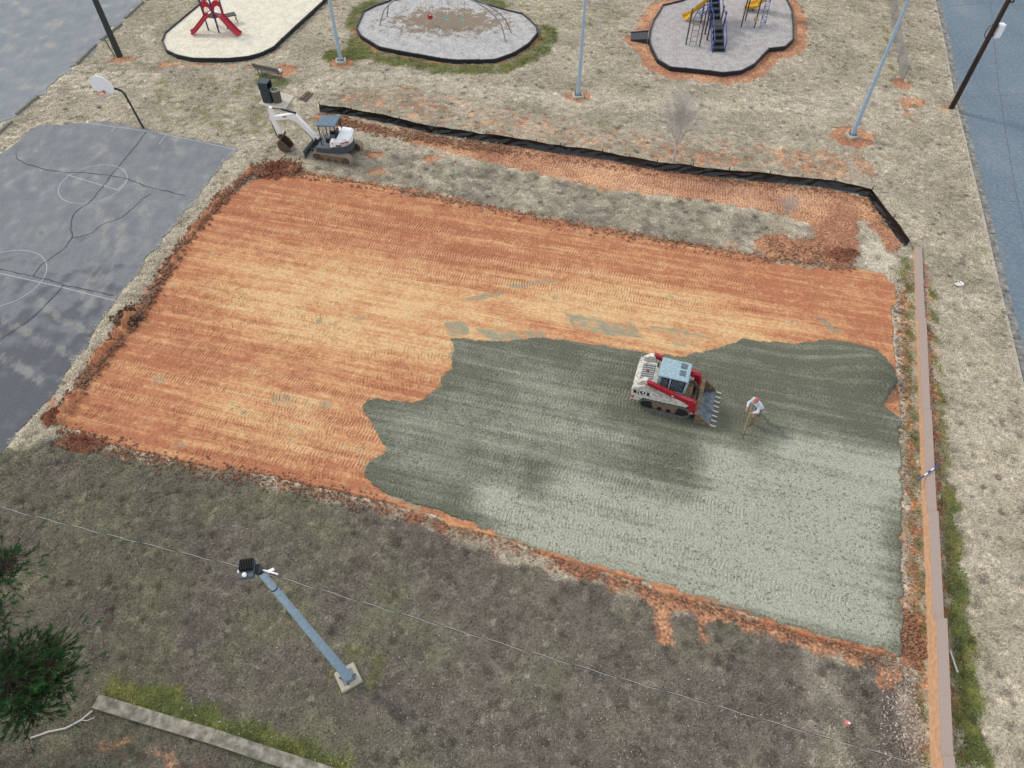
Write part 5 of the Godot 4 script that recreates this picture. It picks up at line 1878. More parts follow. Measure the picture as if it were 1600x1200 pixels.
func crawler(parent: Node3D, c: Vector3, l: float, h0: float, h1: float, wide: float, belt: Material, inner: Material, wheel: Material) -> void:
	var st := sm()
	var out := stadium(l, h0, h1)
	# belt: a band 4 cm thick with raised bars
	var cx := Vector2(0, (h0 + h1) * 0.25)
	var run := 0.0
	for i in out.size():
		var a := out[i]
		var b := out[(i + 1) % out.size()]
		var d := (b - a)
		if d.length() < 0.001:
			continue
		var n2 := Vector2(d.y, -d.x).normalized()
		var n3 := Vector3(n2.x, n2.y, 0)
		var ai := a - n2 * 0.05
		var bi := b - n2 * 0.05
		for zs in [[0.5, -0.5]]:
			var z0: float = wide * 0.5
			face(st, [c + Vector3(a.x, a.y, z0), c + Vector3(b.x, b.y, z0), c + Vector3(b.x, b.y, -z0), c + Vector3(a.x, a.y, -z0)], n3)
			face(st, [c + Vector3(ai.x, ai.y, z0), c + Vector3(bi.x, bi.y, z0), c + Vector3(bi.x, bi.y, -z0), c + Vector3(ai.x, ai.y, -z0)], -n3)
			for sg in [1.0, -1.0]:
				face(st, [c + Vector3(a.x, a.y, z0 * sg), c + Vector3(b.x, b.y, z0 * sg), c + Vector3(bi.x, bi.y, z0 * sg), c + Vector3(ai.x, ai.y, z0 * sg)], Vector3(0, 0, sg))
		var k := 0.11 - fmod(run, 0.11)
		while k < d.length():
			var p := a + d.normalized() * k
			box(st, Transform3D(Basis(Vector3(d.x, d.y, 0).normalized(), n3, Vector3(d.x, d.y, 0).normalized().cross(n3)), c + Vector3(p.x, p.y, 0) + n3 * 0.012), Vector3(0.05, 0.05, wide * 0.98), 0.008)
			k += 0.11
		run += d.length()
	var t := part(parent, "track", st, belt)
	st = sm()
	prism(st, stadium(l - 0.16, h0 - 0.16, h1 - 0.16), at(c + Vector3(0, 0.08, 0)), wide * 0.5)
	part(t, "track_frame", st, inner)
	for e in [[-l * 0.5 + h0 * 0.5, h0 * 0.5, h0 * 0.36, "idler"], [l * 0.5 - h1 * 0.5, h1 * 0.5, h1 * 0.36, "sprocket"]]:
		st = sm()
		tube(st, c + Vector3(e[0], e[1], -wide * 0.4), c + Vector3(e[0], e[1], wide * 0.4), e[2], e[2], 16)
		tube(st, c + Vector3(e[0], e[1], -wide * 0.43), c + Vector3(e[0], e[1], wide * 0.43), e[2] * 0.4, e[2] * 0.4, 10)
		part(t, e[3], st, wheel)
	for k in 4:
		st = sm()
		var x := lerpf(-l * 0.27, l * 0.27, k / 3.0)
		tube(st, c + Vector3(x, 0.16, -wide * 0.42), c + Vector3(x, 0.16, wide * 0.42), 0.085, 0.085, 12)
		part(t, "roller", st, wheel)

func pr2(a: Array) -> PackedVector2Array:
	return pts(a)

func build_excavator() -> void:
	# -x is the blade end; +z is the side nearer to the camera
	var o := thing("mini_excavator", "small white tracked excavator with grey canopy and boom raised left", "excavator", Vector3(-10.4, 0.02, -37.55), deg_to_rad(-15.3))
	for sz in [0.76, -0.76]:
		crawler(o, Vector3(0, 0, sz), 2.45, 0.54, 0.56, 0.38, M.muddy_rubber, M.mud, M.rusty_steel)
	var st := sm()
	box(st, at(Vector3(0, 0.38, 0)), Vector3(1.3, 0.3, 1.15), 0.04)
	tube(st, Vector3(0, 0.5, 0), Vector3(0, 0.66, 0), 0.48, 0.48, 20)
	part(o, "undercarriage", st, M.dark_steel)
	# dozer blade
	st = sm()
	prism(st, pr2([-0.06, 0, 0.0, -0.02, 0.05, 0.1, 0.05, 0.34, -0.04, 0.44, -0.07, 0.42, 0.0, 0.3, -0.01, 0.1]), at(Vector3(-1.72, 0.06, 0)), 1.92)
	var blade := part(o, "blade", st, M.machine_grey)
	st = sm()
	box(st, at(Vector3(-1.79, 0.07, 0)), Vector3(0.03, 0.1, 1.9), 0.006)
	part(blade, "cutting_edge", st, M.tooth)
	st = sm()
	for sz in [0.35, -0.35]:
		box(st, at(Vector3(-1.2, 0.3, sz), Vector3(0, 0, 0.06)), Vector3(1.0, 0.14, 0.1), 0.015)
	part(blade, "blade_arm", st, M.dark_steel)

	var H := Transform3D(Basis(Vector3.UP, deg_to_rad(7.0)), Vector3.ZERO)
	# turntable body: dark skirt, white engine cover with a rounded tail
	var tail := func(x0: float, r: float, half: float) -> PackedVector2Array:
		var q := PackedVector2Array([Vector2(x0, half), Vector2(x0, -half)])
		for i in 13:
			var a := -PI / 2 + PI * i / 12.0
			q.append(Vector2(0.35 + cos(a) * r, sin(a) * half))
		return q
	var lay := func(poly: PackedVector2Array, y0: float, y1: float) -> SurfaceTool:
		var q := sm()
		prism(q, poly, H * Transform3D(Basis(Vector3.RIGHT, Vector3.FORWARD, Vector3.UP), Vector3(0, (y0 + y1) * 0.5, 0)), y1 - y0)
		return q
	part(o, "skirt", lay.call(tail.call(-0.95, 0.72, 0.8), 0.58, 0.86), M.machine_grey)
	part(o, "tail_weight", lay.call(tail.call(0.1, 0.73, 0.81), 0.865, 1.02), M.machine_grey)
	st = lay.call(tail.call(0.25, 0.71, 0.79), 1.022, 1.34)
	# sloping top
	var a0 := PackedVector2Array()
	prism(st, pr2([0.3, 0, 1.02, 0, 0.9, 0.13, 0.35, 0.16]), H * at(Vector3(0, 1.34, 0)), 1.2)
	prism(st, pr2([-0.1, 0.0, 0.26, 0, 0.26, 0.36, -0.02, 0.36]), H * at(Vector3(0, 0.98, 0.62)), 0.36)
	prism(st, pr2([-0.1, 0.0, 0.26, 0, 0.26, 0.36, -0.02, 0.36]), H * at(Vector3(0, 0.98, -0.62)), 0.36)
	var cover := part(o, "engine_cover", st, M.white_paint)
	st = sm()
	box(st, H * at(Vector3(0.8, 1.2, 0.67), Vector3(0, 0.62, 0.0)), Vector3(0.52, 0.17, 0.02), 0.004)
	var dec := part(cover, "red_plate", st, M.machine_red)
	lettering(cover, "lettering", "bobcat", H * at(Vector3(0.807, 1.2, 0.685), Vector3(0, 0.62, 0)), 0.11, M.white_paint)
	st = sm()
	box(st, H * at(Vector3(0.42, 1.1, 0.792)), Vector3(0.3, 0.1, 0.012), 0.003)
	box(st, H * at(Vector3(0.12, 1.22, 0.802)), Vector3(0.07, 0.07, 0.012), 0.003)
	part(cover, "vent", st, M.black)
	# operator's place
	st = sm()
	box(st, H * at(Vector3(-0.45, 0.88, 0.05)), Vector3(0.98, 0.04, 1.5), 0.01)
	part(o, "floor_deck", st, M.steel)
	st = sm()
	box(st, H * at(Vector3(-0.1, 1.12, 0.0)), Vector3(0.5, 0.16, 0.5), 0.05)
	box(st, H * at(Vector3(0.17, 1.42, 0.0), Vector3(0, 0, -0.15)), Vector3(0.13, 0.55, 0.48), 0.05)
	part(o, "seat", st, M.black_plastic)
	for sz in [0.4, -0.4]:
		st = sm()
		box(st, H * at(Vector3(-0.15, 1.15, sz)), Vector3(0.55, 0.3, 0.18), 0.04)
		var con := part(o, "console", st, M.black_plastic)
		st = sm()
		tube(st, H * Vector3(-0.35, 1.3, sz), H * Vector3(-0.4, 1.52, sz), 0.018, 0.022, 6)
		part(con, "joystick", st, M.black)
	st = sm()
	for sz in [0.14, -0.14]:
		pipe(st, [H * Vector3(-0.7, 0.9, sz), H * Vector3(-0.75, 1.35, sz), H * Vector3(-0.66, 1.5, sz)], 0.02, 6)
	part(o, "travel_lever", st, M.black)
	st = sm()
	for e in [[-0.68, 0.5], [-0.68, -0.5], [0.3, 0.5], [0.3, -0.5]]:
		pipe(st, [H * Vector3(e[0], 0.9 if e[0] < 0.0 else 1.4, e[1]), H * Vector3(e[0] * 0.95, 2.12, e[1])], 0.03, 7)
	part(o, "canopy_post", st, M.black)
	st = sm()
	box(st, H * at(Vector3(-0.2, 2.16, 0.0), Vector3(0, 0, 0.03)), Vector3(1.14, 0.1, 1.12), 0.05)
	part(o, "canopy_roof", st, M.canopy_grey)
	# swing post, boom, stick, bucket in the plane z = 0 of the turntable
	st = sm()
	box(st, H * at(Vector3(-1.05, 0.78, 0)), Vector3(0.36, 0.42, 0.3), 0.05)
	tube(st, H * Vector3(-1.2, 0.55, 0), H * Vector3(-1.2, 1.05, 0), 0.12, 0.12, 12)
	part(o, "swing_post", st, M.dark_steel)
	st = sm()
	prism(st, pr2([-1.12, 0.82, -1.0, 0.98, -1.9, 2.22, -2.02, 2.4, -2.2, 2.44, -2.6, 2.4, -3.5, 2.2, -3.62, 2.1, -3.52, 2.0, -2.55, 2.13, -2.22, 2.06, -2.02, 1.92, -1.3, 0.9]), H, 0.2)
	var boom := part(o, "boom", st, M.white_paint)
	for sz in [0.104, -0.104]:
		lettering(boom, "lettering", "E42", H * Transform3D(Basis(Vector3.UP, 0.0 if sz > 0 else PI) * Basis(Vector3.BACK, 0.16 if sz > 0 else -0.16), Vector3(-2.75, 2.28, sz)), 0.12, M.black)
	st = sm()
	tube(st, H * Vector3(-1.28, 0.8, 0), H * Vector3(-1.75, 1.45, 0), 0.065, 0.065, 10)
	tube(st, H * Vector3(-1.75, 1.45, 0), H * Vector3(-2.0, 1.85, 0), 0.035, 0.035, 8)
	part(o, "boom_cylinder", st, M.black)
	st = sm()
	tube(st, H * Vector3(-2.05, 2.5, 0), H * Vector3(-2.9, 2.68, 0), 0.06, 0.06, 10)
	tube(st, H * Vector3(-2.9, 2.68, 0), H * Vector3(-3.5, 2.72, 0), 0.033, 0.033, 8)
	part(o, "stick_cylinder", st, M.black)
	st = sm()
	prism(st, pr2([-3.42, 2.74, -3.58, 2.78, -3.66, 2.68, -3.72, 2.1, -3.52, 1.1, -3.4, 1.02, -3.3, 1.12, -3.36, 1.6, -3.44, 2.1]), H, 0.17)
	part(o, "stick", st, M.white_paint)
	st = sm()
	tube(st, H * Vector3(-3.72, 2.3, 0), H * Vector3(-3.68, 1.5, 0), 0.05, 0.05, 10)
	tube(st, H * Vector3(-3.68, 1.5, 0), H * Vector3(-3.62, 1.05, 0), 0.028, 0.028, 8)
	part(o, "bucket_cylinder", st, M.black)
	st = sm()
	for sz in [0.11, -0.11]:
		prism(st, pr2([-3.66, 1.1, -3.58, 1.14, -3.36, 0.8, -3.42, 0.74]), H * at(Vector3(0, 0, sz)), 0.03)
		prism(st, pr2([-3.46, 1.1, -3.38, 1.14, -3.3, 0.78, -3.4, 0.74]), H * at(Vector3(0, 0, sz)), 0.03)
	box(st, H * at(Vector3(-3.12, 1.08, 0), Vector3(0, 0, 0.9)), Vector3(0.34, 0.12, 0.16), 0.02)
	part(o, "linkage", st, M.rusty_steel)
	# bucket: curved shell between two cheeks, mouth towards the machine
	st = sm()
	var shell := [Vector2(-3.3, 0.86), Vector2(-3.5, 0.72), Vector2(-3.58, 0.48), Vector2(-3.53, 0.24), Vector2(-3.36, 0.09), Vector2(-3.1, 0.07), Vector2(-2.82, 0.22)]
	for i in shell.size() - 1:
		var p: Vector2 = shell[i]
		var q: Vector2 = shell[i + 1]
		var d := q - p
		box(st, H * at(Vector3((p.x + q.x) * 0.5, (p.y + q.y) * 0.5, 0), Vector3(0, 0, d.angle())), Vector3(d.length() + 0.03, 0.04, 0.66), 0.01)
	var cheek := PackedVector2Array()
	for p in shell:
		cheek.append(p)
	cheek.append(Vector2(-3.05, 0.6))
	for sz in [0.32, -0.32]:
		prism(st, cheek, H * at(Vector3(0, 0, sz)), 0.035)
	var bucket := part(o, "bucket", st, M.rusty_steel)
	for k in 5:
		st = sm()
		prism(st, pr2([-2.86, 0.16, -2.86, 0.24, -2.66, 0.33, -2.66, 0.29]), H * at(Vector3(0, 0, -0.28 + 0.14 * k)), 0.06)
		part(bucket, "tooth", st, M.tooth)

func build_loader() -> void:
	# +x is the bucket end; +z is the side nearer to the camera
	var o := thing("track_loader", "red and white compact track loader with grey cab and toothed bucket", "track loader", Vector3(6.79, 0.13, -18.97), deg_to_rad(-18.0))
	for sz in [0.7, -0.7]:
		crawler(o, Vector3(-0.08, -0.02, sz), 2.15, 0.62, 0.64, 0.4, M.rubber, M.mud, M.dark_steel)
	var st := sm()
	box(st, at(Vector3(-0.2, 0.5, 0)), Vector3(2.2, 0.55, 0.98), 0.05)
	part(o, "chassis", st, M.muddy_steel)
	# side panels over the tracks
	for sz in [0.74, -0.74]:
		st = sm()
		prism(st, pr2([-1.56, 0.42, -1.18, 0.42, -1.06, 0.66, 0.75, 0.72, 0.85, 0.86, 0.1, 1.0, -0.55, 1.1, -0.95, 1.3, -1.05, 1.46, -1.5, 1.2, -1.58, 1.0]), at(Vector3(0, 0, sz)), 0.3)
		var side := part(o, "side_panel", st, M.grimy_white)
		st = sm()
		box(st, at(Vector3(-1.14, 0.97, sz + signf(sz) * 0.152)), Vector3(0.66, 0.2, 0.008), 0.002)
		part(side, "lettering_band", st, M.black)
		lettering(side, "lettering", "TL12", Transform3D(Basis(Vector3.UP, 0.0 if sz > 0 else PI), Vector3(-1.14, 0.97, sz + signf(sz) * 0.158)), 0.17, M.white_paint)
		st = sm()
		box(st, at(Vector3(-1.48, 0.62, sz + signf(sz) * 0.1), Vector3.ZERO), Vector3(0.16, 0.12, 0.14), 0.02)
		part(side, "tail_lamp", st, M.orange_rim)
		# rear lift tower
		st = sm()
		prism(st, pr2([-1.3, 1.18, -0.85, 1.2, -0.92, 1.56, -1.02, 1.7, -1.18, 1.66, -1.42, 1.4]), at(Vector3(0, 0, sz * 0.94)), 0.2)
		part(o, "lift_tower", st, M.grimy_white)
		# lift arm
		st = sm()
		prism(st, pr2([-1.12, 1.54, -1.04, 1.68, -0.9, 1.68, 0.15, 1.32, 0.72, 1.18, 0.98, 1.16, 1.12, 1.04, 1.2, 0.52, 1.14, 0.3, 1.02, 0.28, 0.92, 0.42, 0.78, 0.86, 0.6, 0.98, 0.1, 1.12]), at(Vector3(0, 0, sz * 1.06)), 0.15)
		var arm := part(o, "lift_arm", st, M.machine_red)
		st = sm()
		for p in [Vector2(-1.04, 1.6), Vector2(0.12, 1.2), Vector2(1.05, 0.4)]:
			tube(st, Vector3(p.x, p.y, sz * 1.06 - 0.085), Vector3(p.x, p.y, sz * 1.06 + 0.085), 0.055, 0.055, 10)
		part(arm, "pivot_pin", st, M.grimy_white)
		st = sm()
		tube(st, Vector3(0.12, 1.06, sz * 1.08), Vector3(0.88, 0.82, sz * 1.08), 0.045, 0.045, 8)
		tube(st, Vector3(-0.75, 0.98, sz * 0.93), Vector3(0.15, 1.1, sz * 0.93), 0.05, 0.05, 8)
		part(arm, "lift_cylinder", st, M.grimy_white)
		st = sm()
		pipe(st, [Vector3(-1.3, 1.5, sz * 0.9), Vector3(-1.5, 1.56, sz * 0.7), Vector3(-1.48, 1.62, sz * 0.4)], 0.035, 6)
		part(o, "rear_guard", st, M.grimy_white)
	# engine hood
	st = sm()
	prism(st, pr2([-1.6, 0.5, -0.62, 0.5, -0.62, 1.34, -0.8, 1.4, -1.4, 1.3, -1.58, 1.1]), at(Vector3.ZERO), 1.16)
	var hood := part(o, "engine_hood", st, M.grimy_white)
	st = sm()
	box(st, at(Vector3(-1.1, 1.365, 0.0), Vector3(0, 0, 0.165)), Vector3(0.52, 0.03, 0.86), 0.008)
	part(hood, "radiator_grille", st, M.steel)
	for k in 7:
		st = sm()
		box(st, at(Vector3(-1.1, 1.395, -0.36 + k * 0.12), Vector3(0, 0, 0.165)), Vector3(0.5, 0.02, 0.025), 0.004)
		part(hood, "louvre", st, M.grimy_white)
	st = sm()
	ball(st, Vector3(-1.12, 1.4, -0.02), Vector3(0.06, 0.07, 0.06), 5, 8)
	part(hood, "fuel_cap", st, M.machine_red)
	st = sm()
	tube(st, Vector3(-0.75, 1.38, -0.4), Vector3(-0.75, 1.62, -0.4), 0.045, 0.045, 8)
	part(hood, "exhaust_stack", st, M.rusty_steel)
	# cab
	st = sm()
	var cz := 0.5
	for e in [[-0.56, 0.0], [0.5, 0.06]]:
		for sz in [cz, -cz]:
			prism(st, pr2([e[0] - 0.04, 0.78, e[0] + 0.06, 0.78, e[0] + 0.06 + e[1], 1.8, e[0] - 0.04 + e[1], 1.8]), at(Vector3(0, 0, sz * 0.94)), 0.07)
	box(st, at(Vector3(-0.05, 0.92, cz * 0.94)), Vector3(1.06, 0.26, 0.05), 0.01)
	box(st, at(Vector3(-0.05, 0.92, -cz * 0.94)), Vector3(1.06, 0.26, 0.05), 0.01)
	box(st, at(Vector3(-0.58, 1.2, 0)), Vector3(0.05, 0.8, 0.9), 0.01)
	box(st, at(Vector3(-0.12, 1.36, cz * 0.94)), Vector3(0.07, 0.8, 0.06), 0.01)
	box(st, at(Vector3(-0.12, 1.36, -cz * 0.94)), Vector3(0.07, 0.8, 0.06), 0.01)
	part(o, "cab_frame", st, M.cab_grey)
	for sz in [cz, -cz]:
		for win in [[-0.34, 0.3], [0.2, 0.5]]:
			st = sm()
			box(st, at(Vector3(win[0], 1.4, sz * 0.9)), Vector3(win[1] + 0.05, 0.64, 0.015), 0.003)
			var pane := part(o, "side_window", st, M.glass_dark)
			for k in int(win[1] / 0.055):
				st = sm()
				box(st, at(Vector3(win[0] - win[1] * 0.5 + 0.03 + k * 0.055, 1.4, sz * 0.93)), Vector3(0.014, 0.62, 0.014), 0.003)
				part(pane, "guard_bar", st, M.cab_grey)
	st = sm()
	box(st, at(Vector3(-0.02, 1.86, 0)), Vector3(1.24, 0.1, 1.06), 0.045)
	var roof := part(o, "cab_roof", st, M.cab_grey)
	for dz in [0.13, -0.27]:
		st = sm()
		box(st, at(Vector3(0.3, 1.913, dz)), Vector3(0.26, 0.012, 0.3), 0.003)
		var vent := part(roof, "roof_vent", st, M.dark_steel)
		for k in 5:
			st = sm()
			box(st, at(Vector3(0.2 + k * 0.05, 1.924, dz)), Vector3(0.018, 0.016, 0.28), 0.003)
			part(vent, "slat", st, M.cab_grey)
	st = sm()
	box(st, at(Vector3(-0.1, 1.0, 0)), Vector3(0.5, 0.14, 0.48), 0.04)
	box(st, at(Vector3(-0.36, 1.3, 0)), Vector3(0.12, 0.55, 0.46), 0.04)
	part(o, "seat", st, M.black_plastic)
	st = sm()
	box(st, at(Vector3(0.56, 0.85, 0)), Vector3(0.1, 0.5, 0.9), 0.02)
	part(o, "front_panel", st, M.muddy_steel)
	st = sm()
	tube(st, Vector3(1.06, 0.5, -0.75), Vector3(1.06, 0.5, 0.75), 0.07, 0.07, 10)
	for sz in [0.38, -0.38]:
		tube(st, Vector3(0.86, 1.0, sz), Vector3(1.16, 0.6, sz), 0.06, 0.06, 8)
		tube(st, Vector3(1.16, 0.6, sz), Vector3(1.24, 0.45, sz), 0.035, 0.035, 8)
	part(o, "tilt_cylinder", st, M.rusty_steel)
	st = sm()
	pipe(st, curve_points([Vector3(0.75, 1.15, -0.62), Vector3(1.0, 1.3, -0.5), Vector3(1.1, 1.0, -0.45), Vector3(1.15, 0.6, -0.4)], 10), 0.03, 6)
	part(o, "hydraulic_hose", st, M.machine_red)
	# bucket
	var w := 1.98
	st = sm()
	prism(st, pr2([1.22, 0.02, 1.3, 0.0, 1.32, 0.56, 1.24, 0.58]), at(Vector3(0, 0, 0)), w)
	prism(st, pr2([1.16, 0.5, 1.34, 0.54, 1.36, 0.6, 1.18, 0.6]), at(Vector3(0, 0, 0)), w + 0.01)
	var bk := part(o, "bucket", st, M.muddy_steel)
	st = sm()
	prism(st, pr2([1.3, 0.0, 1.95, -0.01, 1.95, 0.02, 1.34, 0.05, 1.335, 0.44, 1.318, 0.44]), at(Vector3.ZERO), w - 0.08)
	part(bk, "bucket_floor", st, M.worn_steel)
	for sz in [w * 0.5, -w * 0.5]:
		st = sm()
		prism(st, pr2([1.22, 0.0, 1.93, -0.005, 1.86, 0.12, 1.4, 0.56, 1.24, 0.57]), at(Vector3(0, 0, sz)), 0.045)
		part(bk, "side_plate", st, M.muddy_steel)
	for k in 8:
		st = sm()
		prism(st, pr2([1.9, -0.02, 1.92, 0.06, 2.16, 0.012, 2.16, -0.01]), at(Vector3(0, 0, -0.93 + k * 0.2657)), 0.06)
		part(bk, "tooth", st, M.tooth)

# ---------------------------------------------------------------- a worker
func capsules_mesh(st: SurfaceTool, bones: Array, cell: float, blend: float) -> void:
	# bones: [a, b, ra, rb]; smooth union meshed as surface nets
	var lo := Vector3.INF
	var hi := -Vector3.INF
	for b in bones:
		var r := maxf(b[2], b[3]) + cell * 3.0
		for e in [b[0], b[1]]:
			lo = lo.min(e - Vector3.ONE * r)
			hi = hi.max(e + Vector3.ONE * r)
	var n := Vector3i(((hi - lo) / cell).ceil()) + Vector3i.ONE
	var sum := PackedFloat32Array()
	sum.resize(n.x * n.y * n.z)
	sum.fill(0.0)
	var kk := 1.0 / blend
	# exponential smooth minimum, added bone by bone near each bone
	for b in bones:
		var a: Vector3 = b[0]
		var ab: Vector3 = b[1] - a
		var l2 := maxf(ab.length_squared(), 1e-9)
		var r := maxf(b[2], b[3]) + blend * 4.0 + cell * 2.0
		var p0 := Vector3i(((a.min(b[1]) - Vector3.ONE * r - lo) / cell).floor()).clamp(Vector3i.ZERO, n - Vector3i.ONE)
		var p1 := Vector3i(((a.max(b[1]) + Vector3.ONE * r - lo) / cell).ceil()).clamp(Vector3i.ZERO, n - Vector3i.ONE)
		for z in range(p0.z, p1.z + 1):
			for y in range(p0.y, p1.y + 1):
				for x in range(p0.x, p1.x + 1):
					var p := lo + Vector3(x, y, z) * cell
					var t := clampf((p - a).dot(ab) / l2, 0.0, 1.0)
					var d: float = (p - a - ab * t).length() - lerpf(b[2], b[3], t)
					sum[(z * n.y + y) * n.x + x] += exp(-clampf(d * kk, -40.0, 40.0))
	var f := sum
	for i in f.size():
		f[i] = -log(maxf(f[i], 1e-17)) * blend
	var idx := {}
	var vs := PackedVector3Array()
	var ns := PackedVector3Array()
	var at_ := func(x: int, y: int, z: int) -> int: return (z * n.y + y) * n.x + x
	for z in n.z - 1:
		for y in n.y - 1:
			for x in n.x - 1:
				var o := (z * n.y + y) * n.x + x
				var c := [f[o], f[o + 1], f[o + n.x], f[o + n.x + 1], f[o + n.x * n.y], f[o + n.x * n.y + 1], f[o + n.x * n.y + n.x], f[o + n.x * n.y + n.x + 1]]
				var inside := 0
				for e in c:
					if e < 0.0:
						inside += 1
				if inside == 0 or inside == 8:
					continue
				var s := Vector3.ZERO
				var k := 0
				for e in [[0, 1], [2, 3], [4, 5], [6, 7], [0, 2], [1, 3], [4, 6], [5, 7], [0, 4], [1, 5], [2, 6], [3, 7]]:
					var fa: float = c[e[0]]
					var fb: float = c[e[1]]
					if (fa < 0.0) != (fb < 0.0):
						var t := fa / (fa - fb)
						var pa := Vector3(e[0] & 1, (e[0] >> 1) & 1, e[0] >> 2)
						var pb := Vector3(e[1] & 1, (e[1] >> 1) & 1, e[1] >> 2)
						s += pa.lerp(pb, t)
						k += 1
				idx[o] = vs.size()
				vs.append(lo + (Vector3(x, y, z) + s / k) * cell)
				ns.append(Vector3(c[1] + c[3] + c[5] + c[7] - c[0] - c[2] - c[4] - c[6], c[2] + c[3] + c[6] + c[7] - c[0] - c[1] - c[4] - c[5], c[4] + c[5] + c[6] + c[7] - c[0] - c[1] - c[2] - c[3]).normalized())
	var step := [1, n.x, n.x * n.y]
	for o in idx.keys():
		for ax in 3:
			var u: int = step[(ax + 1) % 3]
			var v: int = step[(ax + 2) % 3]
			if (f[o] < 0.0) == (f[o + step[ax]] < 0.0):
				continue
			if not (idx.has(o - u) and idx.has(o - v) and idx.has(o - u - v)):
				continue
			var q := [idx[o], idx[o - u], idx[o - u - v], idx[o - v]]
			trin(st, vs[q[0]], vs[q[1]], vs[q[2]], ns[q[0]], ns[q[1]], ns[q[2]])
			trin(st, vs[q[0]], vs[q[2]], vs[q[3]], ns[q[0]], ns[q[2]], ns[q[3]])

func hand(st: SurfaceTool, wrist: Vector3, dir: Vector3, palm_n: Vector3, thumb_side: float) -> void:
	# palm and five fingers closed round something along the side axis
	var d := dir.normalized()
	var s := d.cross(palm_n).normalized()
	var n := s.cross(d).normalized()
	var bones := [[wrist, wrist + d * 0.03, 0.026, 0.028]]
	for k in 4:
		var off := s * (k - 1.5) * 0.021
		var l: float = [0.85, 1.0, 0.95, 0.72][k]
		var k0 := wrist + d * 0.085 + off
		var k1 := k0 + (d * 0.6 + n * 0.8).normalized() * 0.038 * l
		var k2 := k1 + (n * 0.9 - d * 0.45).normalized() * 0.026 * l
		var k3 := k2 + (-d * 0.9 + n * 0.05).normalized() * 0.02 * l
		bones.append([wrist + d * 0.02 + off * 0.6, k0, 0.016, 0.0125])
		bones.append([k0, k1, 0.0105, 0.0095])
		bones.append([k1, k2, 0.0095, 0.0085])
		bones.append([k2, k3, 0.0085, 0.0078])
	var t0 := wrist + d * 0.025 + s * 0.028 * thumb_side
	var t1 := t0 + (d * 0.6 + s * 0.7 * thumb_side + n * 0.4).normalized() * 0.042
	var t2 := t1 + (d * 0.5 + n * 0.85).normalized() * 0.032
	bones.append([t0, t1, 0.014, 0.0115])
	bones.append([t1, t2, 0.011, 0.009])
	capsules_mesh(st, bones, 0.006, 0.003)

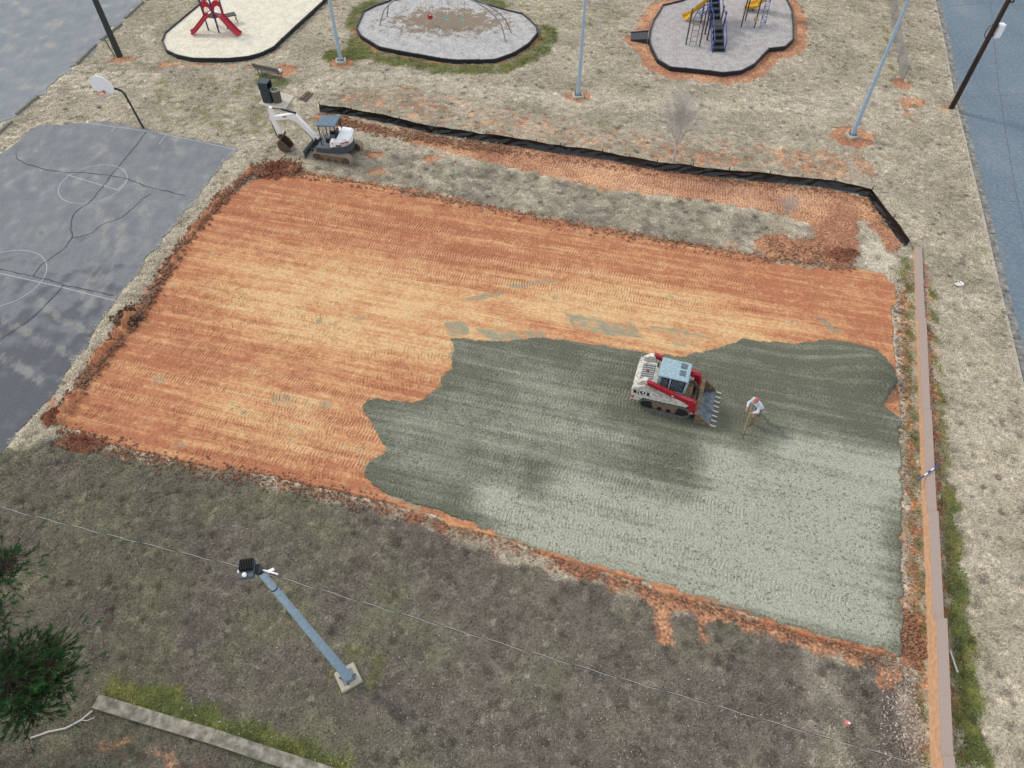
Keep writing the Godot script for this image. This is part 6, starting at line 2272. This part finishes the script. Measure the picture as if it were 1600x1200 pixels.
func build_person() -> void:
	# a worker in a white shirt, bent forward in mid-stride with a rake; built facing -x, then turned
	mat("skin", Color(0.72, 0.5, 0.4), 0.6)
	mat("shirt", Color(0.84, 0.86, 0.9), 0.9, 0, "dusty", 2.0)
	mat("trousers", Color(0.62, 0.54, 0.42), 0.95, 0, "fine", 2.0)
	mat("cap", Color(0.66, 0.36, 0.36), 0.9)
	mat("boots", Color(0.45, 0.36, 0.27), 0.9)
	mat("handle", Color(0.66, 0.55, 0.38), 0.8)
	var o := thing("person", "person in white shirt, khaki trousers and reddish cap leaning over a rake", "person", Vector3(10.15, 0.10, -17.77), deg_to_rad(28.0))
	var hip := Vector3(0.13, 0.90, 0)
	var chest := Vector3(-0.11, 1.26, 0)
	var neck := Vector3(-0.2, 1.42, 0)
	var head := Vector3(-0.27, 1.54, 0)
	var sh := [Vector3(-0.14, 1.36, 0.18), Vector3(-0.14, 1.36, -0.18)]
	var el := [Vector3(-0.26, 1.08, 0.27), Vector3(-0.3, 1.12, -0.25)]
	var wr := [Vector3(-0.42, 0.92, 0.12), Vector3(-0.5, 1.03, -0.1)]
	var kn := [Vector3(-0.16, 0.5, 0.12), Vector3(0.26, 0.5, -0.11)]
	var an := [Vector3(-0.14, 0.1, 0.13), Vector3(0.5, 0.16, -0.12)]
	# skin: head, neck, forearms and hands in one figure
	var st := sm()
	capsules_mesh(st, [[head + Vector3(-0.01, -0.05, 0), head + Vector3(0.015, 0.03, 0), 0.074, 0.094], [head + Vector3(-0.055, -0.085, 0), head + Vector3(-0.04, -0.05, 0), 0.04, 0.055], [head + Vector3(-0.1, -0.035, 0), head + Vector3(-0.085, 0.01, 0), 0.016, 0.01], [head + Vector3(0.0, -0.02, 0.083), head + Vector3(0.005, 0.01, 0.085), 0.017, 0.018], [head + Vector3(0.0, -0.02, -0.083), head + Vector3(0.005, 0.01, -0.085), 0.017, 0.018], [neck - Vector3(0, 0.05, 0), head, 0.056, 0.05]], 0.012, 0.014)
	for i in 2:
		capsules_mesh(st, [[el[i].lerp(wr[i], 0.5), wr[i], 0.036, 0.026]], 0.012, 0.01)
		hand(st, wr[i], wr[i] - el[i], Vector3(0.5, -0.5, -0.6) if i == 0 else Vector3(0.5, -0.5, 0.6), 1.0 if i == 0 else -1.0)
	var body := part(o, "body", st, M.skin)
	st = sm()
	for sz in [0.03, -0.03]:
		ball(st, head + Vector3(-0.083, 0.012, sz), Vector3(0.008, 0.008, 0.011), 4, 6)
	part(body, "eye", st, M.black)
	st = sm()
	box(st, at(head + Vector3(-0.094, -0.075, 0)), Vector3(0.01, 0.008, 0.04), 0.002)
	part(body, "mouth", st, M.cap)
	st = sm()
	capsules_mesh(st, [[hip + Vector3(0, 0.04, 0.08), chest + Vector3(0.0, -0.02, 0.09), 0.115, 0.12], [hip + Vector3(0, 0.04, -0.08), chest + Vector3(0, -0.02, -0.09), 0.115, 0.12], [chest + Vector3(0.02, 0.04, 0.1), sh[0], 0.1, 0.075], [chest + Vector3(0.02, 0.04, -0.1), sh[1], 0.1, 0.075], [chest, neck, 0.12, 0.065], [sh[0], el[0], 0.07, 0.055], [sh[1], el[1], 0.07, 0.055], [el[0], el[0].lerp(wr[0], 0.62), 0.055, 0.046], [el[1], el[1].lerp(wr[1], 0.62), 0.055, 0.046]], 0.014, 0.022)
	part(o, "shirt", st, M.shirt)
	st = sm()
	var hj := [hip + Vector3(0, -0.02, 0.09), hip + Vector3(0, -0.02, -0.09)]
	var bones := [[hip + Vector3(0, 0.02, 0.07), hip + Vector3(0, 0.02, -0.07), 0.118, 0.118]]
	for i in 2:
		bones.append([hj[i], kn[i], 0.095, 0.068])
		bones.append([kn[i], an[i] + Vector3(0, 0.03, 0), 0.066, 0.055])
	capsules_mesh(st, bones, 0.014, 0.018)
	part(o, "trousers", st, M.trousers)
	st = sm()
	capsules_mesh(st, [[an[0], an[0] + Vector3(0.01, -0.05, 0), 0.05, 0.05], [an[0] + Vector3(0.02, -0.06, 0), an[0] + Vector3(-0.17, -0.062, 0.01), 0.042, 0.038]], 0.012, 0.012)
	capsules_mesh(st, [[an[1], an[1] + Vector3(0.02, -0.05, 0), 0.05, 0.05], [an[1] + Vector3(0.03, -0.05, 0), an[1] + Vector3(-0.13, -0.11, 0), 0.042, 0.038]], 0.012, 0.012)
	part(o, "boots", st, M.boots)
	st = sm()
	capsules_mesh(st, [[head + Vector3(0.015, 0.045, 0), head + Vector3(0.02, 0.055, 0), 0.098, 0.092], [head + Vector3(-0.07, 0.045, 0.03), head + Vector3(-0.15, 0.025, 0.02), 0.018, 0.012], [head + Vector3(-0.07, 0.045, -0.03), head + Vector3(-0.15, 0.025, -0.02), 0.018, 0.012]], 0.012, 0.012)
	part(o, "cap", st, M.cap)
	# the rake passes through both hands
	var g0: Vector3 = wr[1] + (wr[1] - el[1]).normalized() * 0.075
	var g1: Vector3 = wr[0] + (wr[0] - el[0]).normalized() * 0.075
	var d := (g1 - g0).normalized()
	var foot := g1 + d * 0.1
	d = Vector3(-0.35, -0.9, 0.35).normalized()
	g0 = g1 - d * 0.9
	foot = g1 + d * ((g1.y - 0.03) / -d.y)
	var rk := thing("rake", "wooden handled rake held by the worker in white", "rake", o.transform * foot, deg_to_rad(28.0))
	st = sm()
	tube(st, Vector3.ZERO, (g1 - d * 0.42) - foot, 0.016, 0.015, 7)
	part(rk, "handle", st, M.handle)
	st = sm()
	box(st, at(Vector3(0, 0.03, 0), Vector3(0, 0.75, 0)), Vector3(0.42, 0.03, 0.03), 0.005)
	var hd := part(rk, "head", st, M.muddy_steel)
	for k in 8:
		st = sm()
		var q := Basis(Vector3.UP, 0.75) * Vector3(-0.19 + k * 0.054, 0.02, 0)
		tube(st, q, q + Vector3(-0.02, -0.06, 0.02), 0.006, 0.004, 5)
		part(hd, "tine", st, M.muddy_steel)

# ---------------------------------------------------------------- trees
func twig(st: SurfaceTool, p: Vector3, d: Vector3, l: float, r: float, depth: int, rg: RandomNumberGenerator) -> void:
	var q := p
	var n := 3
	for i in n:
		var e := q + d * l / n
		tube(st, q, e, r * (1.0 - 0.22 * i), r * (1.0 - 0.22 * (i + 1)), 6 if depth > 2 else 3, false)
		q = e
		d = (d + Vector3(rg.randf_range(-1, 1), rg.randf_range(-0.4, 0.8), rg.randf_range(-1, 1)) * 0.16).normalized()
		if depth > 0 and (i > 0 or depth < 4):
			for k in (3 if depth < 3 else 2):
				var s := d.cross(Vector3(rg.randf_range(-1, 1), rg.randf_range(-1, 1), rg.randf_range(-1, 1))).normalized()
				twig(st, q, (d + s * rg.randf_range(0.4, 0.75)).normalized(), l * rg.randf_range(0.5, 0.72), maxf(r * 0.42, 0.0025), depth - 1, rg)

func bare_tree(p: Vector2, h: float, r: float, depth: int, label: String, seed_value: int) -> void:
	var rg := RandomNumberGenerator.new()
	rg.seed = seed_value
	var o := thing("bare_tree", label, "tree", v3(p), 0.0, "leafless young trees by the silt fence")
	var st := sm()
	var fork := Vector3(0.03, h * 0.26, 0)
	tube(st, Vector3(0, -0.1, 0), fork, r, r * 0.8, 8)
	part(o, "trunk", st, M.pale_bark)
	st = sm()
	for k in 6:
		var a := TAU * k / 6 + rg.randf_range(-0.3, 0.3)
		var lean := rg.randf_range(0.25, 0.55) if k > 0 else 0.05
		twig(st, fork - Vector3(0, rg.randf_range(0, 0.12), 0), Vector3(cos(a) * lean, 1.0, sin(a) * lean).normalized(), h * rg.randf_range(0.36, 0.44), r * 0.55, depth, rg)
	part(o, "crown", st, M.pale_bark)

func pine(base: Vector3, label: String, tips: Array) -> void:
	var rg := RandomNumberGenerator.new()
	rg.seed = 91
	var o := thing("pine_tree", label, "tree", base)
	var st := sm()
	var H := 9.5
	var prev := Vector3(0, -0.2, 0)
	for i in 6:
		var e := Vector3(sin(i * 1.3) * 0.06, H * (i + 1) / 6.0, cos(i * 0.9) * 0.05)
		tube(st, prev, e, lerpf(0.24, 0.03, i / 6.0), lerpf(0.24, 0.03, (i + 1) / 6.0), 9, false)
		prev = e
	part(o, "trunk", st, M.bark)
	var limbs := sm()
	var leaf := sm()
	var ends := []
	for t in tips:
		ends.append([t - base, 0.62])
	for k in 40:
		var y := rg.randf_range(3.0, H - 0.1)
		var a := k * 2.4
		var reach := lerpf(3.4, 0.5, (y - 3.0) / (H - 3.0)) * rg.randf_range(0.7, 1.1)
		ends.append([Vector3(cos(a) * reach, y + reach * 0.1, sin(a) * reach), 0.5])
	for e in ends:
		var tip: Vector3 = e[0]
		var root := Vector3(0, clampf(tip.y - 0.5, 1.5, H - 0.3), 0)
		var bend := root.lerp(tip, 0.55) + Vector3(0, -0.15, 0)
		tube(limbs, root, bend, 0.055, 0.035, 5, false)
		tube(limbs, bend, tip, 0.035, 0.012, 5, false)
		var d := (tip - root).normalized()
		for i in 58:
			var c = tip + Vector3(rg.randfn(0.0, 1.0), rg.randfn(0.0, 0.45), rg.randfn(0.0, 1.0)) * e[1] * 0.55 - d * absf(rg.randfn(0.0, 0.35))
			tube(limbs, c, tip - d * 0.3, 0.006, 0.012, 3, false)
			var axis = (c - tip + d * 0.5 + Vector3(0, 0.35, 0)).normalized()
			var g := rg.randf_range(0.55, 1.25)
			var col := Color(0.02 * g + rg.randf() * 0.012, 0.075 * g + rg.randf() * 0.025, 0.018 * g)
			for m in 34:
				var f = (axis + Vector3(rg.randf_range(-1, 1), rg.randf_range(-1, 1), rg.randf_range(-1, 1)) * 0.8).normalized()
				var s = f.cross(Vector3(rg.randf_range(-1, 1), rg.randf_range(-1, 1), rg.randf_range(-1, 1))).normalized() * 0.0075
				var l := rg.randf_range(0.1, 0.19)
				var b = c + axis * rg.randf_range(-0.1, 0.1)
				var nn = f.cross(s).normalized()
				leaf.set_color(col)
				tri(leaf, b - s, b + s, b + f * l, nn)
	part(o, "limbs", limbs, M.bark)
	var cr := part(o, "crown", leaf, M.leafy)
	cr.set_meta("kind", "stuff")

# ---------------------------------------------------------------- things nobody could count
func ground_at(a: PackedByteArray, x: float, z: float) -> int:
	var i := clampi(int((x - GX0) / GW * TW), 0, TW - 1)
	var j := clampi(int((z - GZ0) / GD * TH), 0, TH - 1)
	return a[j * TW + i]

func ground_color(x: float, z: float) -> Color:
	var i := clampi(int((x - GX0) / GW * TW), 0, TW - 1)
	var j := clampi(int((z - GZ0) / GD * TH), 0, TH - 1)
	var r := 0.0
	var g := 0.0
	var b := 0.0
	for e in [[-2, 0], [2, 0], [0, 2], [0, -2], [1, 1], [-1, -1], [1, -1], [-1, 1]]:
		var o: int = (clampi(j + e[1], 0, TH - 1) * TW + clampi(i + e[0], 0, TW - 1)) * 3
		r += ground_rgb[o]
		g += ground_rgb[o + 1]
		b += ground_rgb[o + 2]
	return Color(r / 2040.0, g / 2040.0, b / 2040.0).srgb_to_linear()

func copies(called: String, mesh: Mesh, m: Material, xf: Array, colors: PackedColorArray, label: String, category: String) -> void:
	var mm := MultiMesh.new()
	mm.transform_format = MultiMesh.TRANSFORM_3D
	mm.use_colors = colors.size() > 0
	mm.mesh = mesh
	mm.instance_count = xf.size()
	for i in xf.size():
		mm.set_instance_transform(i, xf[i])
		if colors.size() > 0:
			mm.set_instance_color(i, colors[i])
	var o := MultiMeshInstance3D.new()
	o.name = numbered(called)
	o.multimesh = mm
	o.material_override = m
	add_child(o)
	tag(o, label, category, "", "stuff")

func turf_patch(seed_value: int, blades: int, size: float, up: float) -> Mesh:
	var rg := RandomNumberGenerator.new()
	rg.seed = seed_value
	var st := sm()
	for i in blades:
		var p := Vector3(rg.randf_range(-1, 1), 0, rg.randf_range(-1, 1)) * size * 0.5
		var a := rg.randf() * TAU
		var lean := rg.randf_range(0.4, 1.4)
		var d := Vector3(cos(a) * lean, 1.0, sin(a) * lean).normalized()
		var l := rg.randf_range(0.05, 0.12) * up
		var s := Vector3(-sin(a), 0, cos(a)) * rg.randf_range(0.006, 0.013)
		var v := rg.randf_range(0.42, 1.5) if rg.randf() > 0.16 else rg.randf_range(1.6, 2.4)
		st.set_color(Color(v, v * rg.randf_range(0.96, 1.03), v * rg.randf_range(0.85, 1.05)))
		var m := p + d * l * 0.6
		var e := p + d * l + Vector3(cos(a), -0.35, sin(a)) * l * 0.35
		var n := (Vector3.UP - d * 0.3).normalized()
		face(st, [p - s, p + s, m + s * 0.8, m - s * 0.8], n)
		tri(st, m - s * 0.8, m + s * 0.8, e, n)
	return st.commit()

func in_view(x: float, z: float) -> bool:
	return absf(x) < 17.0 + (-z - 4.6) * 0.455 + 1.0 and z > -60.5 and z < -3.2

func build_scatter() -> void:
	var rg := RandomNumberGenerator.new()
	rg.seed = 2024
	var sets := [[], [], []]
	var cols := [PackedColorArray(), PackedColorArray(), PackedColorArray()]
	var z := -60.5
	var gap := 0.2
	while z < -3.2:
		var half := 18.0 + (-z - 4.6) * 0.455
		var x := -half
		while x < half:
			var px := x + rg.randf_range(-0.11, 0.11)
			var pz := z + rg.randf_range(-0.11, 0.11)
			if ground_at(ground_cover, px, pz) > rg.randi_range(60, 220):
				var k := rg.randi_range(0, 2)
				var s := rg.randf_range(0.8, 1.25)
				sets[k].append(Transform3D(Basis(Vector3.UP, rg.randf() * TAU).scaled(Vector3(s, s * rg.randf_range(0.6, 1.2), s)), Vector3(px, gh(px, pz), pz)))
				var c := ground_color(px, pz) * rg.randf_range(1.0, 1.22)
				c.a = 1.0
				cols[k].append(c)
			x += gap
		z += gap
	for k in 3:
		copies("dormant_grass", turf_patch(500 + k, 46, 0.3, 1.0), M.leafy, sets[k], cols[k], ["short dormant straw coloured turf over the open ground", "matted dry turf blades mixed over the open ground", "scattered dry grass tufts over the open ground"][k], "grass")
	var clumps := []
	var clump_cols := PackedColorArray()
	for k in 9000:
		var pz := -60.5 + 57.0 * pow(rg.randf(), 0.8)
		var half := 18.0 + (-pz - 4.6) * 0.455
		var px := rg.randf_range(-half, half)
		if ground_at(ground_cover, px, pz) < 150:
			continue
		var s := rg.randf_range(0.35, 0.9)
		clumps.append(Transform3D(Basis(Vector3.UP, rg.randf() * TAU).scaled(Vector3(s, s * rg.randf_range(0.9, 1.6), s)), Vector3(px, gh(px, pz), pz)))
		var c := ground_color(px, pz) * (rg.randf_range(0.5, 0.8) if rg.randf() < 0.5 else rg.randf_range(1.3, 1.8))
		c.a = 1.0
		clump_cols.append(c)
	copies("grass_clumps", turf_patch(511, 60, 0.26, 1.5), M.leafy, clumps, clump_cols, "taller loose clumps of dry grass dotted over the turf", "grass")
	print("turf ", sets[0].size() * 3, " ", Time.get_ticks_msec())
	# clods: a lumpy stone of 20 faces
	var st := sm()
	var ico := SphereMesh.new()
	ico.radius = 1.0
	ico.height = 1.6
	ico.radial_segments = 6
	ico.rings = 3
	var arr := ico.get_mesh_arrays()
	var vs: PackedVector3Array = arr[Mesh.ARRAY_VERTEX]
	var nz := noise_of(9, 1.1, 2)
	for i in vs.size():
		vs[i] *= 1.0 + nz.get_noise_3dv(vs[i] * 1.5) * 0.5
	arr[Mesh.ARRAY_VERTEX] = vs
	var clod := ArrayMesh.new()
	clod.add_surface_from_arrays(Mesh.PRIMITIVE_TRIANGLES, arr)
	var xf := []
	var cl := PackedColorArray()
	var strew := func(line: PackedVector2Array, n: int, wide: float, big: float, c0: Color, c1: Color, y: float) -> void:
		var total := 0.0
		for i in line.size() - 1:
			total += line[i].distance_to(line[i + 1])
		for k in n:
			var t := rg.randf() * total
			var i := 0
			while i < line.size() - 2 and t > line[i].distance_to(line[i + 1]):
				t -= line[i].distance_to(line[i + 1])
				i += 1
			var d := (line[i + 1] - line[i]).normalized()
			var p := line[i] + d * t + Vector2(-d.y, d.x) * rg.randfn(0.0, wide * 0.4)
			var s := big * 0.62 * pow(rg.randf(), 3.2) + 0.013
			xf.append(Transform3D(Basis.from_euler(Vector3(rg.randf() * TAU, rg.randf() * TAU, 0)).scaled(Vector3.ONE * s), Vector3(p.x, y + s * 0.2, p.y)))
			var c := c0.lerp(c1, rg.randf())
			c.a = 1.0
			cl.append(c)
	var red := Color(0.36, 0.17, 0.095)
	var dark := Color(0.27, 0.15, 0.09)
	var tan := Color(0.45, 0.25, 0.145)
	var soil := Color(0.13, 0.09, 0.06)
	strew.call(pts([-13.48, -35.83, -7.29, -34.10, -2.86, -32.80, 1.74, -31.33, 6.81, -29.82, 12.91, -28.19, 17.64, -27.40]), 2600, 0.5, 0.1, red, tan, 0.08)
	strew.call(pts([-19.09, -17.21, -14.93, -16.00, -11.60, -15.26, -7.58, -14.37, -4.72, -13.58]), 1900, 0.6, 0.1, dark, red, 0.05)
	strew.call(pts([-4.72, -13.58, -0.96, -12.33, 2.35, -11.15, 6.78, -9.66, 10.94, -8.36, 13.11, -7.68]), 1500, 0.4, 0.09, red, tan, 0.04)
	strew.call(pts([-19.44, -17.74, -19.13, -18.70, -18.62, -21.50, -18.30, -23.15, -17.82, -24.73]), 1900, 0.5, 0.14, dark, red, 0.15)
	strew.call(pts([-18.52, -23.36, -18.39, -23.86, -17.83, -24.21]), 1100, 0.6, 0.16, soil, dark, 0.25)
	strew.call(pts([-17.82, -24.73, -17.54, -27.31, -17.08, -30.03, -16.26, -33.27, -15.10, -35.58]), 2000, 0.5, 0.13, dark, red, 0.12)
	strew.call(pts([-14.99, -35.58, -13.82, -36.22, -12.43, -35.83]), 1500, 0.9, 0.14, red, dark, 0.2)
	strew.call(pts([-18.64, -16.76, -17.86, -16.66, -16.95, -16.50]), 700, 0.5, 0.12, red, dark, 0.1)
	strew.call(pts([-12.19, -41.49, -7.96, -40.02, -3.92, -38.89, 0.00, -37.93]), 2600, 0.7, 0.12, red, tan, 0.05)
	strew.call(pts([0.00, -37.93, 5.30, -36.60, 12.42, -34.83, 18.16, -33.86, 19.97, -33.03, 20.33, -30.57]), 1800, 0.6, 0.07, red, tan, 0.03)
	strew.call(pts([13.18, -29.41, 15.01, -28.64, 17.77, -28.39]), 700, 1.2, 0.08, tan, red, 0.03)
	strew.call(pts([19.37, -25.99, 16.19, -16.44, 14.02, -9.66, 12.60, -4.95]), 1500, 0.5, 0.06, tan, red, 0.04)
	strew.call(pts([20.71, -25.99, 17.25, -15.20, 15.42, -9.66, 13.84, -4.95]), 1200, 0.6, 0.06, tan, red, 0.04)
	strew.call(pts([13.62, -9.43, 13.74, -7.89]), 500, 0.6, 0.09, tan, red, 0.04)
	copies("clay_clods", clod, M.clay_clod, xf, cl, "loose red clay clods along the edges of the lot", "clods")
	# loose stones on the gravel
	xf = []
	cl = PackedColorArray()
	for k in 20000:
		var u := rg.randf_range(12.0, 35.0)
		var v := rg.randf_range(7.0, 19.6)
		var m := byte_at(gravel_mask, LMW, LMH, (u - LU0) / LUW * LMW, (v - LV0) / LVW * LMH)
		if m < 0.6 or (v < 12.0 and rg.randf() < 0.6):
			continue
		var p := LO + LU * u + LV * v
		var s := 0.011 + 0.022 * pow(rg.randf(), 3.0)
		xf.append(Transform3D(Basis.from_euler(Vector3(rg.randf() * TAU, rg.randf() * TAU, 0)).scaled(Vector3.ONE * s), Vector3(p.x, 0.112, p.y)))
		var g := rg.randf_range(0.2, 0.5)
		cl.append(Color(g, g * 1.0, g * 0.9))
	copies("loose_stones", clod, M.clay_clod, xf, cl, "loose crushed stones strewn over the gravel bed", "stones")
	# dead leaves and white chips in the front grass
	var lf := sm()
	face(lf, [Vector3(-0.5, 0, 0), Vector3(0, 0.12, -0.3), Vector3(0.55, 0.02, 0), Vector3(0, 0.16, 0.3)], Vector3.UP)
	var leaf := lf.commit()
	xf = []
	cl = PackedColorArray()
	var litter := func(poly: PackedVector2Array, n: int, s0: float, s1: float, cols_: Array) -> void:
		var lo := Vector2.INF
		var hi := -Vector2.INF
		for p in poly:
			lo = lo.min(p)
			hi = hi.max(p)
		for k in n:
			var p := Vector2(rg.randf_range(lo.x, hi.x), rg.randf_range(lo.y, hi.y))
			if not Geometry2D.is_point_in_polygon(p, poly):
				continue
			var s := rg.randf_range(s0, s1)
			xf.append(Transform3D(Basis.from_euler(Vector3(rg.randf_range(-0.4, 0.4), rg.randf() * TAU, rg.randf_range(-0.4, 0.4))).scaled(Vector3.ONE * s), Vector3(p.x, gh(p.x, p.y) + 0.055, p.y)))
			var c: Color = cols_[rg.randi_range(0, cols_.size() - 1)]
			cl.append(c * rg.randf_range(0.7, 1.2))
	var chips := [Color(0.36, 0.33, 0.27), Color(0.48, 0.45, 0.38), Color(0.25, 0.2, 0.15), Color(0.3, 0.27, 0.2)]
	litter.call(pts([-17.98, -9.43, -8.79, -8.53, 0.00, -9.43, 12.75, -7.26, 12.44, -4.60, -15.79, -4.60]), 3200, 0.025, 0.055, chips)
	litter.call(pts([-4.25, -7.26, 13.18, -7.26, 12.44, -4.60, -3.95, -4.60]), 1300, 0.025, 0.06, chips)
	litter.call(pts([13.08, -7.47, 13.37, -7.34, 12.71, -4.69, 12.23, -4.69, 12.44, -5.88]), 1500, 0.05, 0.11, [Color(0.28, 0.2, 0.15), Color(0.38, 0.3, 0.24), Color(0.5, 0.42, 0.36), Color(0.2, 0.14, 0.11)])
	litter.call(pts([12.46, -7.68, 13.50, -7.47, 12.83, -4.69, 11.28, -4.69]), 700, 0.04, 0.1, [Color(0.28, 0.2, 0.15), Color(0.38, 0.3, 0.24), Color(0.5, 0.42, 0.36)])
	litter.call(pts([18.60, -24.64, 19.31, -25.08, 13.84, -8.53, 13.45, -8.53]), 900, 0.04, 0.09, [Color(0.4, 0.34, 0.3), Color(0.3, 0.22, 0.18), Color(0.55, 0.5, 0.45)])
	litter.call(pts([-13.03, -6.86, -4.76, -4.78, -5.50, -4.42, -13.27, -6.36]), 500, 0.03, 0.08, chips)
	litter.call(pts([-21.16, -16.44, -4.95, -13.47, 4.55, -9.89, -8.79, -8.53, -18.63, -10.85]), 1400, 0.025, 0.06, chips)
	copies("leaf_litter", leaf, M.painted, xf, cl, "dead leaves and pale chips scattered through the turf", "litter")
	# broad-leaved weeds by the wall
	xf = []
	cl = PackedColorArray()
	var weeds := [Color(0.08, 0.13, 0.035), Color(0.12, 0.16, 0.04), Color(0.05, 0.1, 0.03)]
	litter.call(pts([20.10, -28.39, 20.76, -28.39, 17.41, -18.08, 14.57, -9.43, 12.93, -4.60, 12.56, -4.60, 13.33, -7.47, 16.24, -16.44]), 5000, 0.04, 0.11, weeds)
	litter.call(pts([20.71, -25.99, 20.79, -25.53, 19.01, -19.84, 17.43, -14.61, 16.29, -10.37, 15.41, -7.26, 14.77, -4.60, 13.70, -4.60, 14.94, -8.53, 17.20, -15.20]), 5000, 0.04, 0.1, weeds)
	litter.call(pts([-13.28, -6.96, -9.44, -5.98, -3.93, -4.42, -7.09, -4.51, -9.47, -5.32, -12.38, -6.17]), 2500, 0.03, 0.08, weeds)
	copies("weeds", leaf, M.leafy, xf, cl, "low green weeds along the concrete wall and edging", "weeds")

# ---------------------------------------------------------------- scene
func _ready() -> void:
	rng.seed = 7
	var cam := Camera3D.new()
	cam.name = "camera"
	cam.position = Vector3(0, 24.5, 0)
	cam.rotation_degrees = Vector3(-51, 0, 0)
	cam.fov = 56.75
	cam.far = 1500.0
	add_child(cam)
	var env := Environment.new()
	env.background_mode = Environment.BG_SKY
	var sky := Sky.new()
	var sk := ProceduralSkyMaterial.new()
	sk.sky_top_color = Color(0.84, 0.87, 0.92)
	sk.sky_horizon_color = Color(0.88, 0.9, 0.92)
	sk.sky_curve = 0.3
	sk.ground_bottom_color = Color(0.5, 0.47, 0.42)
	sk.ground_horizon_color = Color(0.8, 0.8, 0.78)
	sk.sun_angle_max = 1.0
	sk.energy_multiplier = 1.32
	sky.sky_material = sk
	env.sky = sky
	env.tonemap_mode = Environment.TONE_MAPPER_LINEAR
	env.tonemap_exposure = 1.0
	env.sdfgi_enabled = true
	env.ssao_enabled = true
	env.ssil_enabled = true
	var we := WorldEnvironment.new()
	we.name = "world_environment"
	we.environment = env
	add_child(we)
	var sun := DirectionalLight3D.new()
	sun.name = "sun"
	sun.light_energy = 0.65
	sun.light_color = Color(1.0, 0.97, 0.92)
	sun.light_angular_distance = 10.0
	sun.shadow_enabled = true
	sun.rotation_degrees = Vector3(-40, -120, 0)
	add_child(sun)

	make_materials()
	build_ground()
	print("ground ", Time.get_ticks_msec())
	build_lot()
	build_paving()
	print("paving ", Time.get_ticks_msec())
	build_walls()
	build_poles()
	build_playgrounds()
	build_furniture()
	build_piles()
	print("piles ", Time.get_ticks_msec())
	build_excavator()
	build_loader()
	print("machines ", Time.get_ticks_msec())
	build_person()
	print("person ", Time.get_ticks_msec())
	bare_tree(Vector2(9.58, -36.86), 4.4, 0.075, 3, "leafless pale tree standing behind the middle of silt fence", 3)
	bare_tree(Vector2(14.74, -31.11), 2.0, 0.03, 2, "small bare sapling on clay in front of silt fence", 5)
	pine(Vector3(-17.2, 0, -5.6), "dark green pine at the picture's lower left corner", [Vector3(-12.69, 4.60, -6.20), Vector3(-12.82, 4.90, -5.97), Vector3(-12.20, 4.90, -6.14), Vector3(-12.87, 4.60, -5.33), Vector3(-12.64, 4.00, -5.24), Vector3(-13.68, 5.00, -6.11), Vector3(-12.90, 4.90, -6.56), Vector3(-13.73, 6.20, -8.67), Vector3(-13.38, 4.80, -6.34), Vector3(-12.08, 4.40, -5.99), Vector3(-12.79, 4.30, -5.57), Vector3(-12.36, 4.70, -6.63), Vector3(-13.57, 4.40, -5.82), Vector3(-13.03, 4.00, -5.16), Vector3(-12.32, 4.50, -5.73), Vector3(-13.98, 6.00, -8.47), Vector3(-13.92, 5.60, -7.45), Vector3(-14.34, 5.00, -6.79), Vector3(-13.02, 5.00, -5.78)])
	build_scatter()
	print("done ", Time.get_ticks_msec())
